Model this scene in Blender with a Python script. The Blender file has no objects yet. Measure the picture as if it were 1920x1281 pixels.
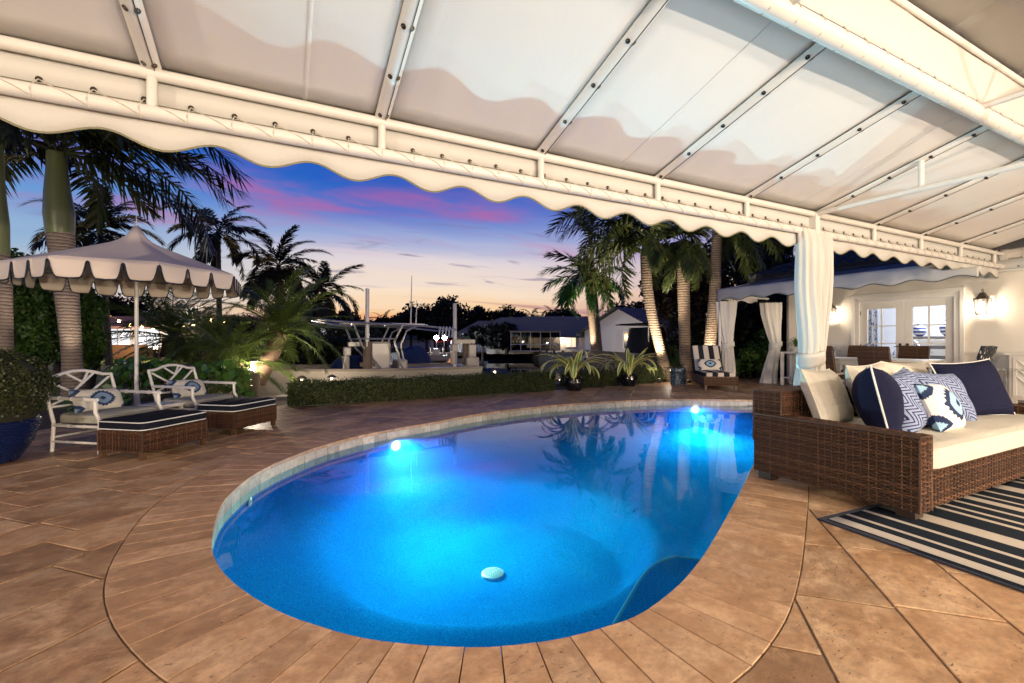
import bpy, bmesh, math, random
import numpy as np
from mathutils import Vector, Matrix, noise as mnoise
random.seed(7); rng = np.random.default_rng(7)
R = math.radians
SC = bpy.context.scene
COL = SC.collection

def S(r, g, b):
    def f(c):
        c /= 255.0
        return c/12.92 if c <= 0.04045 else ((c+0.055)/1.055)**2.4
    return (f(r), f(g), f(b), 1.0)

# ------------------------------------------------------------------ camera
EYE = 1.10                       # eye height above the deck, metres
FWD = (0.450, 0.893); RGT = (0.893, -0.450); FPX = 853.0
cam = bpy.data.cameras.new('camera'); camo = bpy.data.objects.new('camera', cam); COL.objects.link(camo)
camo.location = (0, 0, EYE)
camo.rotation_euler = (R(90), 0, -math.atan2(FWD[0], FWD[1]))
cam.sensor_width = 36.0; cam.lens = 36.0*FPX/1920.0
cam.clip_start = 0.05; cam.clip_end = 3000
SC.camera = camo
SC.view_settings.view_transform = 'Standard'; SC.view_settings.look = 'None'
SC.view_settings.exposure = 0.0; SC.view_settings.gamma = 1.0
SC.view_settings.use_curve_mapping = False
SC.render.engine = 'CYCLES'
SC.cycles.use_denoising = True
SC.cycles.max_bounces = 7; SC.cycles.diffuse_bounces = 3; SC.cycles.glossy_bounces = 3
SC.cycles.transmission_bounces = 5; SC.cycles.transparent_max_bounces = 10
SC.cycles.sample_clamp_indirect = 3.0; SC.cycles.sample_clamp_direct = 0
SC.cycles.caustics_reflective = False; SC.cycles.caustics_refractive = False

def P(px, py, d):
    """world point at photograph pixel px,py and camera depth d (metres)"""
    u = (px-960.0)/FPX
    return Vector((d*(FWD[0]+u*RGT[0]), d*(FWD[1]+u*RGT[1]), EYE+(640.0-py)/FPX*d))
def G(px, py, z=0.0):
    return P(px, py, (EYE-z)*FPX/(py-640.0))
def Q(px, d, z=0.0):
    p = P(px, 640, d); p.z = z; return p

# ------------------------------------------------------------------ sky
def build_sky():
    w = bpy.data.worlds.new('World'); SC.world = w; w.use_nodes = True
    nt = w.node_tree; N = nt.nodes; L = nt.links; N.clear()
    def n(t, **k):
        x = N.new(t)
        for a, b in k.items(): setattr(x, a, b)
        return x
    def math_(op, a, b=None, c=None, clamp=False):
        x = n('ShaderNodeMath', operation=op); x.use_clamp = clamp
        for i, v in enumerate((a, b, c)):
            if v is None: continue
            if isinstance(v, (int, float)): x.inputs[i].default_value = v
            else: L.new(v, x.inputs[i])
        return x.outputs[0]
    def ramp(fac, stops):
        x = n('ShaderNodeValToRGB'); e = x.color_ramp.elements
        while len(e) > 1: e.remove(e[0])
        e[0].position, e[0].color = stops[0]
        for p, c in stops[1:]:
            q = e.new(p); q.color = c
        L.new(fac, x.inputs[0]); return x.outputs[0]
    def mix(f, a, b):
        x = n('ShaderNodeMix', data_type='RGBA')
        for i, v in ((0, f), (6, a), (7, b)):
            if isinstance(v, (int, float)): x.inputs[i].default_value = v
            elif isinstance(v, tuple): x.inputs[i].default_value = v
            else: L.new(v, x.inputs[i])
        return x.outputs[2]
    def maprange(v, a, b, smooth=True):
        x = n('ShaderNodeMapRange'); x.interpolation_type = 'SMOOTHSTEP' if smooth else 'LINEAR'
        L.new(v, x.inputs[0]); x.inputs[1].default_value = a; x.inputs[2].default_value = b
        return x.outputs[0]
    tc = n('ShaderNodeTexCoord'); sp = n('ShaderNodeSeparateXYZ'); L.new(tc.outputs['Generated'], sp.inputs[0])
    X, Y, Z = sp.outputs
    z = math_('MAXIMUM', Z, 0.0)
    # cloud plane coordinates
    zz = math_('ADD', z, 0.10)
    cx = math_('DIVIDE', X, zz); cy = math_('DIVIDE', Y, zz)
    cmb = n('ShaderNodeCombineXYZ'); L.new(cx, cmb.inputs[0]); L.new(cy, cmb.inputs[1])
    def cloud(scale, sx, sy, rot, detail, off, lo, hi):
        mp = n('ShaderNodeMapping'); L.new(cmb.outputs[0], mp.inputs[0])
        mp.inputs['Location'].default_value = (off, off*0.7, 0); mp.inputs['Rotation'].default_value = (0, 0, rot)
        mp.inputs['Scale'].default_value = (sx, sy, 1)
        nz = n('ShaderNodeTexNoise'); nz.inputs['Scale'].default_value = scale; nz.inputs['Detail'].default_value = detail
        nz.inputs['Roughness'].default_value = 0.55
        nz.inputs['Distortion'].default_value = 0.5
        L.new(mp.outputs[0], nz.inputs['Vector'])
        return maprange(nz.outputs[0], lo, hi)
    # wobble the gradient a little so it is not a clean ramp
    wob = cloud(0.9, 0.5, 1.3, 0.35, 4, 3.1, 0.2, 0.8)
    e = math_('ADD', math_('MULTIPLY', z, .90), math_('MULTIPLY', math_('SUBTRACT', wob, 0.5), 0.030))
    glow = ramp(e, [(0.0, S(214, 60, 66)), (0.020, S(232, 92, 78)), (0.034, S(246, 156, 104)), (0.052, S(252, 208, 158)), (0.09, S(250, 226, 200)),
                    (0.15, S(226, 214, 218)), (0.195, S(158, 172, 216)), (0.24, S(92, 124, 206)), (0.29, S(38, 96, 194)), (0.35, S(36, 88, 186)), (0.48, S(16, 62, 150)), (0.7, S(9, 32, 88)), (1.0, S(7, 24, 70))])
    side = ramp(e, [(0.0, S(112, 76, 118)), (0.03, S(134, 92, 136)), (0.06, S(196, 152, 156)), (0.09, S(232, 196, 172)), (0.14, S(206, 190, 202)), (0.20, S(150, 152, 206)),
                    (0.26, S(96, 108, 192)), (0.33, S(50, 84, 178)), (0.48, S(16, 58, 144)), (0.7, S(9, 30, 84)), (1.0, S(7, 24, 70))])
    hl = math_('SQRT', math_('ADD', math_('MULTIPLY', X, X), math_('MULTIPLY', Y, Y)))
    dt = math_('DIVIDE', math_('ADD', math_('MULTIPLY', X, 0.17), math_('MULTIPLY', Y, 0.985)), math_('MAXIMUM', hl, 0.01))
    azf = maprange(dt, 0.80, 0.985)
    base = mix(azf, side, glow)
    # west-side blue: deeper azure to the left of the glow
    lf = math_('SUBTRACT', math_('MULTIPLY', Y, 0.17), math_('MULTIPLY', X, 0.985))
    left = maprange(lf, 0.0, 0.52)
    azure = ramp(e, [(0.0, S(196, 170, 166)), (0.06, S(214, 202, 194)), (0.14, S(150, 184, 214)), (0.22, S(72, 142, 214)), (0.32, S(26, 98, 198)), (0.5, S(16, 70, 160)), (0.7, S(9, 32, 88)), (1.0, S(7, 24, 70))])
    base = mix(math_('MULTIPLY', left, 0.9), base, azure)
    # long pink streaks high up
    band = math_('MULTIPLY', maprange(e, 0.14, 0.21), maprange(e, 0.36, 0.26))
    pk = math_('MULTIPLY', math_('MULTIPLY', cloud(0.9, 0.55, 1.45, -0.28, 8, 5.3, 0.42, 0.68), cloud(2.0, 0.6, 1.2, -0.3, 8, 1.3, 0.36, 0.62)), band)
    base = mix(math_('MULTIPLY', pk, 0.75), base, S(206, 96, 146))
    # violet high veils
    band2 = math_('MULTIPLY', maprange(e, 0.19, 0.27), maprange(e, 0.50, 0.33))
    vl = math_('MULTIPLY', cloud(0.8, 0.4, 1.6, -0.2, 5, 1.7, 0.45, 0.70), band2)
    base = mix(math_('MULTIPLY', vl, 0.28), base, S(70, 72, 160))
    # low mauve and orange bars near the horizon
    band3 = math_('MULTIPLY', maprange(e, 0.012, 0.035), maprange(e, 0.085, 0.05))
    lb = math_('MULTIPLY', cloud(1.5, 0.16, 1.0, 0.12, 5, 8.8, 0.47, 0.66), band3)
    base = mix(math_('MULTIPLY', lb, 0.75), base, S(158, 100, 128))
    # small grey wisps
    band4 = math_('MULTIPLY', maprange(e, 0.085, 0.12), maprange(e, 0.27, 0.18))
    ws = math_('MULTIPLY', cloud(2.6, 0.55, 1.6, -0.4, 7, 2.2, 0.57, 0.70), band4)
    base = mix(math_('MULTIPLY', ws, 0.6), base, S(128, 116, 152))
    below = maprange(Z, -0.02, 0.0)
    base = mix(below, S(60, 46, 56), base)
    bg = n('ShaderNodeBackground'); L.new(base, bg.inputs[0]); bg.inputs[1].default_value = 1.0
    out = n('ShaderNodeOutputWorld'); L.new(bg.outputs[0], out.inputs[0])
build_sky()

# ------------------------------------------------------------------ object helpers
WM = {}
class MB:
    def __init__(s): s.v = []; s.f = []; s.m = []; s.uv = []
    def add(s, vs, fs, mi=0, uvs=None):
        b = len(s.v); s.v.extend([tuple(v) for v in vs])
        s.uv.extend(uvs if uvs else [(0.0, 0.0)]*len(vs))
        for f in fs: s.f.append(tuple(i+b for i in f)); s.m.append(mi)
        return s
    def box(s, c, sz, rot=None, mi=0):
        x, y, z = sz[0]/2, sz[1]/2, sz[2]/2
        vs = [Vector(p) for p in ((-x,-y,-z),(x,-y,-z),(x,y,-z),(-x,y,-z),(-x,-y,z),(x,-y,z),(x,y,z),(-x,y,z))]
        if rot is not None: vs = [rot @ v for v in vs]
        c = Vector(c); vs = [v+c for v in vs]
        return s.add(vs, [(0,3,2,1),(4,5,6,7),(0,1,5,4),(1,2,6,5),(2,3,7,6),(3,0,4,7)], mi)
    def box2(s, a, b, mi=0):
        return s.box([(a[i]+b[i])/2 for i in range(3)], [abs(b[i]-a[i]) for i in range(3)], None, mi)
    def bar(s, a, b, w, h=None, mi=0, up=(0,0,1)):
        a = Vector(a); b = Vector(b); d = b-a; l = d.length; z = d.normalized(); u = Vector(up)
        if abs(z.dot(u)) > .99: u = Vector((0,1,0))
        x = z.cross(u).normalized(); y = x.cross(z).normalized()
        m = Matrix((x, y, z)).transposed()
        return s.box((a+b)/2, (w, h or w, l), m, mi)
    def tube(s, pts, r, seg=8, mi=0, cap=True, closed=False):
        pts = [Vector(p) for p in pts]; n = len(pts)
        rr = r if isinstance(r, (list, tuple)) else [r]*n
        vs = []; fs = []; prev = None
        for i, p in enumerate(pts):
            if closed: t = pts[(i+1) % n]-pts[i-1]
            else: t = pts[min(i+1, n-1)]-pts[max(i-1, 0)]
            t = t.normalized() if t.length > 1e-9 else Vector((0,0,1))
            if prev is None:
                u = Vector((0,0,1)) if abs(t.z) < .9 else Vector((1,0,0))
                x = t.cross(u).normalized()
            else:
                x = prev-t*prev.dot(t)
                x = x.normalized() if x.length > 1e-6 else t.orthogonal().normalized()
            prev = x; y = t.cross(x)
            for k in range(seg):
                a = 2*math.pi*k/seg
                vs.append(p+(x*math.cos(a)+y*math.sin(a))*rr[i])
        for i in range(n if closed else n-1):
            for k in range(seg):
                a = i*seg+k; b = i*seg+(k+1) % seg; j = ((i+1) % n)*seg
                fs.append((a, b, j+(k+1) % seg, j+k))
        if cap and not closed:
            fs.append(tuple(range(seg))[::-1]); fs.append(tuple((n-1)*seg+k for k in range(seg)))
        return s.add(vs, fs, mi)
    def lathe(s, prof, seg=24, c=(0,0,0), mi=0, axis=None):
        vs = []; fs = []; c = Vector(c); n = len(prof)
        for r, z in prof:
            for k in range(seg):
                a = 2*math.pi*k/seg; v = Vector((r*math.cos(a), r*math.sin(a), z))
                if axis is not None: v = axis @ v
                vs.append(v+c)
        for i in range(n-1):
            for k in range(seg):
                a = i*seg+k; b = i*seg+(k+1) % seg
                fs.append((a, b, b+seg, a+seg))
        if prof[0][0] > 1e-4: fs.append(tuple(range(seg))[::-1])
        if prof[-1][0] > 1e-4: fs.append(tuple((n-1)*seg+k for k in range(seg)))
        return s.add(vs, fs, mi)
    def prism(s, poly, z0, z1, mi=0, inset=0.0):
        n = len(poly); vs = [(p[0], p[1], z0) for p in poly]
        if inset:
            cx = sum(p[0] for p in poly)/n; cy = sum(p[1] for p in poly)/n
            vs += [(p[0], p[1], z1-inset) for p in poly]
            def ins(p):
                dx, dy = cx-p[0], cy-p[1]; l = math.hypot(dx, dy) or 1
                return (p[0]+dx/l*inset*1.3, p[1]+dy/l*inset*1.3, z1)
            vs += [ins(p) for p in poly]; k = 3
        else:
            vs += [(p[0], p[1], z1) for p in poly]; k = 2
        fs = []
        for j in range(k-1):
            for i in range(n): fs.append((j*n+i, j*n+(i+1) % n, (j+1)*n+(i+1) % n, (j+1)*n+i))
        fs.append(tuple((k-1)*n+i for i in range(n))); fs.append(tuple(range(n))[::-1])
        return s.add(vs, fs, mi)
    def grid(s, fn, nu, nv, mi=0, closed_u=False, uvf=None):
        vs = []; uvs = []; fs = []
        cu = nu if closed_u else nu+1
        for j in range(nv+1):
            for i in range(cu):
                vs.append(fn(i/nu, j/nv)); uvs.append(uvf(i/nu, j/nv) if uvf else (i/nu, j/nv))
        for j in range(nv):
            for i in range(nu):
                a = j*cu+i; b = j*cu+(i+1) % cu
                fs.append((a, b, b+cu, a+cu))
        return s.add(vs, fs, mi, uvs)
    def xf(s, m, start=0):
        for i in range(start, len(s.v)): s.v[i] = tuple(m @ Vector(s.v[i]))
        return s
    def mesh(s, name, mats, smooth=40):
        me = bpy.data.meshes.new(name)
        me.from_pydata(s.v, [], s.f)
        for m in (mats if isinstance(mats, (list, tuple)) else [mats]): me.materials.append(m)
        if any(s.m): me.polygons.foreach_set('material_index', s.m)
        if any(u != (0.0, 0.0) for u in s.uv):
            ul = me.uv_layers.new(name='uv'); li = np.empty(len(me.loops), dtype=np.int32)
            me.loops.foreach_get('vertex_index', li)
            ul.data.foreach_set('uv', np.asarray(s.uv, dtype=np.float32)[li].ravel())
        if smooth:
            me.polygons.foreach_set('use_smooth', [True]*len(me.polygons))
            me.set_sharp_from_angle(angle=R(smooth))
        me.update(); return me
    def build(s, name, mats, parent=None, world=True, smooth=40, bevel=0.0, solid=0.0, sub=0):
        if parent is not None and world:
            mi = WM[parent.name].inverted(); s.xf(mi)
        o = bpy.data.objects.new(name, s.mesh(name, mats, smooth)); COL.objects.link(o)
        if parent is not None: o.parent = parent; WM[o.name] = WM[parent.name].copy()
        else: WM[o.name] = Matrix.Identity(4)
        if solid:
            k = o.modifiers.new('thickness', 'SOLIDIFY'); k.thickness = solid; k.offset = 0
        if bevel:
            k = o.modifiers.new('bevel', 'BEVEL'); k.width = bevel; k.segments = 2; k.limit_method = 'ANGLE'
        if sub:
            k = o.modifiers.new('sub', 'SUBSURF'); k.levels = sub; k.render_levels = sub
        return o
def tag(o, label=None, cat=None, group=None, kind=None):
    for k, v in (('label', label), ('category', cat), ('group', group), ('kind', kind)):
        if v: o[k] = v
    return o
def thing(name, label, cat, loc=(0,0,0), rz=0.0, group=None):
    o = bpy.data.objects.new(name, None); COL.objects.link(o); o.empty_display_size = .2
    o.location = loc; o.rotation_euler = (0, 0, rz)
    WM[o.name] = Matrix.Translation(Vector(loc)) @ Matrix.Rotation(rz, 4, 'Z')
    return tag(o, label, cat, group)
def inst(name, me, parent, m=None, kind=None, mods=None):
    """object with shared mesh me placed at matrix m local to parent"""
    o = bpy.data.objects.new(name, me); COL.objects.link(o)
    if parent is not None: o.parent = parent
    if m is not None: o.matrix_local = m
    WM[o.name] = (WM[parent.name] if parent is not None else Matrix.Identity(4)) @ (m or Matrix.Identity(4))
    if kind: o['kind'] = kind
    return o
def kids(o): return [c for c in ALLKIDS.get(o.name, [])]
def copy_tree(o, loc, rz=None, label=None):
    chmap = {}
    for c in COL.objects:
        if c.parent is not None: chmap.setdefault(c.parent.name, []).append(c)
    def rec(src, par):
        c = src.copy(); COL.objects.link(c)
        if par is not None: c.parent = par
        for ch in chmap.get(src.name, []): rec(ch, c)
        return c
    r = rec(o, None); r.location = loc
    if rz is not None: r.rotation_euler = (0, 0, rz)
    if label: r['label'] = label
    WM[r.name] = Matrix.Translation(Vector(loc)) @ Matrix.Rotation(r.rotation_euler.z, 4, 'Z')
    return r
def lamp(name, loc, power, color, radius=0.04, parent=None, spot=None, target=None, blend=0.5):
    l = bpy.data.lights.new(name, 'SPOT' if spot else 'POINT'); l.energy = power; l.color = color; l.shadow_soft_size = radius
    o = bpy.data.objects.new(name, l); COL.objects.link(o); o.location = loc
    if spot:
        l.spot_size = R(spot); l.spot_blend = blend
        d = Vector(target)-Vector(loc); o.rotation_euler = d.to_track_quat('-Z', 'Y').to_euler()
    return o

# ------------------------------------------------------------------ materials
class NM:
    def __init__(s, name):
        s.m = bpy.data.materials.new(name); s.m.use_nodes = True
        s.nt = s.m.node_tree; s.N = s.nt.nodes; s.L = s.nt.links
        s.b = s.N['Principled BSDF']; s.out = s.N['Material Output']
    def n(s, t, **k):
        x = s.N.new(t)
        for a, b in k.items(): setattr(x, a, b)
        return x
    def put(s, sock, v):
        if isinstance(v, (int, float)): sock.default_value = v
        elif isinstance(v, tuple): sock.default_value = v if len(v) != 3 or sock.type == 'VECTOR' else (*v, 1)
        else: s.L.new(v, sock)
    def ma(s, op, a, b=None, c=None, clamp=False):
        x = s.n('ShaderNodeMath', operation=op); x.use_clamp = clamp
        for i, v in enumerate((a, b, c)):
            if v is not None: s.put(x.inputs[i], v)
        return x.outputs[0]
    def mix(s, f, a, b, bt='MIX'):
        x = s.n('ShaderNodeMix', data_type='RGBA'); x.blend_type = bt
        s.put(x.inputs[0], f); s.put(x.inputs[6], a); s.put(x.inputs[7], b); return x.outputs[2]
    def co(s, kind='Object', scale=(1,1,1), loc=(0,0,0), rot=(0,0,0)):
        t = s.n('ShaderNodeTexCoord'); mp = s.n('ShaderNodeMapping')
        s.L.new(t.outputs[kind], mp.inputs[0]); mp.inputs['Scale'].default_value = scale
        mp.inputs['Location'].default_value = loc; mp.inputs['Rotation'].default_value = rot
        return mp.outputs[0]
    def noise(s, vec, scale, detail=4, rough=.55, dist=0.0, col=False):
        x = s.n('ShaderNodeTexNoise'); s.L.new(vec, x.inputs['Vector']); x.inputs['Scale'].default_value = scale
        x.inputs['Detail'].default_value = detail; x.inputs['Roughness'].default_value = rough; x.inputs['Distortion'].default_value = dist
        return x.outputs[1 if col else 0]
    def ramp(s, f, stops, const=False):
        x = s.n('ShaderNodeValToRGB'); e = x.color_ramp.elements
        if const: x.color_ramp.interpolation = 'CONSTANT'
        while len(e) > 1: e.remove(e[0])
        def c4(c): return (c, c, c, 1) if isinstance(c, (int, float)) else (*c[:3], 1)
        e[0].position = stops[0][0]; e[0].color = c4(stops[0][1])
        for p, c in stops[1:]:
            q = e.new(p); q.color = c4(c)
        s.L.new(f, x.inputs[0]); return x.outputs[0]
    def bump(s, h, strength=.3, dist=.01):
        x = s.n('ShaderNodeBump'); x.inputs['Strength'].default_value = strength; x.inputs['Distance'].default_value = dist
        s.L.new(h, x.inputs['Height']); s.L.new(x.outputs[0], s.b.inputs['Normal']); return x
    def set(s, **k):
        names = dict(color='Base Color', rough='Roughness', metal='Metallic', spec='Specular IOR Level', emit='Emission Color', estr='Emission Strength',
                     trans='Transmission Weight', sheen='Sheen Weight', coat='Coat Weight', alpha='Alpha', ior='IOR')
        for a, v in k.items(): s.put(s.b.inputs[names[a]], v)
        return s
    def island(s): return s.n('ShaderNodeNewGeometry').outputs['Random Per Island']
    def orand(s): return s.n('ShaderNodeObjectInfo').outputs['Random']
def lin(c): return c
def plain(name, c1, c2=None, scale=6, rough=.5, bump=0, bscale=40, metal=0, detail=4, spec=.5, coords='Object', stretch=(1,1,1), isl=0, sheen=0):
    m = NM(name); v = m.co(coords, stretch)
    c = m.mix(m.noise(v, scale, detail), c1, c2 or tuple(x*.8 for x in c1))
    if isl:
        hv = m.n('ShaderNodeHueSaturation'); m.L.new(c, hv.inputs['Color'])
        m.put(hv.inputs['Value'], m.ma('MULTIPLY_ADD', m.island(), 2*isl, 1-isl)); c = hv.outputs[0]
    m.set(color=c, rough=rough, metal=metal, spec=spec, sheen=sheen)
    if bump: m.bump(m.noise(v, bscale, 3), bump, .004)
    return m.m
def glow(name, color, strength):
    m = NM(name); m.set(color=(.8,.8,.8), emit=color, estr=strength); return m.m
def glowglass(name, color, strength):
    m = NM(name); m.N.remove(m.b); e = m.n('ShaderNodeEmission'); e.inputs[0].default_value = color; e.inputs[1].default_value = strength
    t = m.n('ShaderNodeBsdfTransparent'); t.inputs[0].default_value = (.95,.95,.95,1); a = m.n('ShaderNodeAddShader')
    m.L.new(e.outputs[0], a.inputs[0]); m.L.new(t.outputs[0], a.inputs[1]); m.L.new(a.outputs[0], m.out.inputs[0]); return m.m
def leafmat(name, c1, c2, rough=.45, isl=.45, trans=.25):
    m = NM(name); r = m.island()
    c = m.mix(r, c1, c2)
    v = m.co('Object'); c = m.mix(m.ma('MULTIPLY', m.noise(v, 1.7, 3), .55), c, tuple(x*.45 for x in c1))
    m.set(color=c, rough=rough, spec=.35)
    tr = m.n('ShaderNodeBsdfTranslucent'); m.L.new(c, tr.inputs[0])
    mx = m.n('ShaderNodeMixShader'); mx.inputs[0].default_value = trans
    m.L.new(m.b.outputs[0], mx.inputs[1]); m.L.new(tr.outputs[0], mx.inputs[2]); m.L.new(mx.outputs[0], m.out.inputs[0])
    return m.m

def mat_travertine(name, c1, c2, c3, rnd=.30, gloss=.42):
    m = NM(name); oi = m.n('ShaderNodeObjectInfo')
    t = m.n('ShaderNodeTexCoord'); g = m.n('ShaderNodeNewGeometry')
    add = m.n('ShaderNodeVectorMath', operation='ADD'); m.L.new(g.outputs['Position'], add.inputs[0])
    sc = m.n('ShaderNodeVectorMath', operation='SCALE'); cb = m.n('ShaderNodeCombineXYZ')
    m.L.new(oi.outputs['Random'], cb.inputs[0]); m.L.new(oi.outputs['Random'], cb.inputs[1])
    m.L.new(cb.outputs[0], sc.inputs[0]); sc.inputs['Scale'].default_value = 37.0
    m.L.new(sc.outputs[0], add.inputs[1])
    mp = m.n('ShaderNodeMapping'); m.L.new(add.outputs[0], mp.inputs[0]); mp.inputs['Rotation'].default_value = (0, 0, R(-45)); mp.inputs['Scale'].default_value = (1.0, 1.25, 1)
    v = mp.outputs[0]
    a = m.noise(v, 2.1, 9, .68, .25); b = m.noise(v, 17, 6, .7, .2)
    c = m.ramp(a, [(.34, c1), (.5, c2), (.66, c3)])
    c = m.mix(m.ramp(b, [(.35, .55), (.65, 0.0)]), c, tuple(x*.62 for x in c1))
    hv = m.n('ShaderNodeHueSaturation'); m.L.new(c, hv.inputs['Color'])
    m.put(hv.inputs['Value'], m.ma('MULTIPLY_ADD', oi.outputs['Random'], rnd*2, 1-rnd)); c = hv.outputs[0]
    # travertine pits, drawn out along the bedding
    mp2 = m.n('ShaderNodeMapping'); m.L.new(add.outputs[0], mp2.inputs[0]); mp2.inputs['Rotation'].default_value = (0, 0, R(-45)); mp2.inputs['Scale'].default_value = (1.0, 2.6, 1)
    pit = m.noise(mp2.outputs[0], 34, 4, .6, .4)
    clus = m.noise(v, 3.4, 3)
    pf = m.ma('MULTIPLY', m.ramp(pit, [(.625, 0.0), (.66, 1.0)]), m.ramp(clus, [(.44, 0.0), (.58, 1.0)]))
    c = m.mix(m.ma('MULTIPLY', pf, .8), c, (.05, .03, .018))
    vein = m.noise(v, 3.2, 9, .72, .35)
    vf = m.ramp(vein, [(.52, 0.0), (.62, .6), (.70, .75)])
    c = m.mix(m.ma('MULTIPLY', vf, .6), c, tuple(min(1, x*1.45) for x in c3))
    rg = m.ma('ADD', m.ma('MULTIPLY', b, .3), gloss-.12)
    m.set(color=c, rough=rg, spec=.4)
    h = m.ma('SUBTRACT', m.ma('MULTIPLY', b, .5), pf)
    m.bump(h, .55, .006)
    return m.m
TRAV = mat_travertine('travertine', (.25,.132,.062), (.46,.270,.143), (.60,.41,.25))
COPE = mat_travertine('coping travertine', (.35,.195,.098), (.48,.285,.155), (.59,.39,.24), rnd=.14, gloss=.46)
BAND = mat_travertine('waterline travertine', (.38,.32,.24), (.50,.43,.33), (.60,.53,.42), rnd=.16, gloss=.4)
GROUT = plain('grout', (.42,.33,.24), (.09,.065,.045), 1.3, .9, .3, 60)
def mat_pool():
    m = NM('pool plaster'); v = m.co('Object')
    sp = m.noise(v, 75, 3, .8); bl = m.noise(v, .8, 3)
    c = m.mix(m.ramp(bl, [(.35, 0.0), (.65, 1.0)]), (.001, .150, .56), (.002, .225, .70))
    c = m.mix(m.ramp(sp, [(.40, .8), (.5, 0.0)]), c, (.001, .075, .36))
    c = m.mix(m.ramp(sp, [(.56, 0.0), (.66, .6)]), c, (.003, .36, .86))
    m.set(color=c, rough=.8, spec=0.0); return m.m
PLASTER = mat_pool()
def mat_water(name, tint, bscale, bstr, dark=None):
    m = NM(name); m.N.remove(m.b)
    g = m.n('ShaderNodeBsdfGlossy'); g.inputs['Roughness'].default_value = .012; g.inputs['Color'].default_value = (1,1,1,1)
    fr = m.n('ShaderNodeFresnel'); fr.inputs['IOR'].default_value = 1.33
    if dark: t = m.n('ShaderNodeBsdfDiffuse'); t.inputs[0].default_value = (*dark, 1)
    else: t = m.n('ShaderNodeBsdfTransparent'); t.inputs[0].default_value = (*tint, 1)
    v = m.co('Object'); h = m.noise(v, bscale, 3)
    bp = m.n('ShaderNodeBump'); bp.inputs['Strength'].default_value = bstr; bp.inputs['Distance'].default_value = .02
    m.L.new(h, bp.inputs['Height']); m.L.new(bp.outputs[0], g.inputs['Normal']); m.L.new(bp.outputs[0], fr.inputs['Normal'])
    mx = m.n('ShaderNodeMixShader'); m.L.new(fr.outputs[0], mx.inputs[0]); m.L.new(t.outputs[0], mx.inputs[1]); m.L.new(g.outputs[0], mx.inputs[2])
    if not dark:
        vs = m.n('ShaderNodeVolumeScatter'); vs.inputs['Color'].default_value = (.01,.20,1,1); vs.inputs['Density'].default_value = .15; vs.inputs['Anisotropy'].default_value = .5
        m.L.new(vs.outputs[0], m.out.inputs[1])
    m.L.new(mx.outputs[0], m.out.inputs[0]); return m.m
WATER = mat_water('pool water', (.50,.94,1.0), 2.4, .05)
CANAL = mat_water('canal water', None, .8, .10, dark=(.004,.010,.016))
def mat_canvas(name, c, tr=.08):
    m = NM(name); v = m.co('Object')
    k = m.mix(m.noise(v, 1.1, 5), c, tuple(x*.93 for x in c))
    m.set(color=k, rough=.62, spec=.25)
    w = m.n('ShaderNodeTexWave'); m.L.new(m.co('Object', (1,1,1)), w.inputs[0]); w.inputs['Scale'].default_value = 260
    wr = m.noise(m.co('Object', (1,.6,1)), 2.6, 5, .55, .6)
    m.bump(m.ma('ADD', m.ma('MULTIPLY', w.outputs[1], .012), wr), .22, .05)
    t = m.n('ShaderNodeBsdfTranslucent'); m.L.new(k, t.inputs[0])
    mx = m.n('ShaderNodeMixShader'); mx.inputs[0].default_value = tr
    m.L.new(m.b.outputs[0], mx.inputs[1]); m.L.new(t.outputs[0], mx.inputs[2]); m.L.new(mx.outputs[0], m.out.inputs[0]); return m.m
CANVAS = mat_canvas('white canvas', (.60,.585,.55), .04)
CANVAS_LIT = mat_canvas('lit roof canvas', (.80,.78,.75), .04)  # same white canvas, paler: light on the ceiling is put into its colour
CANVAS_DIM = mat_canvas('dimmed awning canvas', (.52,.51,.49), .04)  # white canvas greyed: the dimmer light outside is put into its colour
CANVAS2 = mat_canvas('umbrella canvas', (.88,.75,.60), .12)
AWN_TOP = mat_canvas('taupe canvas', (.30,.23,.18), .02)
DRAPE = mat_canvas('curtain cloth', (.66,.63,.58), .10)
def mat_paint():
    m = NM('white painted metal'); v = m.co('Object')
    n1 = m.noise(v, 5, 5); chip = m.noise(v, 55, 3, .7)
    c = m.mix(n1, (.70,.68,.64), (.63,.60,.55)); c = m.mix(m.ma('MULTIPLY', m.ramp(chip, [(.70, 0.0), (.74, 1.0)]), m.ramp(n1, [(.5, 0.0), (.6, .8)])), c, (.20,.17,.14))
    m.set(color=c, rough=.38); m.bump(m.noise(v, 90, 2), .04, .002); return m.m
PAINT = mat_paint()
SILVER = plain('anodised aluminium', (.62,.60,.58), None, 8, .32, metal=.85)
BRASS = plain('dark grommet brass', (.10,.08,.06), None, 30, .35, metal=.9)
ROPE = plain('lacing cord', (.62,.57,.48), (.45,.40,.33), 60, .8)
TRIM = plain('olive binding', (.16,.15,.09), (.24,.22,.14), 120, .85)
NAVYTRIM = plain('navy binding', (.02,.025,.045), None, 50, .8)
def mat_wicker(name, a, b, c):
    m = NM(name); r = m.island(); v = m.co('Object')
    k = m.ramp(r, [(0.0, a), (.45, b), (.8, c), (1.0, tuple(x*1.5 for x in c))])
    k = m.mix(m.ma('MULTIPLY', m.noise(v, 23, 3), .6), k, tuple(x*.4 for x in a))
    m.set(color=k, rough=.42, spec=.28); return m.m
WICKER = mat_wicker('brown wicker', (.032,.015,.009), (.068,.031,.017), (.125,.060,.032))
WICKER_D = mat_wicker('umber wicker', (.040,.022,.013), (.085,.044,.024), (.14,.075,.04))
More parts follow.
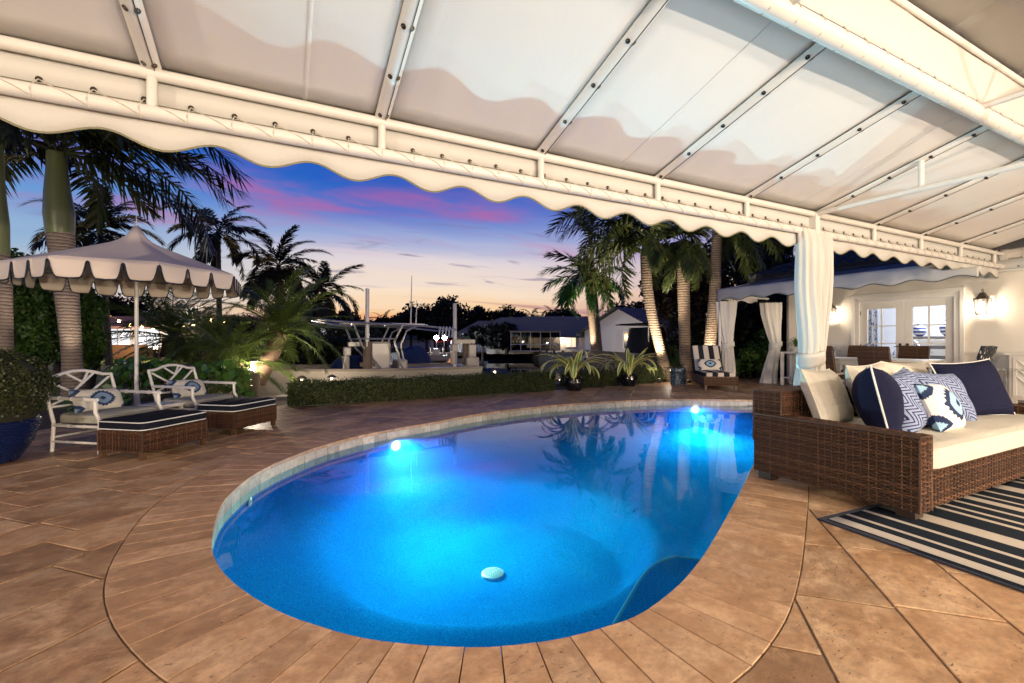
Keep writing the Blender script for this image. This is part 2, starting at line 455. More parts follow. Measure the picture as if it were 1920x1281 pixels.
def fabric(name, c1, c2=None, rough=.85, bs=220):
    m = NM(name); v = m.co('Object')
    m.set(color=m.mix(m.noise(v, 5, 6), c1, c2 or tuple(x*.78 for x in c1)), rough=rough, spec=.12)
    h = m.ma('ADD', m.ma('MULTIPLY', m.noise(v, bs, 2), .04), m.noise(m.co('Object', (1,1,1.8)), 7, 4, .5, 1.2))
    m.bump(h, .32, .03); return m.m
NAVY = fabric('navy cloth', (.006,.008,.030), (.005,.006,.022))
BLACKCUSH = fabric('midnight cushion cloth', (.008,.010,.018))
CREAM = fabric('cream cloth', (.58,.535,.455), (.52,.475,.40))
SAGE = fabric('grey sage cloth', (.40,.39,.33))
PIPING = fabric('white piping', (.78,.77,.74))
def mat_maze():
    m = NM('maze zigzag cloth'); t = m.n('ShaderNodeTexCoord'); sp = m.n('ShaderNodeSeparateXYZ'); m.L.new(t.outputs['UV'], sp.inputs[0])
    u, v = sp.outputs[0], sp.outputs[1]
    a = m.ma('ADD', u, v); b = m.ma('SUBTRACT', u, v)
    tri = m.ma('PINGPONG', m.ma('MULTIPLY', a, 3.0), .5)
    st = m.ma('GREATER_THAN', m.ma('FRACT', m.ma('MULTIPLY', a, 1.5)), .5)
    s = m.ma('ADD', m.ma('MULTIPLY', b, 8.0), m.ma('MULTIPLY', tri, 4.0))
    s2 = m.ma('ADD', m.ma('MULTIPLY', b, 8.0), m.ma('MULTIPLY', m.ma('SNAP', tri, .25), 4.0))
    fr = m.ma('FRACT', s); ln = m.ma('LESS_THAN', fr, .36)
    nz = m.noise(m.co('UV'), 60, 2)
    ground = m.mix(nz, (.20,.25,.42), (.28,.32,.45))
    m.set(color=m.mix(ln, ground, (.016,.022,.065)), rough=.85, spec=.15); return m.m
MAZE = mat_maze()
def mat_ikat(name, ground, dark, mid, asp=1.35):
    m = NM(name); t = m.n('ShaderNodeTexCoord'); sp = m.n('ShaderNodeSeparateXYZ'); m.L.new(t.outputs['UV'], sp.inputs[0])
    x = m.ma('MULTIPLY', m.ma('SUBTRACT', sp.outputs[0], .5), 2.0*asp); y = m.ma('MULTIPLY', m.ma('SUBTRACT', sp.outputs[1], .5), 2.0)
    ax = m.ma('ABSOLUTE', x); ay = m.ma('ABSOLUTE', y)
    rad = m.ma('SQRT', m.ma('ADD', m.ma('MULTIPLY', x, x), m.ma('MULTIPLY', y, y)))
    dia = m.ma('ADD', m.ma('MULTIPLY', rad, .6), m.ma('MULTIPLY', m.ma('ADD', ax, ay), .34))
    ang = m.ma('ARCTAN2', y, x)
    teeth = m.ma('MULTIPLY', m.ma('PINGPONG', m.ma('MULTIPLY', ang, 2.9), .5), .20)
    nz = m.ma('MULTIPLY', m.ma('SUBTRACT', m.noise(m.co('UV', (40, 7, 1)), 3, 2), .5), .12)
    d2 = m.ma('ADD', m.ma('ADD', dia, teeth), nz)
    inner = m.ma('ADD', dia, nz)
    c = m.ramp(d2, [(0.0, dark), (.70, ground)], True)
    c = m.mix(m.ma('LESS_THAN', inner, .46), c, mid)
    c = m.mix(m.ma('LESS_THAN', inner, .15), c, dark)
    # corner palmettes
    cx = m.ma('SUBTRACT', ax, asp); cy = m.ma('SUBTRACT', ay, .78)
    cd = m.ma('ADD', m.ma('ADD', m.ma('ABSOLUTE', cx), m.ma('MULTIPLY', m.ma('ABSOLUTE', cy), .9)), m.ma('MULTIPLY', nz, 1.6))
    c = m.mix(m.ma('LESS_THAN', cd, .42), c, dark); c = m.mix(m.ma('LESS_THAN', cd, .17), c, mid)
    m.set(color=c, rough=.85, spec=.15); return m.m
IKAT = mat_ikat('ikat medallion cloth', (.52,.49,.43), (.025,.045,.10), (.15,.22,.33))
IKAT2 = mat_ikat('blue ikat blot cloth', (.74,.72,.68), (.018,.03,.08), (.30,.48,.62), 1.0)
IKAT3 = mat_ikat('black ikat medallion cloth', (.66,.60,.52), (.02,.03,.05), (.25,.36,.46))
def mat_stripe(name, stops, axis, period, off=0.0, coords='Object'):
    m = NM(name); t = m.n('ShaderNodeTexCoord'); sp = m.n('ShaderNodeSeparateXYZ'); m.L.new(t.outputs[coords], sp.inputs[0])
    f = m.ma('FRACT', m.ma('MULTIPLY_ADD', sp.outputs[axis], 1.0/period, off))
    c = m.ramp(f, stops, True)
    v = m.co(coords); c = m.mix(m.ma('MULTIPLY', m.noise(v, 140, 2), .18), c, (.06,.055,.05))
    m.set(color=c, rough=.9, spec=.1); m.bump(m.noise(v, 260, 2), .25, .002); return m.m
NV = (.007,.013,.024); WH = (.56,.49,.41)
RUG = mat_stripe('striped rug weave', [(0, NV), (.035, WH), (.105, NV), (.165, WH), (.195, NV), (.30, WH), (.33, NV), (.44, WH), (.55, NV), (.70, WH), (.735, NV), (.80, WH), (.83, NV), (.92, WH), (.95, NV)], 0, 1.25, 0)
CHAISESTRIPE = mat_stripe('black and cream stripe', [(0, (.62,.55,.46)), (.5, (.012,.014,.022))], 1, .245, .28)
WOODD = plain('weathered piling wood', (.16,.12,.09), (.07,.05,.038), 5, .85, .6, 30, stretch=(6,6,.7))
WOODW = plain('white painted wood', (.74,.70,.64), (.68,.64,.58), 4, .45, .05, 60)
DARKLEG = plain('dark wood', (.035,.022,.015), None, 10, .4)
STUCCO = plain('cream stucco', (.72,.66,.57), (.66,.60,.51), 3, .85, .25, 70)
WHITEWALL = plain('white stucco', (.62,.60,.57), (.55,.53,.50), 2, .85, .2, 60)
CONC = plain('seawall concrete', (.30,.27,.23), (.16,.14,.12), 1.5, .9, .4, 25)
SOIL = plain('mulch soil', (.035,.022,.014), (.07,.045,.03), 20, .95, .8, 45)
LAWNM = plain('lawn turf', (.06,.11,.02), (.10,.16,.035), 3, .9, .6, 90)
DARKGROUND = plain('dark far ground', (.025,.03,.018), (.05,.05,.03), .4, .95)
ROOFT = plain('slate blue roof tile', (.032,.032,.036), (.055,.053,.055), 3, .6, .2, 30)
ROOFG = plain('grey roof tile', (.27,.235,.20), (.20,.175,.15), 1.5, .75, .2, 20)
ROOFP = plain('pink roof tile', (.46,.28,.22), (.36,.20,.16), 1.5, .75, .2, 20)
GEL = plain('boat gelcoat', (.46,.41,.34), (.40,.36,.30), 1, .28, spec=.5)
BLUETARP = plain('blue canvas cover', (.012,.035,.12), (.008,.022,.08), 3, .75, .4, 12)
BLACKTARP = plain('black canvas cover', (.008,.008,.010), None, 4, .8, .3, 14)
COBALT = plain('cobalt glaze', (.004,.009,.045), (.006,.016,.075), 12, .12, .15, 30)
BLUEPORC = None
def mat_porcelain():
    m = NM('blue and white porcelain'); v = m.co('Object')
    n1 = m.noise(v, 16, 5, .6, 1.5)
    c = m.ramp(n1, [(.44, (.02,.05,.16)), (.50, (.10,.17,.32)), (.56, (.60,.62,.62))])
    m.set(color=c, rough=.15); return m.m
PORC = mat_porcelain()
def mat_stool():
    m = NM('slate blue ceramic'); v = m.co('Object'); x = m.n('ShaderNodeTexVoronoi'); m.L.new(v, x.inputs[0]); x.inputs['Scale'].default_value = 22
    c = m.ramp(x.outputs[0], [(.2, (.22,.28,.33)), (.45, (.04,.065,.10)), (.8, (.02,.035,.055))]); m.set(color=c, rough=.3); m.bump(x.outputs[0], .5, .01); return m.m
STOOLM = mat_stool()
BLACKGLAZE = plain('black glaze', (.006,.006,.010), None, 5, .12)
LAMPW = glowglass('lamp glass warm', (1.0, .80, .55, 1), 4.5)
LAMPFL = glow('floodlight face', (.85, .93, 1.0, 1), 260)
LAMPPOOL = glow('pool light lens', (.86, .96, 1.0, 1), 25)
BULB = glow('string bulb', (1.0, .62, .22, 1), 45)
WINLIT = glow('lit window cool', (.80, .88, 1.0, 1), 1.0)
WINWARM = glow('lit window warm', (1.0, .72, .42, 1), .9)
def mat_glass(name, tint=(.95,.97,.97)):
    m = NM(name); m.N.remove(m.b)
    g = m.n('ShaderNodeBsdfGlossy'); g.inputs['Roughness'].default_value = .02
    t = m.n('ShaderNodeBsdfTransparent'); t.inputs[0].default_value = (*tint, 1); fr = m.n('ShaderNodeFresnel'); fr.inputs[0].default_value = 1.45
    mx = m.n('ShaderNodeMixShader'); m.L.new(fr.outputs[0], mx.inputs[0]); m.L.new(t.outputs[0], mx.inputs[1]); m.L.new(g.outputs[0], mx.inputs[2]); m.L.new(mx.outputs[0], m.out.inputs[0]); return m.m
GLASS = mat_glass('window glass')
DARKGLASS = plain('dark window glass', (.01,.011,.013), None, 3, .08, spec=.6)
SCREEN = mat_glass('porch screen mesh', (.30,.30,.30))
LF_BOX = leafmat('box leaf', (.020,.030,.009), (.075,.085,.022), .4)
LF_HEDGE = leafmat('hedge leaf', (.030,.052,.012), (.11,.135,.032), .42)
LF_POD = leafmat('podocarpus leaf', (.035,.085,.012), (.09,.17,.03), .45)
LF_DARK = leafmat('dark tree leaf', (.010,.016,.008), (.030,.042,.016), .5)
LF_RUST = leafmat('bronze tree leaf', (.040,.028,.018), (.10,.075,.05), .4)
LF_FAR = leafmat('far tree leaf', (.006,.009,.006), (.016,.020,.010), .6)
LF_GRAPE = leafmat('sea grape leaf', (.04,.105,.02), (.08,.18,.036), .3)
LF_ROYAL = leafmat('royal palm leaflet', (.025,.04,.016), (.075,.085,.036), .42, trans=.1)
LF_FOX = leafmat('foxtail palm leaflet', (.05,.085,.02), (.16,.17,.045), .4)
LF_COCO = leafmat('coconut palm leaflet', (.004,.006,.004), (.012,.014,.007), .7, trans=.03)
LF_PYG = leafmat('date palm leaflet', (.065,.11,.022), (.17,.22,.05), .4, trans=.35)
LF_GRN = leafmat('green palm leaflet', (.030,.10,.016), (.075,.18,.035), .4, trans=.4)
def mat_trunk(name, a, b, rings, bstr=.8):
    m = NM(name); v = m.co('Object', (1,1,1))
    w = m.n('ShaderNodeTexWave'); w.bands_direction = 'Z'; m.L.new(v, w.inputs[0]); w.inputs['Scale'].default_value = rings; w.inputs['Distortion'].default_value = 2.6; w.inputs['Detail'].default_value = 3
    w.inputs['Detail Scale'].default_value = 2.0
    n1 = m.noise(v, 9, 5)
    c = m.mix(m.ramp(w.outputs[1], [(.0, 1.0), (.22, 0.0)]), m.mix(n1, a, b), tuple(x*.35 for x in a))
    m.set(color=c, rough=.8); m.bump(w.outputs[1], bstr, .02); return m.m
TR_ROYAL = mat_trunk('royal palm bark', (.17,.125,.095), (.30,.24,.19), 5, .4)
TR_FOX = mat_trunk('ringed palm bark', (.21,.145,.09), (.32,.235,.155), 4.6, .5)
TR_COCO = mat_trunk('coconut bark', (.05,.038,.028), (.09,.07,.05), 3)
TR_PYG = plain('date palm stem', (.10,.055,.028), (.035,.02,.012), 26, .9, 1.0, 40)
SHAFT = plain('green crownshaft', (.16,.19,.075), (.10,.12,.05), 3, .35, stretch=(3,3,.3))
SEAW = plain('old dark seawall', (.035,.028,.022), (.018,.015,.012), 1.5, .9, .4, 25)
BARK = plain('dark bark', (.06,.045,.035), (.03,.022,.018), 8, .9, .8, 20)
VARG = plain('variegated leaf centre', (.24,.35,.08), (.16,.26,.06), 5, .35)
VARY = plain('variegated leaf margin', (.82,.76,.30), (.70,.64,.24), 5, .35)
# ------------------------------------------------------------------ lamp colours for lights in view and for added unseen ones (lamps themselves are built with their fixtures)
WARM = (1.0, .84, .66)
POOLC = (.80, .92, 1.0)

# ------------------------------------------------------------------ pool outline
def catmull(pts, per=10, closed=True):
    out = []; n = len(pts)
    for i in range(n if closed else n-1):
        g = (lambda k: pts[k % n]) if closed else (lambda k: pts[max(0, min(n-1, k))])
        p0, p1, p2, p3 = g(i-1), g(i), g(i+1), g(i+2)
        for k in range(per):
            t = k/per
            out.append(tuple(.5*((2*p1[c])+(-p0[c]+p2[c])*t+(2*p0[c]-5*p1[c]+4*p2[c]-p3[c])*t*t+(-p0[c]+3*p1[c]-3*p2[c]+p3[c])*t**3) for c in range(len(p1))))
    if not closed: out.append(tuple(pts[-1]))
    return out
def resample(pts, step, closed=True):
    q = list(pts)+([pts[0]] if closed else [])
    L = [0]
    for a, b in zip(q, q[1:]): L.append(L[-1]+math.dist(a, b))
    n = max(3, round(L[-1]/step)); out = []; j = 0
    for i in range(n if closed else n+1):
        s = L[-1]*i/n
        while j < len(L)-2 and L[j+1] < s: j += 1
        t = (s-L[j])/max(1e-9, L[j+1]-L[j])
        out.append(tuple(q[j][c]+(q[j+1][c]-q[j][c])*t for c in range(len(q[0]))))
    return out
_pp = [(391,1026),(419,1083),(502,1142),(594,1178),(686,1202),(813,1216),(932,1217),(1044,1203),(1138,1179),(1224,1143),(1316,1055),(1386,934),(1425,856)]
_pool = [G(*p)[:2] for p in _pp]
_pool += [(4.95,3.22),(6.05,3.80),(7.2,4.25),(8.15,4.62),(8.55,4.95),(8.35,5.32)]
_pool += [G(*p)[:2] for p in ((1340,748.5),(1224,748.5),(1044,758.5),(900,775),(818,790),(730,805),(664,818.5),(599,836),(533,860),(478,886.5),(432,921.5),(406,956))]
POOL = resample(catmull(_pool, 8), .10)          # counter-clockwise? fixed below
def area(p): return .5*sum(p[i-1][0]*p[i][1]-p[i][0]*p[i-1][1] for i in range(len(p)))
if area(POOL) < 0: POOL = POOL[::-1]
def offset(ring, d):
    n = len(ring); out = []
    for i in range(n):
        a = ring[i-2]; b = ring[(i+2) % n]; tx, ty = b[0]-a[0], b[1]-a[1]; l = math.hypot(tx, ty)
        out.append((ring[i][0]+ty/l*d, ring[i][1]-tx/l*d))
    return out
COPW = .40
POOLOUT = offset(POOL, COPW)
def inside(p, poly):
    x, y = p; c = False; n = len(poly)
    for i in range(n):
        x1, y1 = poly[i-1]; x2, y2 = poly[i]
        if (y1 > y) != (y2 > y) and x < (x2-x1)*(y-y1)/(y2-y1)+x1: c = not c
    return c
WATERZ = -.12

def slab_with_hole(outer, hole, ztop, zbot):
    bm = bmesh.new()
    def loop(pts, z):
        vs = [bm.verts.new((p[0], p[1], z)) for p in pts]
        return vs, [bm.edges.new((vs[i-1], vs[i])) for i in range(len(vs))]
    ov, oe = loop(outer, ztop); e = list(oe)
    if hole: hv, he = loop(hole, ztop); e += he
    bmesh.ops.triangle_fill(bm, use_beauty=True, use_dissolve=False, edges=e)
    bm.normal_update()
    for f in bm.faces:
        if f.normal.z < 0: f.normal_flip()
    for vs in ([ov, hv] if hole else [ov]):
        lo = [bm.verts.new((v.co.x, v.co.y, zbot)) for v in vs]
        for i in range(len(vs)): bm.faces.new((vs[i-1], vs[i], lo[i], lo[i-1]))
    return bm
def bm_obj(bm, name, mt, parent=None):
    me = bpy.data.meshes.new(name); bm.to_mesh(me); bm.free(); me.materials.append(mt)
    o = bpy.data.objects.new(name, me); COL.objects.link(o); WM[o.name] = Matrix.Identity(4)
    if parent is not None: o.parent = parent
    return o

# ------------------------------------------------------------------ ground, canal, banks
CD = Vector((.334, .943))
SEA_Y = 10.3
GRINGHOLE = offset(POOL, .2)
yard = bm_obj(slab_with_hole([(-60,-40),(60,-40),(60,SEA_Y),(-60,SEA_Y)], GRINGHOLE, -.045, -1.6), 'ground', SOIL); tag(yard, kind='structure')
def bank(name, poly, z, mt):
    o = MB().prism(poly, -1.6, z).build(name, mt, smooth=0); return tag(o, kind='structure')
LB0 = (-2.6, SEA_Y+.01)
bank('left_bank_lawn', [(-90, SEA_Y+.01), LB0, (-2.6+CD.x*38, SEA_Y+CD.y*38), (-90, SEA_Y+CD.y*38)], -.05, LAWNM)
RB0 = (13.6, SEA_Y+.01)
bank('right_bank', [RB0, (120, SEA_Y+.01), (120, 150), (RB0[0]+CD.x*148, 150)], -.05, DARKGROUND)
bank('far_bank', [(-300, 66), (40, 66), (40, 900), (-300, 900)], -.25, DARKGROUND)
bank('far_land', [(41, 152), (900, 152), (900, 900), (41, 900)], -.25, DARKGROUND)
MB().grid(lambda u, v: (-400+1400*u, SEA_Y-.2+1000*v, -.85), 4, 4).build('canal_water', CANAL, smooth=0)['kind'] = 'structure'
# seawall caps
tag(MB().prism([(-2.7,SEA_Y-.35),(40,SEA_Y-.35),(40,SEA_Y+.06),(-2.7,SEA_Y+.06)], -.2, .02).build('seawall', CONC, smooth=0), kind='structure')
_n = Vector((CD.y, -CD.x))
def strip(name, a, ln, w, z0, z1, mt):
    a = Vector(a[:2]); b = a+CD*ln
    return tag(MB().prism([tuple(a-_n*w), tuple(a+_n*w), tuple(b+_n*w), tuple(b-_n*w)], z0, z1).build(name, mt, smooth=0), kind='structure')
strip('right_seawall', (RB0[0]-.2, RB0[1]), 140, .25, -1.6, -.02, SEAW)
strip('left_seawall', (LB0[0]+.2, LB0[1]), 38, .25, -1.6, .02, SEAW)

# ------------------------------------------------------------------ deck
DECKPOLY = [(-4.2,-8.9),(-4.0,3.6),(-3.3,6.2),(-2.6,7.7),(-1.0,8.5),(4.9,8.75),(9.4,9.2),(11.3,10.0),(13.2,10.0),(13.2,-8.9)]
deck = bm_obj(slab_with_hole(DECKPOLY, GRINGHOLE, -.010, -.3), 'deck', GROUT); tag(deck, kind='structure')
RS = .376; TL = .575; GAP = .0055
s2 = math.sqrt(.5)
def tile_poly(k, j):
    p0 = .915+RS*k; p1 = p0+RS; q0 = TL*j+(TL*.5 if k % 2 else 0)+.13*((k*7) % 3); q1 = q0+TL
    # p=(x-y)*s2  q=(x+y)*s2
    return [((p+q)*s2, (q-p)*s2) for p, q in ((p0+GAP,q0+GAP),(p1-GAP,q0+GAP),(p1-GAP,q1-GAP),(p0+GAP,q1-GAP))]
def seg_x(a, b, c, d):
    r = (b[0]-a[0], b[1]-a[1]); s = (d[0]-c[0], d[1]-c[1]); den = r[0]*s[1]-r[1]*s[0]
    if abs(den) < 1e-12: return None
    t = ((c[0]-a[0])*s[1]-(c[1]-a[1])*s[0])/den; u = ((c[0]-a[0])*r[1]-(c[1]-a[1])*r[0])/den
    return t if 0 <= t <= 1 and 0 <= u < 1 else None
CUT = offset(POOL, COPW+.006)
def clip_out(poly):
    cr = []
    for i in range(len(poly)):
        a = poly[i]; b = poly[(i+1) % len(poly)]; hits = []
        for j in range(len(CUT)):
            c = CUT[j]; d = CUT[(j+1) % len(CUT)]
            if min(c[0], d[0]) > max(a[0], b[0])+.01 or max(c[0], d[0]) < min(a[0], b[0])-.01: continue
            t = seg_x(a, b, c, d)
            if t is not None: hits.append((t, i, j, (a[0]+(b[0]-a[0])*t, a[1]+(b[1]-a[1])*t)))
        cr += sorted(hits)
    if not cr: return None if inside(poly[0], CUT) else poly
    if len(cr) != 2: return None
    n = len(poly)
    if inside(poly[0], CUT): ex, en = cr[0], cr[1]      # leaves the ring at ex, enters again at en
    else: en, ex = cr[0], cr[1]
    out = [ex[3]]; i = ex[1]
    k = (i+1) % n
    while True:
        out.append(poly[k])
        if k == en[1]: break
        k = (k+1) % n
        if len(out) > 12: return None
    out.append(en[3])
    N = len(CUT)
    def path(step):
        r = []; j = en[2] if step < 0 else (en[2]+1) % N
        stop = (ex[2]+1) % N if step < 0 else ex[2]
        for _ in range(N):
            r.append(CUT[j])
            if j == stop: break
            j = (j+step) % N
        return r
    if en[2] == ex[2]: return out
    a, b = path(1), path(-1)
    r = a if len(a) < len(b) else b
    out += r
    return out
def tarea(p): return abs(area(p))
tiles = []
for k in range(-34, 44):
    for j in range(-14, 44):
        poly = tile_poly(k, j); c = (sum(p[0] for p in poly)/4, sum(p[1] for p in poly)/4)
        if not inside(c, DECKPOLY) or c[0] > 11.85 and c[1] < 7.6: continue
        f = c[0]*FWD[0]+c[1]*FWD[1]; r = c[0]*RGT[0]+c[1]*RGT[1]
        q = clip_out(poly)
        if not q or tarea(q) < .004: continue
        seen = f > 1.1 and abs(r) < f*1.16+.35
        tiles.append((0 if seen else 1, math.hypot(f, r), q, len(q) == 4 and q == poly, k, j, c))
tiles.sort(key=lambda t: t[:2])
full = MB(); full.prism([(-RS/2+GAP,-TL/2+GAP),(RS/2-GAP,-TL/2+GAP),(RS/2-GAP,TL/2-GAP),(-RS/2+GAP,TL/2-GAP)], -.03, 0, inset=.0025)
FULLTILE = full.mesh('tile', TRAV, 0)
rest = MB(); nt = 0
for seen, d, q, isfull, k, j, c in tiles:
    dz = random.uniform(-.0012, .0012)
    if nt < 296 and not seen:
        nt += 1
        if isfull: inst('tile', FULLTILE, deck, Matrix.Translation((c[0], c[1], dz)) @ Matrix.Rotation(R(-45), 4, 'Z'))
        else:
            o = MB().prism([(p[0]-c[0], p[1]-c[1]) for p in q], -.03, 0, inset=.0018).build('tile', TRAV, None, smooth=0)
            o.parent = deck; o.location = (c[0], c[1], dz)
    else: rest.prism(q, -.03, dz, inset=.002)
o = rest.build('tile_field', TRAV, deck, smooth=0); o['kind'] = 'stuff'

# ------------------------------------------------------------------ swimming pool
pool = thing('swimming_pool', 'kidney shaped swimming pool with glowing blue water and travertine rim', 'swimming pool', (3.2, 4.0, 0))
cop_n = 168
INNER = resample(offset(POOL, -.015), .035); 
ncp = len(INNER)
def ring_at(ring, s):
    n = len(ring); x = (s % 1.0)*n; i = int(x) % n; t = x-int(x); a = ring[i]; b = ring[(i+1) % n]
    return (a[0]+(b[0]-a[0])*t, a[1]+(b[1]-a[1])*t)
INN = offset(POOL, -.015)
for i in range(cop_n):
    a = i/cop_n; b = (i+1)/cop_n; e = .0019/20.0
    st = [a+e+(b-a-2*e)*t for t in (0, .33, .67, 1)]
    poly = [ring_at(INN, s) for s in st]+[ring_at(POOLOUT, s) for s in reversed(st)]
    poly = poly[::-1] if area(poly) < 0 else poly
    o = MB().prism([(p[0], p[1]) for p in poly], -.032, .001+random.uniform(-.0008, .0008), inset=.002).build('coping_stone', COPE, pool, smooth=0)
# waterline tiles
wt_n = 128
WL = offset(POOL, .012); WLI = offset(POOL, .002)
for i in range(wt_n):
    a = i/wt_n; b = (i+1)/wt_n; e = .012/wt_n*1.2
    st = [a+e, (a+b)/2, b-e]
    poly = [ring_at(WLI, s) for s in st]+[ring_at(WL, s) for s in reversed(st)]
    MB().prism(poly, -.185, -.036).build('waterline_tile', BAND, pool, smooth=0)
DEEP = (1.95, 4.25)
def floor_z(x, y):
    r = math.hypot((x-DEEP[0])*.92, y-DEEP[1]); t = max(0.0, min(1.0, (1.55-r)/.38)); g = t*t*(3-2*t)*.72+.28*math.exp(-r*r/1.4)
    return -(.80+.50*g-.012*(x-3))
def build_shell():
    m = MB(); ring = offset(POOL, .010); n = len(ring); C = (3.1, 3.95)
    prof = [(1.0, 0.0, -.05), (1.0, 0.0, -.2), (1.0, 0.0, -.42), (.985, .16, 0), (.965, .32, 0), (.935, .48, 0), (.90, .62, 0), (.86, .72, 0), (.82, .80, 0), (.78, .87, 0), (.74, .93, 0), (.70, .97, 0)]+[(.67-.032*k, 1, 0) for k in range(21)]
    vs = []
    for s, w, z in prof:
        for x, y in ring:
            X = C[0]+(x-C[0])*s; Y = C[1]+(y-C[1])*s; fz = floor_z(X, Y)
            zz = z if w == 0 else (-.42+(fz+.42)*w)
            vs.append((X, Y, zz))
    fs = []
    for j in range(len(prof)-1):
        for i in range(n): fs.append((j*n+i, j*n+(i+1) % n, (j+1)*n+(i+1) % n, (j+1)*n+i))
    fs.append(tuple((len(prof)-1)*n+i for i in range(n)))
    m.add(vs, fs); return m.build('basin', PLASTER, pool, smooth=60)
build_shell()
# underwater bench by the near right edge
bp = [G(x, y, -.40)[:2] for x, y in ((1150,1172),(1176,1128),(1204,1082),(1232,1056),(1268,1044),(1316,1052))]
bp = [(p[0], p[1]) for p in catmull(bp, 4, False)]
wall = [p for p in offset(POOL, .03) if 1.05 < p[0] < 2.35 and p[1] < 2.2]
wall.sort(key=lambda p: -p[0])
bm_ = MB(); poly = bp+wall; 
if area(poly) < 0: poly = poly[::-1]
bm_.prism(poly, -1.0, -.40); bm_.build('bench', PLASTER, pool, smooth=0, bevel=.02)
MB().tube([(p[0], p[1], -.405) for p in bp], .014, 8).build('bench_edge', plain('pale blue edge tile', (.03,.30,.66), None, 9, .5), pool)
# main drain
dc = (G(924,1076,-1.30)); dr = MB(); dzz = floor_z(dc.x, dc.y)+.02
dr.lathe([(.118,-.02),(.118,.004),(.108,.012),(.0,.014)], 32, (dc.x, dc.y, dzz))
DRAINM = plain('drain plastic', (.42,.62,.62), None, 6, .4)
dr.build('drain', DRAINM, pool)
dd = MB()
for rr, nn in ((.03,8),(.055,14),(.08,20)):
    for k in range(nn):
        a = 2*math.pi*k/nn; dd.box((dc.x+rr*math.cos(a), dc.y+rr*math.sin(a), dzz+.012), (.010,.010,.005), Matrix.Rotation(a, 3, 'Z'))
dd.build('drain_slot', plain('drain slot', (.03,.12,.13), None, 6, .6), pool, smooth=0)
# pool lights and wall fittings
def wall_point(px):
    best = None
    for i, p in enumerate(POOL):
        f = p[0]*FWD[0]+p[1]*FWD[1]; r = p[0]*RGT[0]+p[1]*RGT[1]; x = 960+FPX*r/f
        if f > 2 and abs(x-px) < 14 and (best is None or f > best[0]): best = (f, i, p)
    i = best[1]; a = POOL[i-2]; b = POOL[(i+2) % len(POOL)]; t = Vector((b[0]-a[0], b[1]-a[1], 0)).normalized()
    return Vector((*best[2], 0)), Vector((-t.y, t.x, 0))     # inward for ccw ring
def axis_to(nv):
    return nv.to_track_quat('Z', 'Y').to_matrix()
for px, z in ((735, -.215), (1311, -.20)):
    p, nv = wall_point(px); p.z = z
    m = MB(); m.lathe([(.095,-.02),(.095,.008),(.062,.014)], 24, p, 0, axis_to(nv)); lo = m.build('pool_light', plain('light ring', (.5,.5,.5), None, 5, .3, metal=.8), pool)
    m = MB(); m.lathe([(.060,.012),(.05,.02),(0,.024)], 20, p, 0, axis_to(nv)); m.build('lens', LAMPPOOL, lo)
    lamp('pool_lamp', p+nv*.05, 740 if px < 1000 else 560, POOLC, .05, spot=166, target=p+nv*2+Vector((0,0,-.05)), blend=.8)
for px, py in ((463, 941), (1031, 784), (1156, 771)):
    p, nv = wall_point(px); d = p.x*FWD[0]+p.y*FWD[1]; p.z = EYE+(640-py)/FPX*d
    p += nv*.0
    MB().lathe([(.034,-.01),(.034,.004),(.02,.008),(0,.008)], 16, p, 0, axis_to(nv)).build('return_fitting', DRAINM, pool)
w = bm_obj(slab_with_hole(offset(POOL, .011), None, WATERZ, -1.5), 'pool_water', WATER); tag(w, kind='structure')
# close the body of water below so that it is a solid volume
bmw = bmesh.new(); bmw.from_mesh(w.data); bmesh.ops.triangle_fill(bmw, use_beauty=True, edges=[e for e in bmw.edges if e.is_boundary]); bmesh.ops.recalc_face_normals(bmw, faces=bmw.faces); bmw.to_mesh(w.data); bmw.free()

# ------------------------------------------------------------------ main canopy over the pool terrace
CY, ZL, ZU = 3.43, 2.48, 2.715        # lower / upper front rail
CY2, ZR = 1.75, 3.135                 # back rail
SL = (ZR+.05-ZU)/(CY-CY2)
X0, X1 = -4.9, 11.86
can = thing('canopy', 'white canvas canopy with laced frame and scalloped valance over the terrace', 'canopy', (5, CY, 0))
def rail(name, y, z, r, par, x0=X0, x1=X1): return MB().tube([(x0+(x1-x0)*i/6, y, z) for i in range(7)], r, 16).build(name, PAINT, par)
rail('lower_rail', CY, ZL, .043, can); rail('upper_rail', CY, ZU, .036, can)
RX = [-.705+1.358*k for k in range(-3, 10)]
def roof_z(y): return ZU+.045+SL*(CY-y)
GR = MB(); GR.lathe([(.0075,-.002),(.0165,-.002),(.0165,.003),(.0075,.003),(.0075,-.002)], 10)
GROM = GR.mesh('grommet', BRASS, 50)
for x in RX:
    MB().tube([(x, CY, ZL), (x, CY, ZU)], .028, 12).build('upright', PAINT, can)
    m = MB(); a = Vector((x, CY-.02, roof_z(CY-.02)-.045)); b = Vector((x, CY2, roof_z(CY2)-.045))
    up = Vector((0, SL, 1)).normalized()
    def sec(u, v, a=a, b=b, up=up, x=x):
        p = a+(b-a)*v; th = math.pi*(u*1.0); return p+Vector((1,0,0))*(.052*math.cos(th))*1.0-up*(.034*math.sin(th))+up*.03
    m.grid(sec, 10, 6)
    m.build('rafter', PAINT, can)
    MB().bar(a-up*.003+Vector((.02,0,0)), b-up*.003+Vector((.02,0,0)), .006, .004, up=(1,0,0)).build('lacing_slit', BRASS, can, smooth=0)
    if x > -2.4:
        for t in (.03, .24, .46, .68, .88):
            for sx in (-1, 1):
                p = a+(b-a)*t+Vector((sx*.026, 0, 0))-up*.0015
                ax = (-up+Vector((sx*.75,0,0))).normalized().to_track_quat('Z', 'Y').to_matrix().to_4x4()
                inst('grommet', GROM, can, WM[can.name].inverted() @ Matrix.Translation(p) @ ax)
edges = [X0]+[x for x in RX if X0 < x < X1]+[X1]
edges = sorted(set(edges))
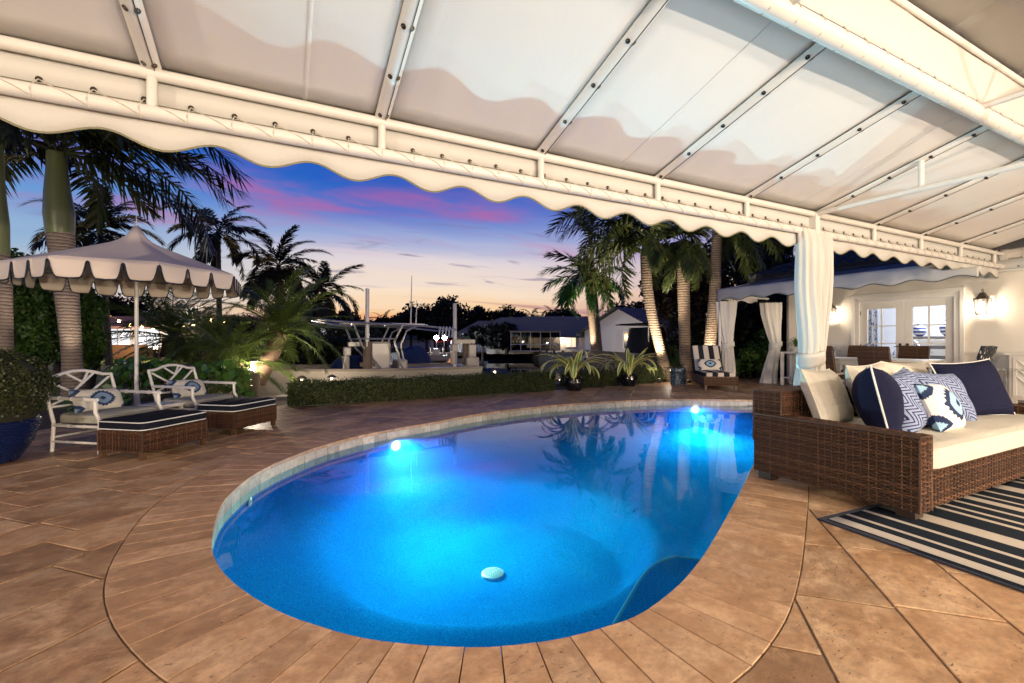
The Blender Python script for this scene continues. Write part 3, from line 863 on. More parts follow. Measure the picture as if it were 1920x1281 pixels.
for a, b in zip(edges, edges[1:]):
    if b-a < .1: continue
    def fp(u, v, a=a, b=b):
        y = CY+.06-(CY+.06-CY2)*v; sag = .018*math.sin(math.pi*u)*math.sin(math.pi*(.08+.84*v))
        return (a+(b-a)*u, y, roof_z(y)-sag+.002)
    MB().grid(fp, 8, 8).build('roof_panel', CANVAS_LIT, can, smooth=60, solid=.003)
    if (edges.index(a)) % 2 == 0:
        xm = a+(b-a)*.62
        m = MB(); m.grid(lambda u, v: (xm+.026*(u-.5), fp(.62, v)[1], fp(.62, v)[2]-.004), 1, 8); m.build('seam', CANVAS_LIT, can, solid=.002)
# scalloped valance
PER = .566; PH = -1.23
def scal(x): return 2.318-.042*math.cos(2*math.pi*(x-PH)/PER)
NV_ = int((X1-X0)/.035)
VY = CY+.052
def vwave(x): return VY+.006*math.sin(x*5.1)+.004*math.sin(x*11.7)
m = MB(); m.grid(lambda u, v: (X0+(X1-X0)*u, vwave(X0+(X1-X0)*u)*v+VY*(1-v)-.0, (ZU+.04)*(1-v)+scal(X0+(X1-X0)*u)*v), NV_, 4)
m.build('valance', CANVAS, can, smooth=60, solid=.003)
MB().tube([(X0+(X1-X0)*i/NV_, vwave(X0+(X1-X0)*i/NV_), scal(X0+(X1-X0)*i/NV_)) for i in range(NV_+1)], .007, 5).build('valance_binding', TRIM, can)
# lacing flap with its grommets and cord
m = MB(); m.grid(lambda u, v: (X0+(X1-X0)*u, CY+.040-.001*v, ZU*(1-v)+2.548*v), 60, 1); m.build('lacing_flap', CANVAS, can, solid=.002)
MB().box2((X0, CY+.036, 2.5455), (X1, CY+.0395, 2.5485)).build('flap_hem', TRIM, can, smooth=0)
cord = MB(); gx = []
x = -2.86
while x < X1-.1: gx.append(x); x += .2345
q = (Vector((0,-1,.0))).to_track_quat('Z', 'Y').to_matrix().to_4x4()
for i, x in enumerate(gx):
    if x > -2.0: inst('grommet', GROM, can, WM[can.name].inverted() @ Matrix.Translation((x, CY+.034, 2.568)) @ q)
    cord.tube([(x, CY+.032, 2.568), (x-.004, CY-.02, ZL+.045), (x-.010, CY-.047, ZL), (x-.004, CY-.02, ZL-.045), (x, CY+.03, ZL-.03)], .0035, 4)
    if i+1 < len(gx):
        x2 = gx[i+1]
        cord.tube([(x, CY+.03, 2.566), (x+(x2-x)*.35, CY-.035, ZL+.030), (x+(x2-x)*.65, CY-.0475, ZL), (x2-.02, CY-.035, ZL-.030)], .0032, 4)
cord.build('lacing_cord', ROPE, can)['kind'] = 'stuff'
# posts and tie beams
PX = 6.03
MB().box2((PX-.045, CY-.045, 0), (PX+.045, CY+.045, ZU)).build('post', PAINT, can, bevel=.006)
for xp in (PX,):
    MB().tube([(xp, CY, ZU-.0), (xp, -1.5, ZU)], .032, 12).build('tie_beam', PAINT, can)
    MB().tube([(xp, 2.35, ZU), (xp, 2.35, roof_z(2.35)-.05)], .026, 12).build('hanger', PAINT, can)
m = MB(); 
for yy in (CY-.03, CY-.32): m.box2((X1-.03, yy-.05, ZL-.1), (X1+.03, yy+.05, ZU+.06))
m.build('wall_bracket', PAINT, can, smooth=0)
# rear canopy bay, one step higher
can2 = thing('canopy', 'upper white canvas bay behind the thick laced rail at the top right', 'canopy', (5, CY2, 0))
rail('laced_rail', CY2, ZR, .062, can2)
m = MB(); x = -1.0; lc = MB()
while x < X1-.1:
    lc.tube([(x, CY2-.02, ZR+.10), (x+.005, CY2-.064, ZR+.015), (x+.012, CY2-.03, ZR-.057), (x+.016, CY2+.03, ZR-.057), (x+.02, CY2+.066, ZR), (x+.012, CY2+.03, ZR+.062)], .0045, 5)
    x += .255
lc.build('lacing_cord', ROPE, can2)['kind'] = 'stuff'
zb = 3.56
def backwave(x): return .012*math.sin(x*2.9)+.008*math.sin(x*7.3+1)
m.grid(lambda u, v: (X0+(X1-X0)*u, CY2-.035-.035*v+backwave(X0+(X1-X0)*u)*math.sin(math.pi*v), ZR+.06+(zb-ZR-.06)*v), 90, 5); m.build('upstand', CANVAS, can2, smooth=60, solid=.003)
rail('upper_bar', CY2-.09, zb-.02, .022, can2)
YB = -8.8
def roof2(y): return zb+.02+.16*(CY2-.07-y) if y > -2.2 else zb+.02+.16*(CY2+2.13)-.16*(-2.2-y)
for a, b in zip(edges, edges[1:]):
    if b-a < .1: continue
    MB().grid(lambda u, v: (a+(b-a)*u, CY2-.07-(CY2-.07-YB)*v, roof2(CY2-.07-(CY2-.07-YB)*v)-.012*math.sin(math.pi*u)), 6, 16).build('roof_panel', CANVAS, can2, smooth=60, solid=.003)
rail('purlin', 1.18, roof2(1.18)-.075, .06, can2)
for xp in (2.75, 5.47, 8.19):
    MB().tube([(xp, CY2-.03, ZR+.02), (xp, -2.6, ZR+.02)], .026, 10).build('tie_beam', PAINT, can2)
# ------------------------------------------------------------------ leaves
def leaf_mesh(name, pts, nrm, ln, wd, mt, jitter=.8, fold=0.0, up=0.0):
    n = len(pts); pts = np.asarray(pts, float); nrm = np.asarray(nrm, float)+rng.normal(0, jitter, (n, 3)); nrm[:, 2] += up
    nrm /= np.linalg.norm(nrm, axis=1, keepdims=True)+1e-9
    t = rng.normal(0, 1, (n, 3)); t -= nrm*np.sum(t*nrm, axis=1, keepdims=True); t /= np.linalg.norm(t, axis=1, keepdims=True)+1e-9
    b = np.cross(nrm, t); L = (ln*rng.uniform(.65, 1.25, n))[:, None]; W = (wd*rng.uniform(.7, 1.2, n))[:, None]
    v = np.empty((n, 4, 3)); v[:, 0] = pts-t*L/2; v[:, 1] = pts+b*W/2+nrm*L*.06; v[:, 2] = pts+t*L/2; v[:, 3] = pts-b*W/2+nrm*L*.06
    me = bpy.data.meshes.new(name); me.vertices.add(4*n); me.vertices.foreach_set('co', v.ravel())
    me.loops.add(4*n); me.loops.foreach_set('vertex_index', np.arange(4*n, dtype=np.int32))
    me.polygons.add(n); me.polygons.foreach_set('loop_start', np.arange(0, 4*n, 4, dtype=np.int32))
    me.materials.append(mt); me.update(calc_edges=True); return me
def link(name, me, parent=None, world=True):
    o = bpy.data.objects.new(name, me); COL.objects.link(o)
    if parent is not None:
        if world: me.transform(WM[parent.name].inverted())
        o.parent = parent; WM[o.name] = WM[parent.name].copy()
    else: WM[o.name] = Matrix.Identity(4)
    return o
def blob_pts(c, r, n, lo=.72, flat=0.0):
    d = rng.normal(0, 1, (n, 3)); d /= np.linalg.norm(d, axis=1, keepdims=True)
    k = rng.uniform(lo, 1.03, (n, 1)); p = np.asarray(c)+d*np.asarray(r)*k
    return p, d
def clumps(c, r, k, n, cr=.42):
    """k leaf clumps spread over an ellipsoid; returns points and normals"""
    P_, N_ = [], []
    for _ in range(k):
        d = rng.normal(0, 1, 3); d /= np.linalg.norm(d); q = np.asarray(c)+d*np.asarray(r)*rng.uniform(.35, .85)
        p, nn = blob_pts(q, np.asarray(r)*cr*rng.uniform(.6, 1.15), max(4, n//k), .3)
        P_.append(p); N_.append(nn)
    return np.concatenate(P_), np.concatenate(N_)
def box_hedge(name, label, a, b, w, z, n, ln, mt, group=None, ends=True, z0=0.0):
    """clipped hedge from a to b (ground points), width w, height z"""
    a = Vector(a[:2]); b = Vector(b[:2]); d = b-a; L = d.length; d.normalize(); s = Vector((d.y, -d.x))
    t = thing(name, label, 'hedge', (a.x, a.y, z0), 0, group)
    core = MB(); ang = math.atan2(d.y, d.x)
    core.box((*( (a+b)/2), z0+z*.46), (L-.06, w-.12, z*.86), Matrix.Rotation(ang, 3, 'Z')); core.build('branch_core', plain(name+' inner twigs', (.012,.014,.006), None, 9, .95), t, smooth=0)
    us = rng.uniform(0, L, n); fr = rng.uniform(0, 1, n); pts = np.empty((n, 3)); nr = np.zeros((n, 3))
    A = 2*z+w
    for i in range(n):
        f = fr[i]*A; dep = rng.normal(0, .030)+.018*math.sin(us[i]*5.3+f)+.02*mnoise.noise((us[i]*1.7, f*2, 3.1))
        if f < z: lat, h, nn = w/2+dep, f, (s.x, s.y, .1)
        elif f < z+w: lat, h, nn = w/2-(f-z), z+dep, (0, 0, 1)
        else: lat, h, nn = -w/2-dep, f-z-w, (-s.x, -s.y, .1)
        q = a+d*us[i]+s*lat; pts[i] = (q.x, q.y, z0+h); nr[i] = nn
    if ends:
        m = int(n*w/L*.9); e = np.empty((2*m, 3)); en = np.empty((2*m, 3))
        for i in range(2*m):
            sg = 0 if i < m else L; q = a+d*(sg+(rng.normal(0, .02)))+s*rng.uniform(-w/2, w/2); e[i] = (q.x, q.y, z0+rng.uniform(0, z)); en[i] = (*(d*(-1 if i < m else 1)), 0)
        pts = np.concatenate([pts, e]); nr = np.concatenate([nr, en])
    link('foliage', leaf_mesh('foliage', pts, nr, ln, ln*.55, mt), t)['kind'] = 'stuff'
    return t
# low clipped hedge behind the deck, broken by the two planters
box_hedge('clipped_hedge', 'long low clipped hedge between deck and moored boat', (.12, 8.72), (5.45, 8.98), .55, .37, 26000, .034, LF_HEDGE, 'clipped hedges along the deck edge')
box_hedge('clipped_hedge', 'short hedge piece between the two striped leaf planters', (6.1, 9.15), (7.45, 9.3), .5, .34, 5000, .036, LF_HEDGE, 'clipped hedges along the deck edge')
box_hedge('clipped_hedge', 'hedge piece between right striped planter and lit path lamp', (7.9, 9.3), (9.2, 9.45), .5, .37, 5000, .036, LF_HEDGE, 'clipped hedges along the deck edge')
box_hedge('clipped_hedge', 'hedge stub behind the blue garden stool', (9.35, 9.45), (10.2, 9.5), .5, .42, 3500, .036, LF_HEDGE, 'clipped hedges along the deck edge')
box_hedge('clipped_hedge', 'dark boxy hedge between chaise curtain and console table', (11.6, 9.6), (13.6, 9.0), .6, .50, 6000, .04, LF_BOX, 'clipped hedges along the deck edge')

# ------------------------------------------------------------------ palms
FROND = {}
def frond_mesh(kind, var):
    key = (kind, var)
    if key in FROND: return FROND[key]
    r = random.Random(hash(kind) % 1000+var*17) if False else random.Random(sum(map(ord, kind))+var*17)
    K = dict(royal=(3.3, .64, 74, .056, 1.22, LF_ROYAL, .95), fox=(2.5, .50, 70, .060, 1.45, LF_FOX, 1.35), coco=(3.4, .78, 60, .085, 1.35, LF_COCO, .35),
             pyg=(1.35, .27, 54, .015, 1.0, LF_PYG, .25), green=(2.1, .52, 54, .075, 1.5, LF_GRN, .8), far=(2.6, .6, 16, .11, 1.2, LF_FAR, .3))[kind]
    L, ll, n, lw, bend, mt, plum = K
    bend = bend*(1+.35*(var-1)); m = MB(); pts = []; th = 0; p = Vector((0, 0, 0)); N = 14
    for i in range(N+1):
        pts.append(p.copy()); th = -bend*(i/N)**1.35; p = p+Vector((math.cos(th), 0, math.sin(th)))*L/N
    m.tube(pts, [.028*L/3.0*(1-.88*i/N)+.002 for i in range(N+1)], 5, cap=False)
    def at(s):
        x = s*N; i = min(N-1, int(x)); t = x-i; return pts[i].lerp(pts[i+1], t), (pts[i+1]-pts[i]).normalized()
    for k in range(n):
        s = .13+.87*(k+.5)/n
        for sd in (-1, 1):
            q, t = at(min(.999, s+r.uniform(-.006, .006))); side = Vector((0, sd, 0)); up = t.cross(side)*(-sd); up = Vector((-t.z, 0, t.x))
            sweep = .35+.75*s
            d = side*math.cos(sweep)+t*math.sin(sweep)
            d = (d+up*(r.uniform(-1, .9)*plum*.7+.10)).normalized()
            l = ll*(math.sin(math.pi*min(1, .12+.80*s))**.6)*r.uniform(.82, 1.1); w = lw*r.uniform(.8, 1.15)
            droop = Vector((0, 0, -1))*l*(.36 if kind != 'pyg' else .15)*r.uniform(.6, 1.4)
            wv = d.cross(up).normalized() if d.cross(up).length > .1 else t
            a = q; b = q+d*l*.5+droop*.30; c = q+d*l*.92+droop
            m.add([a-wv*w*.25, a+wv*w*.25, b+wv*w*.5, b-wv*w*.5, c], [(0,1,2,3), (3,2,4)])
    FROND[key] = m.mesh('frond', mt, 0); return FROND[key]
def palm(name, label, trunk, rad, tmat, kind, fr, cat='palm tree', shaft=None, scale=1.0, group=None, nuts=False, seg=14):
    """trunk: world points; rad: radii; fr: list of (azimuth deg, elevation deg, variant, size)"""
    t = thing(name, label, cat, tuple(trunk[0]), 0, group)
    cp = catmull([tuple(p) for p in trunk], 6, False) if len(trunk) > 2 else [tuple(Vector(trunk[0]).lerp(Vector(trunk[1]), i/12)) for i in range(13)]
    k = len(cp); rr = [np.interp(i/(k-1), np.linspace(0, 1, len(rad)), rad) for i in range(k)]
    MB().tube(cp, rr, seg).build('trunk', tmat, t)
    top = Vector(trunk[-1])
    if shaft:
        pts, rs, sm = shaft; MB().tube(catmull([tuple(p) for p in pts], 5, False), [float(np.interp(i/((len(pts)-1)*5), np.linspace(0, 1, len(rs)), rs)) for i in range((len(pts)-1)*5+1)], seg).build('crownshaft', sm, t); top = Vector(pts[-1])
    for az, el, var, sz in fr:
        M_ = Matrix.Translation(top-Vector(trunk[0])) @ Matrix.Rotation(R(az), 4, 'Z') @ Matrix.Rotation(R(-el), 4, 'Y') @ Matrix.Rotation(R(random.uniform(-25, 25)), 4, 'X') @ Matrix.Scale(sz*scale, 4)
        inst('frond', frond_mesh(kind, var), t, M_)
    return t
def rosette(n, el0, el1, var=(0, 1, 2), sz=(.85, 1.1), az0=0.0):
    return [(az0+137.5*i+random.uniform(-12, 12), el0+(el1-el0)*(i/(n-1))+random.uniform(-7, 7), random.choice(var), random.uniform(*sz)) for i in range(n)]
# camera azimuths: world azimuth of image-right is about -27 deg, away from camera about 63 deg
VR, VA = -26.7, 63.3
# left royal palms
b = Q(138, 9.0); pm = lambda px, py, d: P(px, py, d)
rp = [b, pm(133, 640, 9.0), pm(124, 540, 9.0), pm(113, 437, 9.0)]
palm('royal_palm', 'thick trunked royal palm with green crownshaft behind the scalloped parasol', rp, [.195,.155,.175,.20,.215], TR_ROYAL, 'royal',
     [(VR+6, 16, 1, 1.12), (VR-22, 30, 2, 1.05), (VR+30, 24, 2, 1.0), (VR-50, 12, 1, .95), (VR+62, 8, 1, 1.0), (VR-8, 48, 2, 1.15), (VR+180, 22, 1, 1.05), (VR+150, 30, 2, 1.0), (VR-120, 15, 1, .95), (VR-85, 30, 2, .9), (VR+110, 10, 1, 1.0), (VR+15, -8, 1, .95), (VR-4, 30, 2, 1.2), (VR+12, 4, 2, 1.1), (VR+170, 5, 1, .9)],
     shaft=([pm(113, 440, 9), pm(111, 400, 9), pm(108, 362, 9), pm(107, 320, 9), pm(106, 286, 9)], [.215, .24, .205, .165, .155], SHAFT), group='royal palms on the left')
rp2 = [Q(4, 8.2), pm(2, 640, 8.2), pm(-1, 520, 8.2), pm(-4, 478, 8.2)]
palm('royal_palm', 'royal palm cut by the left picture edge above the boxwood', rp2, [.18,.16,.16,.155], TR_ROYAL, 'royal',
     [(VR+10, 20, 1, 1.0), (VR+45, 34, 2, 1.0), (VR-30, 36, 2, .9), (VR+75, 12, 1, .9), (VR+160, 25, 1, .9), (VR-100, 25, 1, .8)],
     shaft=([pm(-4, 480, 8.2), pm(-6, 420, 8.2), pm(-9, 350, 8.2), pm(-11, 250, 8.2)], [.155, .165, .13, .11], SHAFT), group='royal palms on the left')
# dark coconut palms against the sky
def coco(label, px0, px1, pyt, d, rf, sz, lean=0.0, gy=690):
    g = Q(px0, d, -.1); t = P(px1, pyt, d)
    mid = P((px0+px1)/2+lean, (640+pyt)/2, d)
    palm('coconut_palm', label, [g, mid, t], [.16,.12,.10], TR_COCO, 'coco', rf, scale=sz, group='coconut palms against the dusk sky', seg=8)
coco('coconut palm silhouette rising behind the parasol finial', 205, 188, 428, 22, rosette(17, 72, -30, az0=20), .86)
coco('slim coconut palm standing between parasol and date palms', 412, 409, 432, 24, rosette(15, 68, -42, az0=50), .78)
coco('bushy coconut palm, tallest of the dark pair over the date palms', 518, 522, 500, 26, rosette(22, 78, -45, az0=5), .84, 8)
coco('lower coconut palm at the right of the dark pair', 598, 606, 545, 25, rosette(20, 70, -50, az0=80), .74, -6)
# pygmy date palms
def pyg(label, base, top, r0, r1, d, n, sz, el=(75, -18)):
    g = P(*base, d); t = P(*top, d)
    palm('date_palm', label, [g, (g+t)/2+Vector((.01,0,0)), t], [r0, (r0+r1)/2, r1], TR_PYG, 'pyg', rosette(n, *el, sz=(.85, 1.12)), scale=sz, group='feathery date palms', seg=12)
pyg('date palm with fat stump standing on the lit lawn', (330, 668), (327, 632), .46, .30, 14.5, 34, 1.85)
pyg('small date palm with round stem beside the glowing stump lamp', (441, 712), (440, 682), .20, .14, 8.9, 30, .92)
pyg('leaning date palm with rusty trunk right of the stump lamp', (482, 716), (528, 622), .17, .15, 9.3, 42, 1.14, (82, -16))
pyg('date palm half hidden between the two small ones', (392, 690), (394, 640), .16, .13, 12.5, 26, 1.25)
# right hand palms
def curvepalm(label, pix, d, rads, kind, fr, tm=TR_FOX, scale=1.0, shaft=None, name='foxtail_palm'):
    pts = [P(x, y, d) for x, y in pix]; pts[0].z = -.02
    palm(name, label, pts, rads, tm, kind, fr, scale=scale, shaft=shaft, group='uplit palms right of the canal', seg=14)
curvepalm('curved uplit palm bending from the path lamp towards the canal', ((1252,712),(1238,655),(1222,590),(1213,530),(1210,478)), 12.6, [.18,.135,.14,.145,.14], 'fox',
          [(VR+185, 8, 2, 1.1), (VR+165, -18, 2, 1.0), (VR+200, -30, 1, .85), (VR+140, 5, 2, 1.0), (VR+175, 48, 2, 1.25), (VR-100, 5, 2, .8), (VR+180, 34, 1, 1.05), (VR+168, 12, 1, .95), (VR+196, 52, 2, 1.1), (VR+150, 40, 2, 1.0), (VR+215, 20, 1, .9), (VR+10, 30, 1, .75), (VR+70, 40, 1, .9), (VR-60, 45, 1, .8), (VR+120, 20, 1, .8), (VR+175, 70, 2, 1.0)], shaft=([P(1210,480,12.6),P(1212,462,12.6),P(1214,445,12.6)], [.143,.125,.10], SHAFT))
curvepalm('straight uplit palm between the curved palm and striped chaise', ((1288,712),(1284,640),(1282,560),(1281,500),(1279,452)), 12.9, [.17,.155,.165,.175,.17], 'fox',
          [(VR+200, -20, 1, .6), (VR+160, -35, 0, .55), (VR-20, -25, 1, .6), (VR+40, 10, 1, .7), (VR-70, -10, 1, .6), (VR-90, 30, 1, .8), (VR+180, 25, 1, .8), (VR, 40, 1, .9), (VR+90, 50, 1, .9), (VR-110, -42, 0, .55), (VR-75, -50, 0, .5), (VR-90, -15, 1, .7), (VR-40, -45, 1, .6), (VR-130, -40, 1, .65), (VR+130, -10, 2, .7)])
curvepalm('tall ringed palm directly behind the striped chaise', ((1328,700),(1332,640),(1340,560),(1342,500),(1345,432)), 13.6, [.22,.18,.17,.155,.15], 'fox',
          [(VR, 12, 1, .95), (VR+20, -18, 1, .85), (VR-30, 20, 1, .9), (VR+160, 24, 1, .9), (VR+60, 30, 2, 1.0), (VR-60, -14, 1, .8), (VR+100, 50, 1, .9), (VR+180, 50, 1, .9), (VR-80, 40, 1, .9)])
curvepalm('small bright green palm with pale trunk near the canal houses', ((1117,655),(1112,620),(1107,575),(1106,560)), 19.0, [.17,.14,.16,.15], 'green',
          [(VR+180, 42, 1, 1.1), (VR+170, 5, 1, .9), (VR+10, 10, 1, .9), (VR, 45, 1, 1.0), (VR+90, 55, 0, .9), (VR-90, 25, 1, .9), (VR-60, -10, 1, .8), (VR+220, -5, 1, .9), (VR+150, 65, 1, 1.1), (VR+50, 25, 1, .9), (VR-120, 50, 1, 1.0), (VR+195, 22, 1, 1.0), (VR-40, 15, 2, 1.0), (VR-140, 10, 2, 1.0), (VR+165, -25, 2, .85), (VR-20, -30, 2, .8), (VR-100, -30, 1, .7), (VR+120, 30, 2, 1.0)], shaft=([P(1106,562,19),P(1106,545,19),P(1106,528,19)], [.15,.13,.09], SHAFT), name='green_palm')
curvepalm('thin tall palm whose tip frond meets the scalloped valance', ((1128,655),(1120,590),(1112,500),(1108,452)), 21.0, [.11,.09,.08,.07], 'fox',
          [(VR+172, 78, 0, .95), (VR+180, 88, 0, .95), (VR+20, 86, 0, .9), (VR+200, 70, 0, .7), (VR-90, 30, 1, .5)])

# ------------------------------------------------------------------ shrubs and trees
def tree(name, label, c, r, n, ln, mt, trunk_to=None, k=16, cat='tree', group=None, tr=.12, branches=5, cr=.42):
    g = (c[0], c[1], trunk_to if trunk_to is not None else -.05)
    t = thing(name, label, cat, g, 0, group)
    m = MB(); m.tube([g, (c[0]+.1, c[1], (g[2]+c[2])/2), (c[0], c[1], c[2])], [tr, tr*.75, tr*.4], 7)
    for i in range(branches):
        a = 2*math.pi*i/branches+random.random(); z0 = g[2]+(c[2]-g[2])*random.uniform(.35, .8)
        m.tube([(c[0], c[1], z0), (c[0]+math.cos(a)*r[0]*.35, c[1]+math.sin(a)*r[1]*.35, z0+r[2]*.35), (c[0]+math.cos(a)*r[0]*.7, c[1]+math.sin(a)*r[1]*.7, c[2]+r[2]*random.uniform(-.2, .5))], [tr*.45, tr*.3, tr*.1], 5)
    m.build('trunk', BARK, t)
    p, nn = clumps(c, r, k, n, cr)
    p[:, 2] = np.maximum(p[:, 2], g[2]+.03)
    link('crown', leaf_mesh('crown', p, nn, ln, ln*.45, mt), t)['kind'] = 'stuff'
    return t
def pt(px, py, d): return tuple(P(px, py, d))
# tall green screen behind the parasol on the left
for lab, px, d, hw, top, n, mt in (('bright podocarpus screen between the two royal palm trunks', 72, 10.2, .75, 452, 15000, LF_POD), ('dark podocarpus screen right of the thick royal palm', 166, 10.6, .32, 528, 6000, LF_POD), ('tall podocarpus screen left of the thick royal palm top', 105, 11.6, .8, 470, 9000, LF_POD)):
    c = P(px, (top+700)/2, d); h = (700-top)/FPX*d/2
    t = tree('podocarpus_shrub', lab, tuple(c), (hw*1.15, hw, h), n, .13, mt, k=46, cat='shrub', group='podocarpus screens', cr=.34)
# sea grape bank behind the two armchairs: leaves one by one
LEAF = MB()
for i in range(10):
    a = 2*math.pi*i/10; LEAF.v.append((.5*math.cos(a)+.02, .5*math.sin(a), .06*abs(math.sin(a)))); LEAF.uv.append((0, 0))
LEAF.f.append(tuple(range(10))); LEAF.m.append(0)
GRAPE = LEAF.mesh('leaf', LF_GRAPE, 0)
def grape_bank(label, px0, px1, pyt, d, n, dep, grp):
    t = thing('sea_grape_shrub', label, 'shrub', tuple(Q((px0+px1)/2, d)), 0, grp); inv = WM[t.name].inverted()
    st = MB()
    for i in range(n):
        px = random.uniform(px0, px1); dd = d+random.uniform(0, dep); e = 1-((px-(px0+px1)/2)/((px1-px0)/2))**4
        ztop = (EYE+(640-pyt)/FPX*dd)*(.55+.45*e)
        z = ztop*(random.random()**.45)*random.uniform(.9, 1.05); q = Q(px, dd, max(.06, z))
        nv = Vector((-FWD[0]*.6+random.gauss(0, .55), -FWD[1]*.6+random.gauss(0, .55), .75+random.gauss(0, .45))).normalized()
        inst('leaf', GRAPE, t, inv @ Matrix.Translation(q) @ nv.to_track_quat('Z', 'Y').to_matrix().to_4x4() @ Matrix.Rotation(random.uniform(0, 6.28), 4, 'Z') @ Matrix.Scale(random.uniform(.09, .18), 4))
        if i % 5 == 0: st.tube([(q.x+random.uniform(-.1,.1), q.y+random.uniform(-.1,.1), 0), tuple(q)], .006, 4)
    st.build('stem', BARK, t)
grape_bank('sea grape shrub with round leaves behind the right armchair', 330, 470, 682, 7.9, 290, 1.0, 'sea grape shrubs')
grape_bank('sea grape shrub with round leaves around the parasol pole', 200, 345, 672, 8.4, 290, 1.0, 'sea grape shrubs')
grape_bank('low dark leaf clump under the left armchair back', 130, 240, 735, 6.6, 110, .7, 'sea grape shrubs')
# dark mixed planting on the right behind the chaise
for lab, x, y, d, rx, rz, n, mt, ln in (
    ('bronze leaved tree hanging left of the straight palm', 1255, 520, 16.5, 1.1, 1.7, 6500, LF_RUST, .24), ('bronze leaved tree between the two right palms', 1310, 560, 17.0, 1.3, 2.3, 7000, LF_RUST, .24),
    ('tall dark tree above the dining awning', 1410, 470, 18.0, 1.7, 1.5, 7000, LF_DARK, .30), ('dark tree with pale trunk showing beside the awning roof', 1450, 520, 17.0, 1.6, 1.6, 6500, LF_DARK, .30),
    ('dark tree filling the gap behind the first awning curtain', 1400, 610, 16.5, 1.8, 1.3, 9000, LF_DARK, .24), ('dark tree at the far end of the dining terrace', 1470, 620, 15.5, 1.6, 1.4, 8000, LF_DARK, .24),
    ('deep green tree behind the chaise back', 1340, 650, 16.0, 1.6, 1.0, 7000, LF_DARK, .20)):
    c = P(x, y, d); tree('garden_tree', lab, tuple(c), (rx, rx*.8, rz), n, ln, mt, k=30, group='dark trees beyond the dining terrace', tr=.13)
for lab, x, d, rx, h, n, mt, ln in (('broad leaved shrub right of the first awning curtain', 1405, 13.2, .55, .95, 2200, LF_POD, .15), ('low shrub between straight palm and blue stool', 1268, 13.4, .35, .7, 1200, LF_POD, .10), ('leafy shrub under the second awning curtain', 1440, 14.6, .7, 1.5, 1800, LF_GRAPE, .22), ('small lit shrub beside the boat with the black cover', 1252, 16.5, .5, 1.3, 1600, LF_POD, .14)):
    c = Q(x, d); tree('garden_shrub', lab, (c.x, c.y, h*.55), (rx, rx, h*.5), n, ln, mt, k=14, cat='shrub', group='garden shrubs near the chaise', tr=.03)
# dark mangrove mass on the left bank
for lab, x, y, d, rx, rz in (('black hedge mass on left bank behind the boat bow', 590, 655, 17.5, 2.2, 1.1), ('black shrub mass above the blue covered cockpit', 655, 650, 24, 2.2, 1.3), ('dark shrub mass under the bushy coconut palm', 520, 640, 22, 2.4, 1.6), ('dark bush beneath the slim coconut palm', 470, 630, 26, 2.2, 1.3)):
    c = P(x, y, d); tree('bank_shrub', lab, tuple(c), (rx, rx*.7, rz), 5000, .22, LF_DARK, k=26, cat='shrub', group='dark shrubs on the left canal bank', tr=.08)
# far tree line
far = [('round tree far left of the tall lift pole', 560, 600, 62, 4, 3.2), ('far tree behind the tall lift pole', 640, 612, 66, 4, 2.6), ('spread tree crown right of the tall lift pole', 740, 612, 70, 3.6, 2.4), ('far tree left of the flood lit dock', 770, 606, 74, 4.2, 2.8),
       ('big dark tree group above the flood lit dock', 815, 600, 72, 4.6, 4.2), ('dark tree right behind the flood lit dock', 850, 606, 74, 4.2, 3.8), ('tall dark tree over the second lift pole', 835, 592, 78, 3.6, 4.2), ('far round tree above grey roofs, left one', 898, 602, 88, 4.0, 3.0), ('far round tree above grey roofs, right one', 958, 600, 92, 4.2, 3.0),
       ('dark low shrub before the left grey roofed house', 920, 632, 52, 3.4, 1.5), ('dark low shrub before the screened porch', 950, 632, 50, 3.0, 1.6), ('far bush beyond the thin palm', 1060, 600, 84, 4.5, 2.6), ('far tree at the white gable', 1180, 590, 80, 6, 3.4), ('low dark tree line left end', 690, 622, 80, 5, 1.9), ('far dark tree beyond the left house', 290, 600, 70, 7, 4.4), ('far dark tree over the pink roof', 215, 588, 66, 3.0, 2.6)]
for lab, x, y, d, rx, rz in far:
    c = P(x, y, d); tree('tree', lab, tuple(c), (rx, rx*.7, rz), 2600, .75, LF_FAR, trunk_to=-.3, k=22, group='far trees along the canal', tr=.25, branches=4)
def farpalm(lab, x, y, d, sz):
    g = Q(x, d, -.3); palm('palm_tree', lab, [g, P(x, y, d)], [.25,.18], TR_COCO, 'far', rosette(14, 65, -40), scale=sz, group='small palm silhouettes on the horizon', seg=6)
farpalm('palm silhouette against the red glow', 718, 600, 70, .95); farpalm('small palm left of the tall pole', 662, 614, 74, .8); farpalm('palm over the grey roofs, left of pair', 997, 590, 80, .95); farpalm('palm over the grey roofs, right of pair', 1037, 586, 78, .95); farpalm('palm inside the dark dock trees', 800, 582, 74, .9)
# boxwood ball in a blue pot at the left edge
pc = Vector((-2.45, 5.83, 0))
bx = thing('potted_boxwood', 'clipped boxwood ball in a cobalt basket pot at the left edge', 'potted plant', tuple(pc))
m = MB(); m.lathe([(.22,0),(.25,.01),(.33,.16),(.385,.34),(.40,.37),(.385,.385),(.35,.37),(.34,.32)], 40, tuple(pc))
m.build('pot', COBALT, bx)
wv = MB()
for k in range(15):
    z = .03+k*.0225; rr = float(np.interp(z, [0,.16,.34,.37], [.235,.332,.388,.402]))
    wv.tube([(pc.x+(rr+.004*(1 if (q+k) % 2 else -1))*math.cos(2*math.pi*q/96), pc.y+(rr+.004*(1 if (q+k) % 2 else -1))*math.sin(2*math.pi*q/96), z) for q in range(96)], .009, 5, closed=True)
wv.build('basket_relief', COBALT, bx)
p, nn = blob_pts((pc.x, pc.y, .66), (.46,.46,.36), 17000, .90); k = p[:, 2] > .36
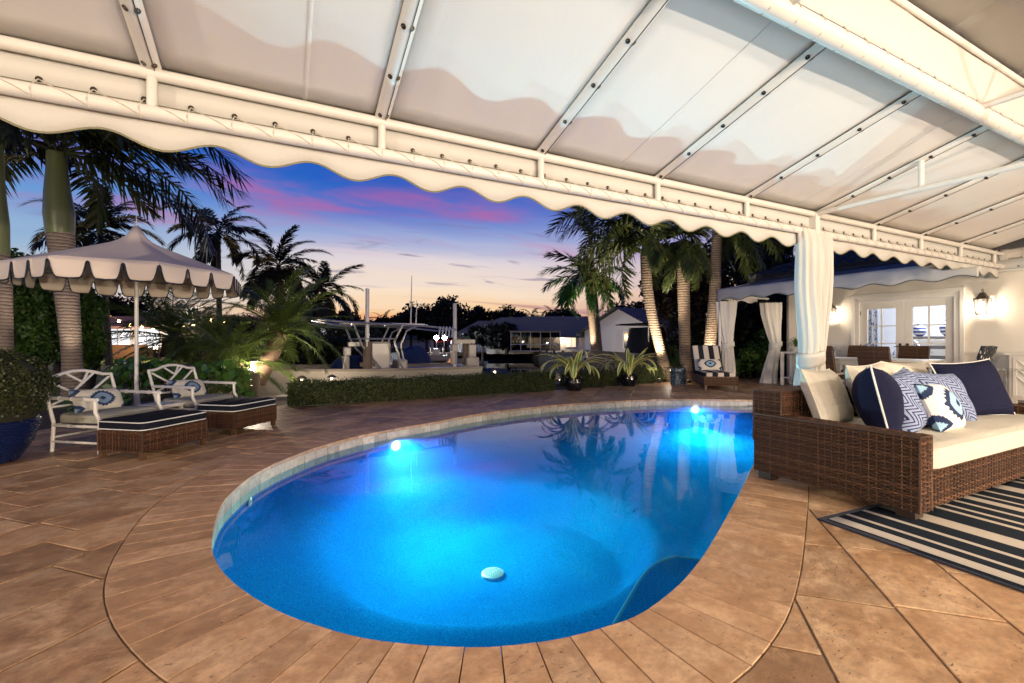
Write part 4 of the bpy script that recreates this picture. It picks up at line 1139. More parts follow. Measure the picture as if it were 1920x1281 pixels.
mm = MB(); mm.lathe([(.0,.36),(.36,.38),(.42,.58),(.38,.84),(.22,.96),(0,.99)], 20, tuple(pc)); mm.build('branch_core', plain('boxwood twigs', (.014,.014,.007), None, 9, .95), bx)
p += rng.normal(0, .022, p.shape); p += np.array([[.045*mnoise.noise(Vector(q)*5.0) for _ in range(3)] for q in p])
link('foliage', leaf_mesh('foliage', p[k], nn[k], .030, .017, LF_BOX), bx)['kind'] = 'stuff'
# variegated planters
def blade(L, w, bend, twist):
    m = MB(); n = 9; p = Vector((0,0,0)); th = 0
    for i in range(n+1):
        s = i/n; ww = w*(math.sin(math.pi*min(1, .18+.74*s))**.7)*(1 if s < .97 else .2)
        th = 1.25-bend*s**1.12; nz = Vector((-math.sin(th), 0, math.cos(th)))
        for o, h in ((-1, .10), (-.52, .0), (.52, .0), (1, .10)):
            m.v.append(tuple(p+Vector((0, o*ww, 0))+nz*h*ww*2)); m.uv.append((0, 0))
        p = p+Vector((math.cos(th), 0, math.sin(th)))*L/n
    for i in range(n):
        for j, mi in ((0, 1), (1, 0), (2, 1)):
            a = i*4+j; m.f.append((a, a+1, a+5, a+4)); m.m.append(mi)
    return m.mesh('leaf', [VARG, VARY], 60)
BL = [blade(.74, .048, .6, 0), blade(.95, .054, 1.75, 0), blade(1.0, .054, 2.6, 0), blade(.95, .050, 3.0, 0)]
def planter(label, c, seed):
    rr = random.Random(seed); t = thing('striped_leaf_planter', label, 'potted plant', (c[0], c[1], 0), 0, 'striped leaf planters by the hedge')
    MB().lathe([(.13,0),(.16,.01),(.205,.12),(.215,.20),(.19,.27),(.20,.30),(.185,.30),(.17,.25)], 28).build('pot', BLACKGLAZE, t, world=False)
    MB().lathe([(.0,.245),(.172,.25)], 16).build('soil', SOIL, t, world=False)
    for i in range(26):
        v = 0 if i < 4 else (1 if i < 11 else (2 if i < 19 else 3))
        inst('leaf', BL[v], t, Matrix.Translation((0, 0, .27)) @ Matrix.Rotation(i*2.399+rr.uniform(-.25, .25), 4, 'Z') @ Matrix.Rotation(rr.uniform(-.18, .18), 4, 'X') @ Matrix.Translation((.035, 0, 0)) @ Matrix.Scale(rr.uniform(.95, 1.22), 4))
planter('black pot of yellow edged strap leaves at the end of the long hedge', (5.85, 8.52), 3)
planter('black pot of yellow edged strap leaves nearer the blue stool', (7.62, 8.72), 8)
# ------------------------------------------------------------------ woven wicker
def weave(mb, o, eu, ev, L, Hh, row=.0125, stake=.042, amp=.0042, rw=.0115):
    """woven ribbons on the rectangle o + eu*L + ev*H; normal = eu x ev"""
    o = Vector(o); eu = Vector(eu).normalized(); ev = Vector(ev).normalized(); n = eu.cross(ev)
    ns = max(2, round(L/stake)); st = L/ns; nr = max(2, round(Hh/row)); rh = Hh/nr
    for i in range(ns+1):
        a = o+eu*(st*i); mb.tube([a-n*.001, a+ev*Hh-n*.001], .0048, 5, cap=False)
    sub = 3
    for r in range(nr):
        vs = []; yc = rh*(r+.5)+random.uniform(-.0008, .0008); w = rh*.47; ph = r % 2
        k = ns*sub
        for i in range(k+1):
            x = L*i/k; d = amp*math.cos(math.pi*(i/sub+ph)); p = o+eu*x+ev*yc
            vs += [p-ev*w+n*(d-.0028), p+n*(d+.0022), p+ev*w+n*(d-.0028)]
        fs = []
        for i in range(k):
            a = i*3; fs += [(a, a+3, a+4, a+1), (a+1, a+4, a+5, a+2)]
        mb.add(vs, fs)
def wicker_box(mb, a, b, faces, core=True, **kw):
    """box from a to b with woven faces; faces subset of -x +x -y +y +z"""
    x0, y0, z0 = a; x1, y1, z1 = b
    if core: mb.box2((x0+.006, y0+.006, z0+.004), (x1-.006, y1-.006, z1-.006))
    if '-y' in faces: weave(mb, (x0, y0, z0), (1,0,0), (0,0,1), x1-x0, z1-z0, **kw)
    if '+y' in faces: weave(mb, (x1, y1, z0), (-1,0,0), (0,0,1), x1-x0, z1-z0, **kw)
    if '-x' in faces: weave(mb, (x0, y1, z0), (0,-1,0), (0,0,1), y1-y0, z1-z0, **kw)
    if '+x' in faces: weave(mb, (x1, y0, z0), (0,1,0), (0,0,1), y1-y0, z1-z0, **kw)
    if '+z' in faces:
        if x1-x0 > y1-y0: weave(mb, (x0, y0, z1), (1,0,0), (0,1,0), x1-x0, y1-y0, **kw)
        else: weave(mb, (x0, y1, z1), (0,-1,0), (1,0,0), y1-y0, x1-x0, **kw)
def cushion(mb, a, b, r=.045, crown=.02, nu=22, nv=22):
    """soft box cushion between corners a and b"""
    (x0, y0, z0), (x1, y1, z1) = a, b; cx, cy, cz = (x0+x1)/2, (y0+y1)/2, (z0+z1)/2; hx, hy, hz = (x1-x0)/2, (y1-y0)/2, (z1-z0)/2
    def side(sign):
        def f(u, v):
            U, V = 2*u-1, 2*v-1
            sx = math.copysign(1-(1-abs(U))**1.0, U); sy = math.copysign(1-(1-abs(V))**1.0, V)
            ex = max(0, abs(sx)*hx-(hx-r))/r; ey = max(0, abs(sy)*hy-(hy-r))/r
            e = min(1, math.hypot(ex, ey)); x, y = sx*hx, sy*hy
            if ex > 0 and ey > 0 and math.hypot(ex, ey) > 1:
                k = 1/math.hypot(ex, ey); x = math.copysign(hx-r+ex*k*r, sx); y = math.copysign(hy-r+ey*k*r, sy)
            z = hz-.014*(1-math.sqrt(max(0, 1-e*e)))+crown*(1-U*U)*(1-V*V)+.003*math.sin(9*U+3*V)
            return (cx+x, cy+y, cz+sign*z)
        return f
    def warp(t, h, q=r): return t
    mb.grid(side(1), nu, nv); mb.grid(lambda u, v: side(-1)(1-u, v), nu, nv)
    # skirt
    def per(u):
        s = u*4; i = int(s) % 4; t = s-int(s)
        c = [(-hx,-hy),(hx,-hy),(hx,hy),(-hx,hy)]; p = c[i]; q = c[(i+1) % 4]; x = p[0]+(q[0]-p[0])*t; y = p[1]+(q[1]-p[1])*t
        ex = max(0, abs(x)-(hx-r))/r; ey = max(0, abs(y)-(hy-r))/r; l = math.hypot(ex, ey)
        if ex > 0 and ey > 0 and l > 1: x = math.copysign(hx-r+ex/l*r, x); y = math.copysign(hy-r+ey/l*r, y)
        return x, y
    mb.grid(lambda u, v: (cx+per(u)[0]*(1+.006*math.sin(math.pi*v)), cy+per(u)[1]*(1+.006*math.sin(math.pi*v)), cz-hz+.014+(2*hz-.028)*v), 4*nu, 4, closed_u=True)
    return [(cx+per(i/(4*nu))[0], cy+per(i/(4*nu))[1]) for i in range(4*nu)], cz-hz+.014, cz+hz-.014
def pillow_mesh(w, h, t, mt, name='pillow', pinch=.10, seed=0, nu=18):
    m = MB(); r = random.Random(seed); a, b = r.uniform(0, 6), r.uniform(0, 6)
    def f(sign):
        def g(u, v):
            U, V = 2*u-1, 2*v-1; e = (1-abs(U)**2.6)*(1-abs(V)**2.6)
            k = 1-pinch*(1-V*V)*(abs(U)**2)*.9; l = 1-pinch*(1-U*U)*(abs(V)**2)*.9
            th = t/2*(max(0, e)**.45)*(1+.05*math.sin(4*U+a)+.05*math.sin(5*V+b))+.003*math.sin(14*U*V+a)*e
            return (w/2*U*k, sign*th, h/2*V*l)
        return g
    m.grid(f(-1), nu, nu); m.grid(lambda u, v: f(1)(1-u, v), nu, nu, uvf=lambda u, v: (1-u, v))
    return m.mesh(name, mt, 70), [f(1)(*q) for q in [(i/16, 0) for i in range(16)]+[(1, i/16) for i in range(16)]+[(1-i/16, 1) for i in range(16)]+[(0, 1-i/16) for i in range(16)]]
def pillow(label, loc, w, h, t, mt, yaw, tilt, roll=0, piping=None, group=None, seed=0, pinch=.10):
    me, edge = pillow_mesh(w, h, t, mt, 'pillow', pinch, seed)
    o = bpy.data.objects.new('pillow', me); COL.objects.link(o); tag(o, label, 'pillow', group)
    M_ = Matrix.Translation(loc) @ Matrix.Rotation(R(yaw), 4, 'Z') @ Matrix.Rotation(R(-tilt), 4, 'X') @ Matrix.Rotation(R(roll), 4, 'Y')
    o.matrix_world = M_; WM[o.name] = M_
    if piping:
        p = MB().tube(edge, .0062, 6, closed=True).build('piping', piping, None); p.parent = o
    return o

# ------------------------------------------------------------------ sofa
SX0, SX1, SY0, SY1 = 3.40, 6.02, 1.33, 2.40
sofa = thing('wicker_sofa', 'deep brown wicker daybed sofa with cream seat on the striped rug', 'sofa', (SX0, SY0, 0))
KW = dict(row=.0125, stake=.045)
def arm_z(y): return .525
for nm, xa, fc in (('arm', SX0, ('-x', '+x', '-y', '+z')), ('arm', SX1-.15, ('-x', '+x', '-y', '+z'))):
    m = MB(); wicker_box(m, (xa, SY0, .065), (xa+.15, SY1, .525), fc, **KW)
    if xa == SX0: weave(m, (xa+.15, SY1, .065), (-1,0,0), (0,0,1), .15, .46, **KW)
    m.tube([(xa+.003, SY0+.003, .068), (xa+.003, SY0+.003, .52), (xa+.003, SY1-.003, .52)], .0095, 6); m.tube([(xa+.147, SY0+.003, .068), (xa+.147, SY0+.003, .52), (xa+.147, SY1-.003, .52)], .0095, 6)
    m.build(nm, WICKER, sofa)
m = MB(); wicker_box(m, (SX0+.15, SY0+.02, .065), (SX1-.15, SY1-.2, .30), ('-y', '+z'), **KW)
m.tube([(SX0+.15, SY0+.022, .30), (SX1-.15, SY0+.022, .30)], .009, 6); m.build('seat_base', WICKER, sofa)
m = MB(); by0, by1 = SY1-.20, SY1+.03
wicker_box(m, (SX0+.03, by0, .30), (SX1-.03, by1, .71), ('-x', '-y', '+y', '+z', '+x'), **KW)
for yy in (by0, by1): m.tube([(SX0+.033, yy, .52), (SX0+.033, yy, .708), (SX1-.033, yy, .708)], .009, 6)
m.build('back', WICKER, sofa)
for x, y in ((SX0+.09, SY0+.09), (SX0+.09, SY1-.06), (SX1-.09, SY0+.09), (SX1-.09, SY1-.06)):
    MB().box2((x-.05, y-.05, 0), (x+.05, y+.05, .066)).build('foot', DARKLEG, sofa, smooth=0)
m = MB(); ring, z0, z1 = cushion(m, (SX0+.155, SY0-.01, .305), (SX1-.155, SY1-.20, .455), .05, .018, 40, 26)
cu = m.build('seat_cushion', CREAM, sofa)
for z in (z0+.003, z1-.003): MB().tube([(x, y, z) for x, y in ring], .0055, 6, closed=True).build('piping', CREAM, cu)
GP = 'pillows on the wicker sofa'
pillow('plain cream back pillow at the near end of the sofa', (3.86, 2.10, .655), .60, .47, .22, CREAM, 12, 20, 2, CREAM, GP, 1)
pillow('cream back pillow in the middle, mostly hidden', (4.60, 2.12, .665), .64, .50, .22, CREAM, 2, 16, -2, CREAM, GP, 2)
pillow('cream back pillow tucked behind the far navy pillow', (5.22, 2.12, .665), .64, .50, .22, CREAM, -4, 16, 2, CREAM, GP, 3)
pillow('navy pillow with white piping seen edge on nearest the wicker arm', (3.87, 1.76, .675), .54, .50, .26, NAVY, 28, 12, 3, PIPING, GP, 4)
pillow('blue zigzag pillow squeezed beside the near navy pillow', (4.12, 1.70, .655), .50, .46, .20, MAZE, 2, 20, -8, None, GP, 5)
pillow('blue zigzag pillow lying back at the middle of the sofa', (4.72, 1.72, .65), .60, .44, .20, MAZE, -8, 24, 4, None, GP, 6)
pillow('small ikat pillow with white blots and a pale blue eye', (4.33, 1.58, .615), .44, .36, .20, IKAT2, 6, 24, 4, None, GP, 7, .03)
pillow('large navy pillow leaning at the far end of the sofa', (5.44, 1.76, .68), .66, .52, .22, NAVY, -18, 20, -3, PIPING, GP, 8)

# ------------------------------------------------------------------ rug
rg = thing('striped_rug', 'navy and cream striped outdoor rug under the wicker sofa', 'rug', (2.95, 1.64, 0), R(-3.0))
m = MB(); m.grid(lambda u, v: (3.6*u, -3.2*v, .0085+.0012*math.sin(9*u+7*v)), 24, 20); m.build('weave', RUG, rg, world=False, solid=.006)
m = MB(); m.box2((-.012, -3.2, .003), (.022, .0, .0125)); m.box2((-.012, -.018, .0031), (3.6, .014, .0128)); m.build('binding', NAVYTRIM, rg, world=False, smooth=0)

# ------------------------------------------------------------------ chinese chippendale armchairs with wicker ottomans
def armchair():
    t = thing('armchair', 'x', 'armchair', (0,0,0), 0, 'white lattice armchairs')
    W, D = .66, .58; hw = W/2
    def bam(m, a, b, r=.017):
        a, b = Vector(a), Vector(b); m.tube([a, b], r, 9)
        n = max(1, int((b-a).length/.2))
        for i in range(1, n+1):
            p = a.lerp(b, i/(n+1)); d = (b-a).normalized()*.006; m.tube([p-d, p+d], r*1.22, 9)
    # +x forward (facing), y sideways
    for s in (-1, 1):
        m = MB(); bam(m, (D/2, s*hw, 0), (D/2, s*hw, .30)); m.tube([(D/2, s*hw, .30), (D/2-.01, s*hw, .34), (D/2-.05, s*hw, .40), (D/2-.055, s*hw, .52)], .017, 9); m.build('leg', PAINT, t, world=False)
        m = MB(); bam(m, (-D/2, s*hw, 0), (-D/2+.02, s*hw, .28)); bam(m, (-D/2+.02, s*hw, .28), (-D/2-.12, s*hw*1.0, .73)); m.build('leg', PAINT, t, world=False)
        m = MB(); bam(m, (D/2-.03, s*hw, .525), (-D/2-.06, s*hw, .535), .018); m.build('armrest', PAINT, t, world=False)
        m = MB(); bam(m, (D/2, s*hw, .10), (-D/2, s*hw, .10), .012); bam(m, (D/2, s*hw, .26), (-D/2+.02, s*hw, .26), .015); m.build('side_rail', PAINT, t, world=False)
    m = MB(); bam(m, (D/2, -hw, .26), (D/2, hw, .26), .015); bam(m, (-D/2+.02, -hw, .26), (-D/2+.02, hw, .26), .015); bam(m, (-D/2+.01, -hw, .14), (-D/2+.01, hw, .14), .012); m.build('seat_rail', PAINT, t, world=False)
    def bk(y, z):
        k = (z-.28)/.45; return (-D/2+.02-.14*k, y, z)
    m = MB(); m.tube([bk(-hw, .73), bk(-hw*.72, .735), bk(-hw*.45, .765), bk(-.05, .785), bk(.05, .785), bk(hw*.45, .765), bk(hw*.72, .735), bk(hw, .73)], .018, 9); m.build('top_rail', PAINT, t, world=False)
    m = MB()
    for s in (-1, 1):
        m.tube([bk(s*hw*.9, .70), bk(0, .50)], .013, 8); m.tube([bk(s*.10, .77), bk(s*.02, .66)], .012, 8) if s > 0 else m.tube([bk(-.12, .765), bk(.03, .655)], .012, 8)
        m.tube([bk(s*hw*.95, .46), bk(s*.06, .545)], .012, 8)
    m.tube([bk(.17, .765), bk(-.13, .545)], .013, 8)
    m.tube([bk(-hw, .44), bk(hw, .44)], .013, 8); m.build('lattice', PAINT, t, world=False)
    m = MB(); ring, z0, z1 = cushion(m, (-D/2+.03, -hw+.025, .275), (D/2-.015, hw-.025, .375), .05, .012, 18, 18); m.build('seat_cushion', SAGE, t, world=False)
    return t
def ottoman():
    t = thing('wicker_ottoman', 'x', 'ottoman', (0,0,0), 0, 'wicker ottomans with midnight cushions')
    a, b = .26, .345
    m = MB(); wicker_box(m, (-a, -b, .07), (a, b, .262), ('-x', '+x', '-y', '+y'), row=.011, stake=.034); m.box2((-a+.004, -b+.004, .25), (a-.004, b-.004, .266))
    for x, y in ((-a,-b),(a,-b),(a,b),(-a,b)): m.tube([(x*.99, y*.995, .07), (x*.99, y*.995, .262)], .010, 6)
    m.build('base', WICKER, t, world=False)
    for x, y in ((-a,-b),(a,-b),(a,b),(-a,b)):
        MB().box((x*.90, y*.93, .037), (.042,.042,.074)).build('leg', WICKER_D, t, world=False, smooth=0)
    m = MB(); ring, z0, z1 = cushion(m, (-a-.01, -b-.01, .265), (a+.01, b+.01, .365), .06, .014, 20, 20); c = m.build('cushion', BLACKCUSH, t, world=False)
    for z in (z0+.002, z1-.002): MB().tube([(x, y, z) for x, y in ring], .0052, 6, closed=True).build('piping', PIPING, c, world=False)
    return t
ach = armchair(); ac_rz = math.atan2(-.60, .80)
c1 = Vector((-1.635, 6.235, 0)); off = Vector((.645, .985, 0))
ach.location = c1; ach.rotation_euler.z = ac_rz; ach['label'] = 'white lattice back armchair nearer the boxwood pot'
copy_tree(ach, c1+off, ac_rz, 'white lattice back armchair nearer the date palms')
ot = ottoman(); o1 = Vector((-1.14, 5.695, 0)); ot.location = o1; ot.rotation_euler.z = ac_rz-R(1.5); ot['label'] = 'wicker ottoman in front, cushion piped white, by the left armchair'
copy_tree(ot, o1+Vector((.645, .945, 0)), ac_rz-R(1.5), 'wicker ottoman farther off, before the right armchair')
for k, lab in ((0, 'ikat lumbar pillow on the armchair nearer the boxwood pot'), (1, 'ikat lumbar pillow on the armchair nearer the date palms')):
    q = c1+off*k; f = Vector((math.cos(ac_rz), math.sin(ac_rz), 0)); p = q-f*.19+Vector((.03,-.03,0)); p.z = .475
    pillow(lab, p, .50, .26, .15, IKAT, math.degrees(ac_rz)+90, 24, 3, None, 'ikat pillows on the armchairs', 20+k, .05)
st = thing('side_table', 'small white side table between the two armchairs', 'side table', tuple(Q(304, 5.55)), ac_rz)
m = MB(); m.box((0,0,.335), (.34,.34,.02)); m.box((0,0,.315), (.30,.30,.025)); m.build('table_top', WOODW, st, world=False, bevel=.004)
for x in (-.13,.13):
    for y in (-.13,.13): MB().box((x,y,.152), (.03,.03,.305)).build('leg', WOODW, st, world=False, smooth=0)

# ------------------------------------------------------------------ scalloped parasol
pc = Q(256, 7.0); par = thing('parasol', 'pagoda shaped white parasol with dark edged scallops over the armchairs', 'parasol', tuple(pc))
TOPZ, RIMZ, RR, VH = 2.87, 2.15, 1.42, .26
MB().tube([(0,0,.02),(0,0,TOPZ-.02)], .026, 14).build('pole', PAINT, par, world=False)
MB().lathe([(.24,0),(.24,.03),(.20,.05),(.05,.06),(.04,.30),(.03,.31)], 28).build('base', PAINT, par, world=False)
MB().lathe([(.05,TOPZ-.03),(.035,TOPZ),(.012,TOPZ+.02),(.012,TOPZ+.04),(.006,TOPZ+.15),(0,TOPZ+.18)], 12).build('finial', PAINT, par, world=False)
def prof(s):         # s 0 centre .. 1 rim
    z = RIMZ+.53*(1-s)+.19*math.exp(-s*15)*(1-s); return z
NR = 8; A0 = R(ac_rz*57.3+14)
def um(u, v):
    a = 2*math.pi*u+A0; k = math.cos(math.pi/NR)/math.cos(((2*math.pi*u) % (2*math.pi/NR))-math.pi/NR); flat = 1-(1-k)*min(1, v*1.6)
    r = (.035+(RR-.035)*v)*flat; return (r*math.cos(a), r*math.sin(a), prof(v)-.035*math.sin(math.pi*v)*(1-abs(((u*NR) % 1)*2-1)))
m = MB(); m.grid(um, NR*12, 16, closed_u=True); m.build('canopy', CANVAS2, par, world=False, smooth=30, solid=.002)
SCN = 24; SUB = 28
def rimp(u): return um(u, 1.0)
def drop(u):
    t = (u*SCN) % 1; x = min(1.0, max(0.0, min(t, 1-t)-.03)/.19); return VH*(.14+.78*(1-(1-x)**2.2)+.08*math.sin(math.pi*t))
m = MB(); m.grid(lambda u, v: (rimp(u)[0]*(1+.018*v), rimp(u)[1]*(1+.018*v), rimp(u)[2]-drop(u)*v), SCN*SUB, 5, closed_u=True); m.build('scallop_valance', CANVAS2, par, world=False, smooth=50, solid=.002)
MB().tube([(rimp(i/(SCN*SUB))[0]*1.02, rimp(i/(SCN*SUB))[1]*1.02, rimp(i/(SCN*SUB))[2]-drop(i/(SCN*SUB))) for i in range(SCN*SUB)], .0095, 4, closed=True).build('binding', NAVYTRIM, par, world=False)
for k in range(NR):
    a = 2*math.pi*k/NR+A0
    MB().tube([(.03*math.cos(a), .03*math.sin(a), TOPZ-.12)]+[(r*math.cos(a), r*math.sin(a), prof(r/RR)-.022) for r in (.3,.6,.9,1.15,1.30)], .009, 6).build('rib', PAINT, par, world=False)
    MB().tube([(.028*math.cos(a), .028*math.sin(a), RIMZ-.05), (.62*math.cos(a), .62*math.sin(a), prof(.62/RR)-.03)], .008, 6).build('strut', PAINT, par, world=False)

# ------------------------------------------------------------------ chaise, stool
fd = Vector((-.58, -.81)); ch = thing('chaise_longue', 'wicker chaise longue with black and cream striped mattress by the curtain', 'chaise longue', (8.84, 7.05, 0), math.atan2(fd.y, fd.x))
Lc, Wc = 1.75, .72
m = MB(); wicker_box(m, (-Lc, -Wc/2, .10), (0, Wc/2, .30), ('+x', '-y', '+y'), row=.02, stake=.05); m.box2((-Lc, -Wc/2+.01, .28), (0, Wc/2-.01, .305)); m.build('base', WICKER_D, ch, world=False)
for x, y in ((-.05,-.32),(-.05,.32),(-Lc+.05,-.32),(-Lc+.05,.32)): MB().box((x, y, .05), (.05,.05,.102)).build('leg', WICKER_D, ch, world=False, smooth=0)
def softslab(m, fn, w, th, n=30, k=22):
    def sec(u, v):
        y = (2*v-1); e = (1-abs(y)**6); return y
    m.grid(lambda u, v: (lambda p, nn: (p[0]+nn[0]*th*(1-.35*abs(2*v-1)**8), (2*v-1)*w/2, p[1]+nn[1]*th*(1-.35*abs(2*v-1)**8)))(*fn(u)), n, k)
    m.grid(lambda u, v: (lambda p, nn: (p[0], (1-2*v)*w/2, p[1]))(*fn(u)), n, k)
    for s in (0, 1):
        m.grid(lambda u, v: (lambda p, nn: (p[0]+nn[0]*th*.65*v, (2*s-1)*w/2, p[1]+nn[1]*th*.65*v))(*fn(u if s else 1-u)), n, 2)
    for e in (0, 1):
        m.grid(lambda u, v: (lambda p, nn: (p[0]+nn[0]*th*v*(1-.35*abs(2*u-1)**8), (2*u-1)*w/2*(1 if e else -1), p[1]+nn[1]*th*v*(1-.35*abs(2*u-1)**8)))(*fn(e)), k, 2)
bx_, bz_ = -1.02, .31
def seatf(u): return ((bx_+(0.02-bx_)*u, bz_+.004*math.sin(6*u)), (0, 1))
def backf(u):
    a = R(62); return ((bx_-.05+math.cos(math.pi-a)*.70*(1-u), bz_+.03+math.sin(a)*.70*(1-u)), (math.sin(a), math.cos(a)))
m = MB(); softslab(m, seatf, .70, .085); m.build('seat_mattress', CHAISESTRIPE, ch, world=False, smooth=50)
m = MB(); softslab(m, backf, .70, .085); m.build('back_mattress', CHAISESTRIPE, ch, world=False, smooth=50)
m = MB(); a = Vector((bx_-.07, 0, .31)); b = Vector((bx_-.07-.33, 0, .31+.62)); m.box((a+b)/2, (.03, .68, (b-a).length), Matrix.Rotation(R(-28), 3, 'Y')); m.build('backrest', WICKER_D, ch, world=False, smooth=0)
f3 = Vector((fd.x, fd.y, 0)).normalized(); q = Vector((8.84, 7.05, 0))+f3*-.95; q.z = .53
pillow('ikat lumbar pillow on the striped chaise', q, .56, .30, .15, IKAT3, math.degrees(math.atan2(fd.y, fd.x))+90, 26, 0, None, None, 31, .04)
sp_ = G(1277, 722.5)
gs = thing('garden_stool', 'slate blue ceramic garden stool between hedge and chaise', 'garden stool', (9.0, 8.45, 0))
MB().lathe([(.17,0),(.19,.01),(.195,.05),(.185,.09),(.18,.2),(.178,.32),(.185,.36),(.19,.40),(.175,.425),(0,.43)], 30).build('body', STOOLM, gs, world=False)
m = MB()
for z in (.07, .375):
    for k in range(24):
        a = 2*math.pi*k/24; m.lathe([(.012,-.004),(.01,.006),(0,.009)], 8, (.187*math.cos(a), .187*math.sin(a), z), 0, axis_to(Vector((math.cos(a), math.sin(a), 0))))
m.build('stud', STOOLM, gs, world=False)

# ------------------------------------------------------------------ curtains
def drape(name, label, cx, cy, prof, folds, par_rot=0.0, tie_z=.85, group=None, seed=0, two=True, ring=True):
    """prof: list of (z, half width along local x, half depth, offset x)"""
    t = thing(name, label, 'curtain', (cx, cy, 0), par_rot, group); rr = random.Random(seed)
    zs = [p[0] for p in prof]; ii = lambda z, k: float(np.interp(z, zs, [p[k] for p in prof]))
    sides = (-1, 1) if two else (0,)
    for s in sides:
        ph = rr.uniform(0, 6)
        def f(u, v):
            z = zs[0]+(zs[-1]-zs[0])*v; w = ii(z, 1); dp = ii(z, 2); ox = ii(z, 3); a = 2*math.pi*u
            if s: w *= .56; cx_ = ox+s*ii(z, 1)*.46
            else: cx_ = ox
            tight = ii(z, 4) if len(prof[0]) > 4 else 1
            fold = 1+.19*tight*math.sin(folds*a+ph+.9*math.sin(1.7*z+ph)+.8*math.sin(2*a+ph))+.09*math.sin(folds*1.6*a+ph*2+1.3*z)
            return (cx_+w*math.cos(a)*(1+.05*math.sin(folds*a)), dp*math.sin(a)*fold+.012*math.sin(5*z+s), z)
        m = MB(); m.grid(f, folds*12, 60, closed_u=True); m.build('panel', DRAPE, t, world=False, smooth=70)
    w = ii(tie_z, 1); dp = ii(tie_z, 2); ox = ii(tie_z, 3)
    m = MB()
    def band(u, v):
        a = 2*math.pi*u; z = tie_z+(.075*(v-.5)*2)*(1-.25*math.cos(a))+.05*math.cos(a)
        return (ox+(w+.03)*math.cos(a), (dp*1.26+.02)*math.sin(a), z)
    m.grid(band, 40, 4, closed_u=True); m.build('tieback', DRAPE, t, world=False, smooth=60, solid=.006)
    if ring:
        m = MB()
        for k in range(8):
            x = ii(zs[-1], 3)+ii(zs[-1], 1)*(-.9+1.8*k/7); m.tube([(x, -.02, zs[-1]-.02), (x, -.035, zs[-1]+.03), (x, .0, zs[-1]+.06)], .005, 5)
        m.build('hook', BRASS, t, world=False)
    return t
drape('curtain', 'large white curtain tied to the terrace post behind the sofa', PX-.02, CY+.0, [(0,.20,.13,-.08,1),(.30,.185,.125,-.08,1),(.70,.165,.11,-.07,.6),(.90,.145,.10,-.06,.35),(1.05,.165,.11,-.04,.6),(1.5,.24,.12,.0,1),(2.0,.27,.115,.01,1),(2.40,.315,.10,.02,.8),(2.47,.325,.08,.02,.6)], 9, 0, .90, None, 1)
AX = 9.9
GC = 'curtains of the dining awning'
drape('curtain', 'white curtain at the outer corner of the dining awning', AX+.22, 7.88, [(0,.20,.11,.03,1),(.5,.17,.10,.02,.9),(1.02,.13,.09,0,.5),(1.3,.17,.10,-.02,.9),(1.8,.24,.10,-.03,1),(2.12,.26,.09,-.03,.7)], 8, R(-35), 1.0, GC, 2, False)
drape('curtain', 'white curtain drawn back beside the console table', 11.62, 7.62, [(0,.22,.10,-.16,1),(.5,.17,.10,-.08,.9),(1.0,.13,.09,.02,.5),(1.3,.18,.10,-.02,.9),(1.8,.26,.10,-.08,1),(2.12,.28,.09,-.10,.7)], 8, R(-35), 1.0, GC, 3, False)
# ------------------------------------------------------------------ the house on the right
HX = 11.9; DY0, DY1, DH = 4.02, 5.86, 2.09
hs = thing('house', 'cream stucco house with lit french doors, lanterns and dark tile roof', 'house', (HX, 3, 0))
m = MB(); T = .2
m.box2((HX, DY1, 0), (HX+T, 7.42, 2.95)); m.box2((HX, -9, 0), (HX+T, DY0, 2.95)); m.box2((HX, DY0, DH), (HX+T, DY1, 2.95)); m.box2((HX+T, 7.4, 0), (HX+5, 7.6, 2.95))
m.build('wall', STUCCO, hs, smooth=0)
MB().box2((HX-.06, -9, 2.62), (HX-.003, 7.65, 2.78)).build('cornice', WOODW, hs, smooth=0, bevel=.01)
# roof: hipped end, real tiles on the part in view
ev = Vector((HX-.55, 0, 2.80)); sl = math.tan(R(24))
m = MB(); xe, xr = HX-.55, HX+4.6
m.add([(xe, -9, 2.80), (xe, 8.15, 2.80), (xr, 8.15-(xr-xe), 2.80+(xr-xe)*sl), (xr, -9, 2.80+(xr-xe)*sl)], [(0,3,2,1)])
m.add([(xe, 8.15, 2.80), (xr+4, 8.15, 2.80), (xr, 8.15-(xr-xe), 2.80+(xr-xe)*sl)], [(0,1,2)])
m.add([(xe, -9, 2.72), (xe, 8.15, 2.72), (xe, 8.15, 2.80), (xe, -9, 2.80)], [(0,1,2,3)])
rf = m.build('roof', ROOFT, hs, smooth=0)
tm = MB(); 
def tl(u, v): return (-.02+.40*v, (u-.5)*.30, .085*abs(math.sin(math.pi*u))**.8+.03*(1-v))
tm.grid(tl, 8, 2); tm.grid(lambda u, v: (-.02, (u-.5)*.30, tl(u, 0)[2]*(1-v)), 8, 1)
TILE = tm.mesh('roof_tile', ROOFT, 60); nroof = 0
for i in range(11):
    for j in range(26):
        x = .36*i; y = 8.05-.30*j-.15
        if y > 8.15-x*math.cos(R(24))-.1 or nroof > 260: continue
        mt_ = Matrix.Translation((xe+x*math.cos(R(24)), y, 2.805+x*math.sin(R(24)))) @ Matrix.Rotation(-R(24), 4, 'Y')
        inst('roof_tile', TILE, rf, WM[rf.name].inverted() @ mt_); nroof += 1
m = MB(); a = Vector((xe, 8.15, 2.84)); b = Vector((xr, 8.15-(xr-xe), 2.84+(xr-xe)*sl)); N_ = 14
for i in range(N_): m.tube([a.lerp(b, i/N_), a.lerp(b, (i+1.08)/N_)+Vector((0,0,-.02))], [.085, .07], 10)
m.build('hip_tiles', ROOFT, rf)
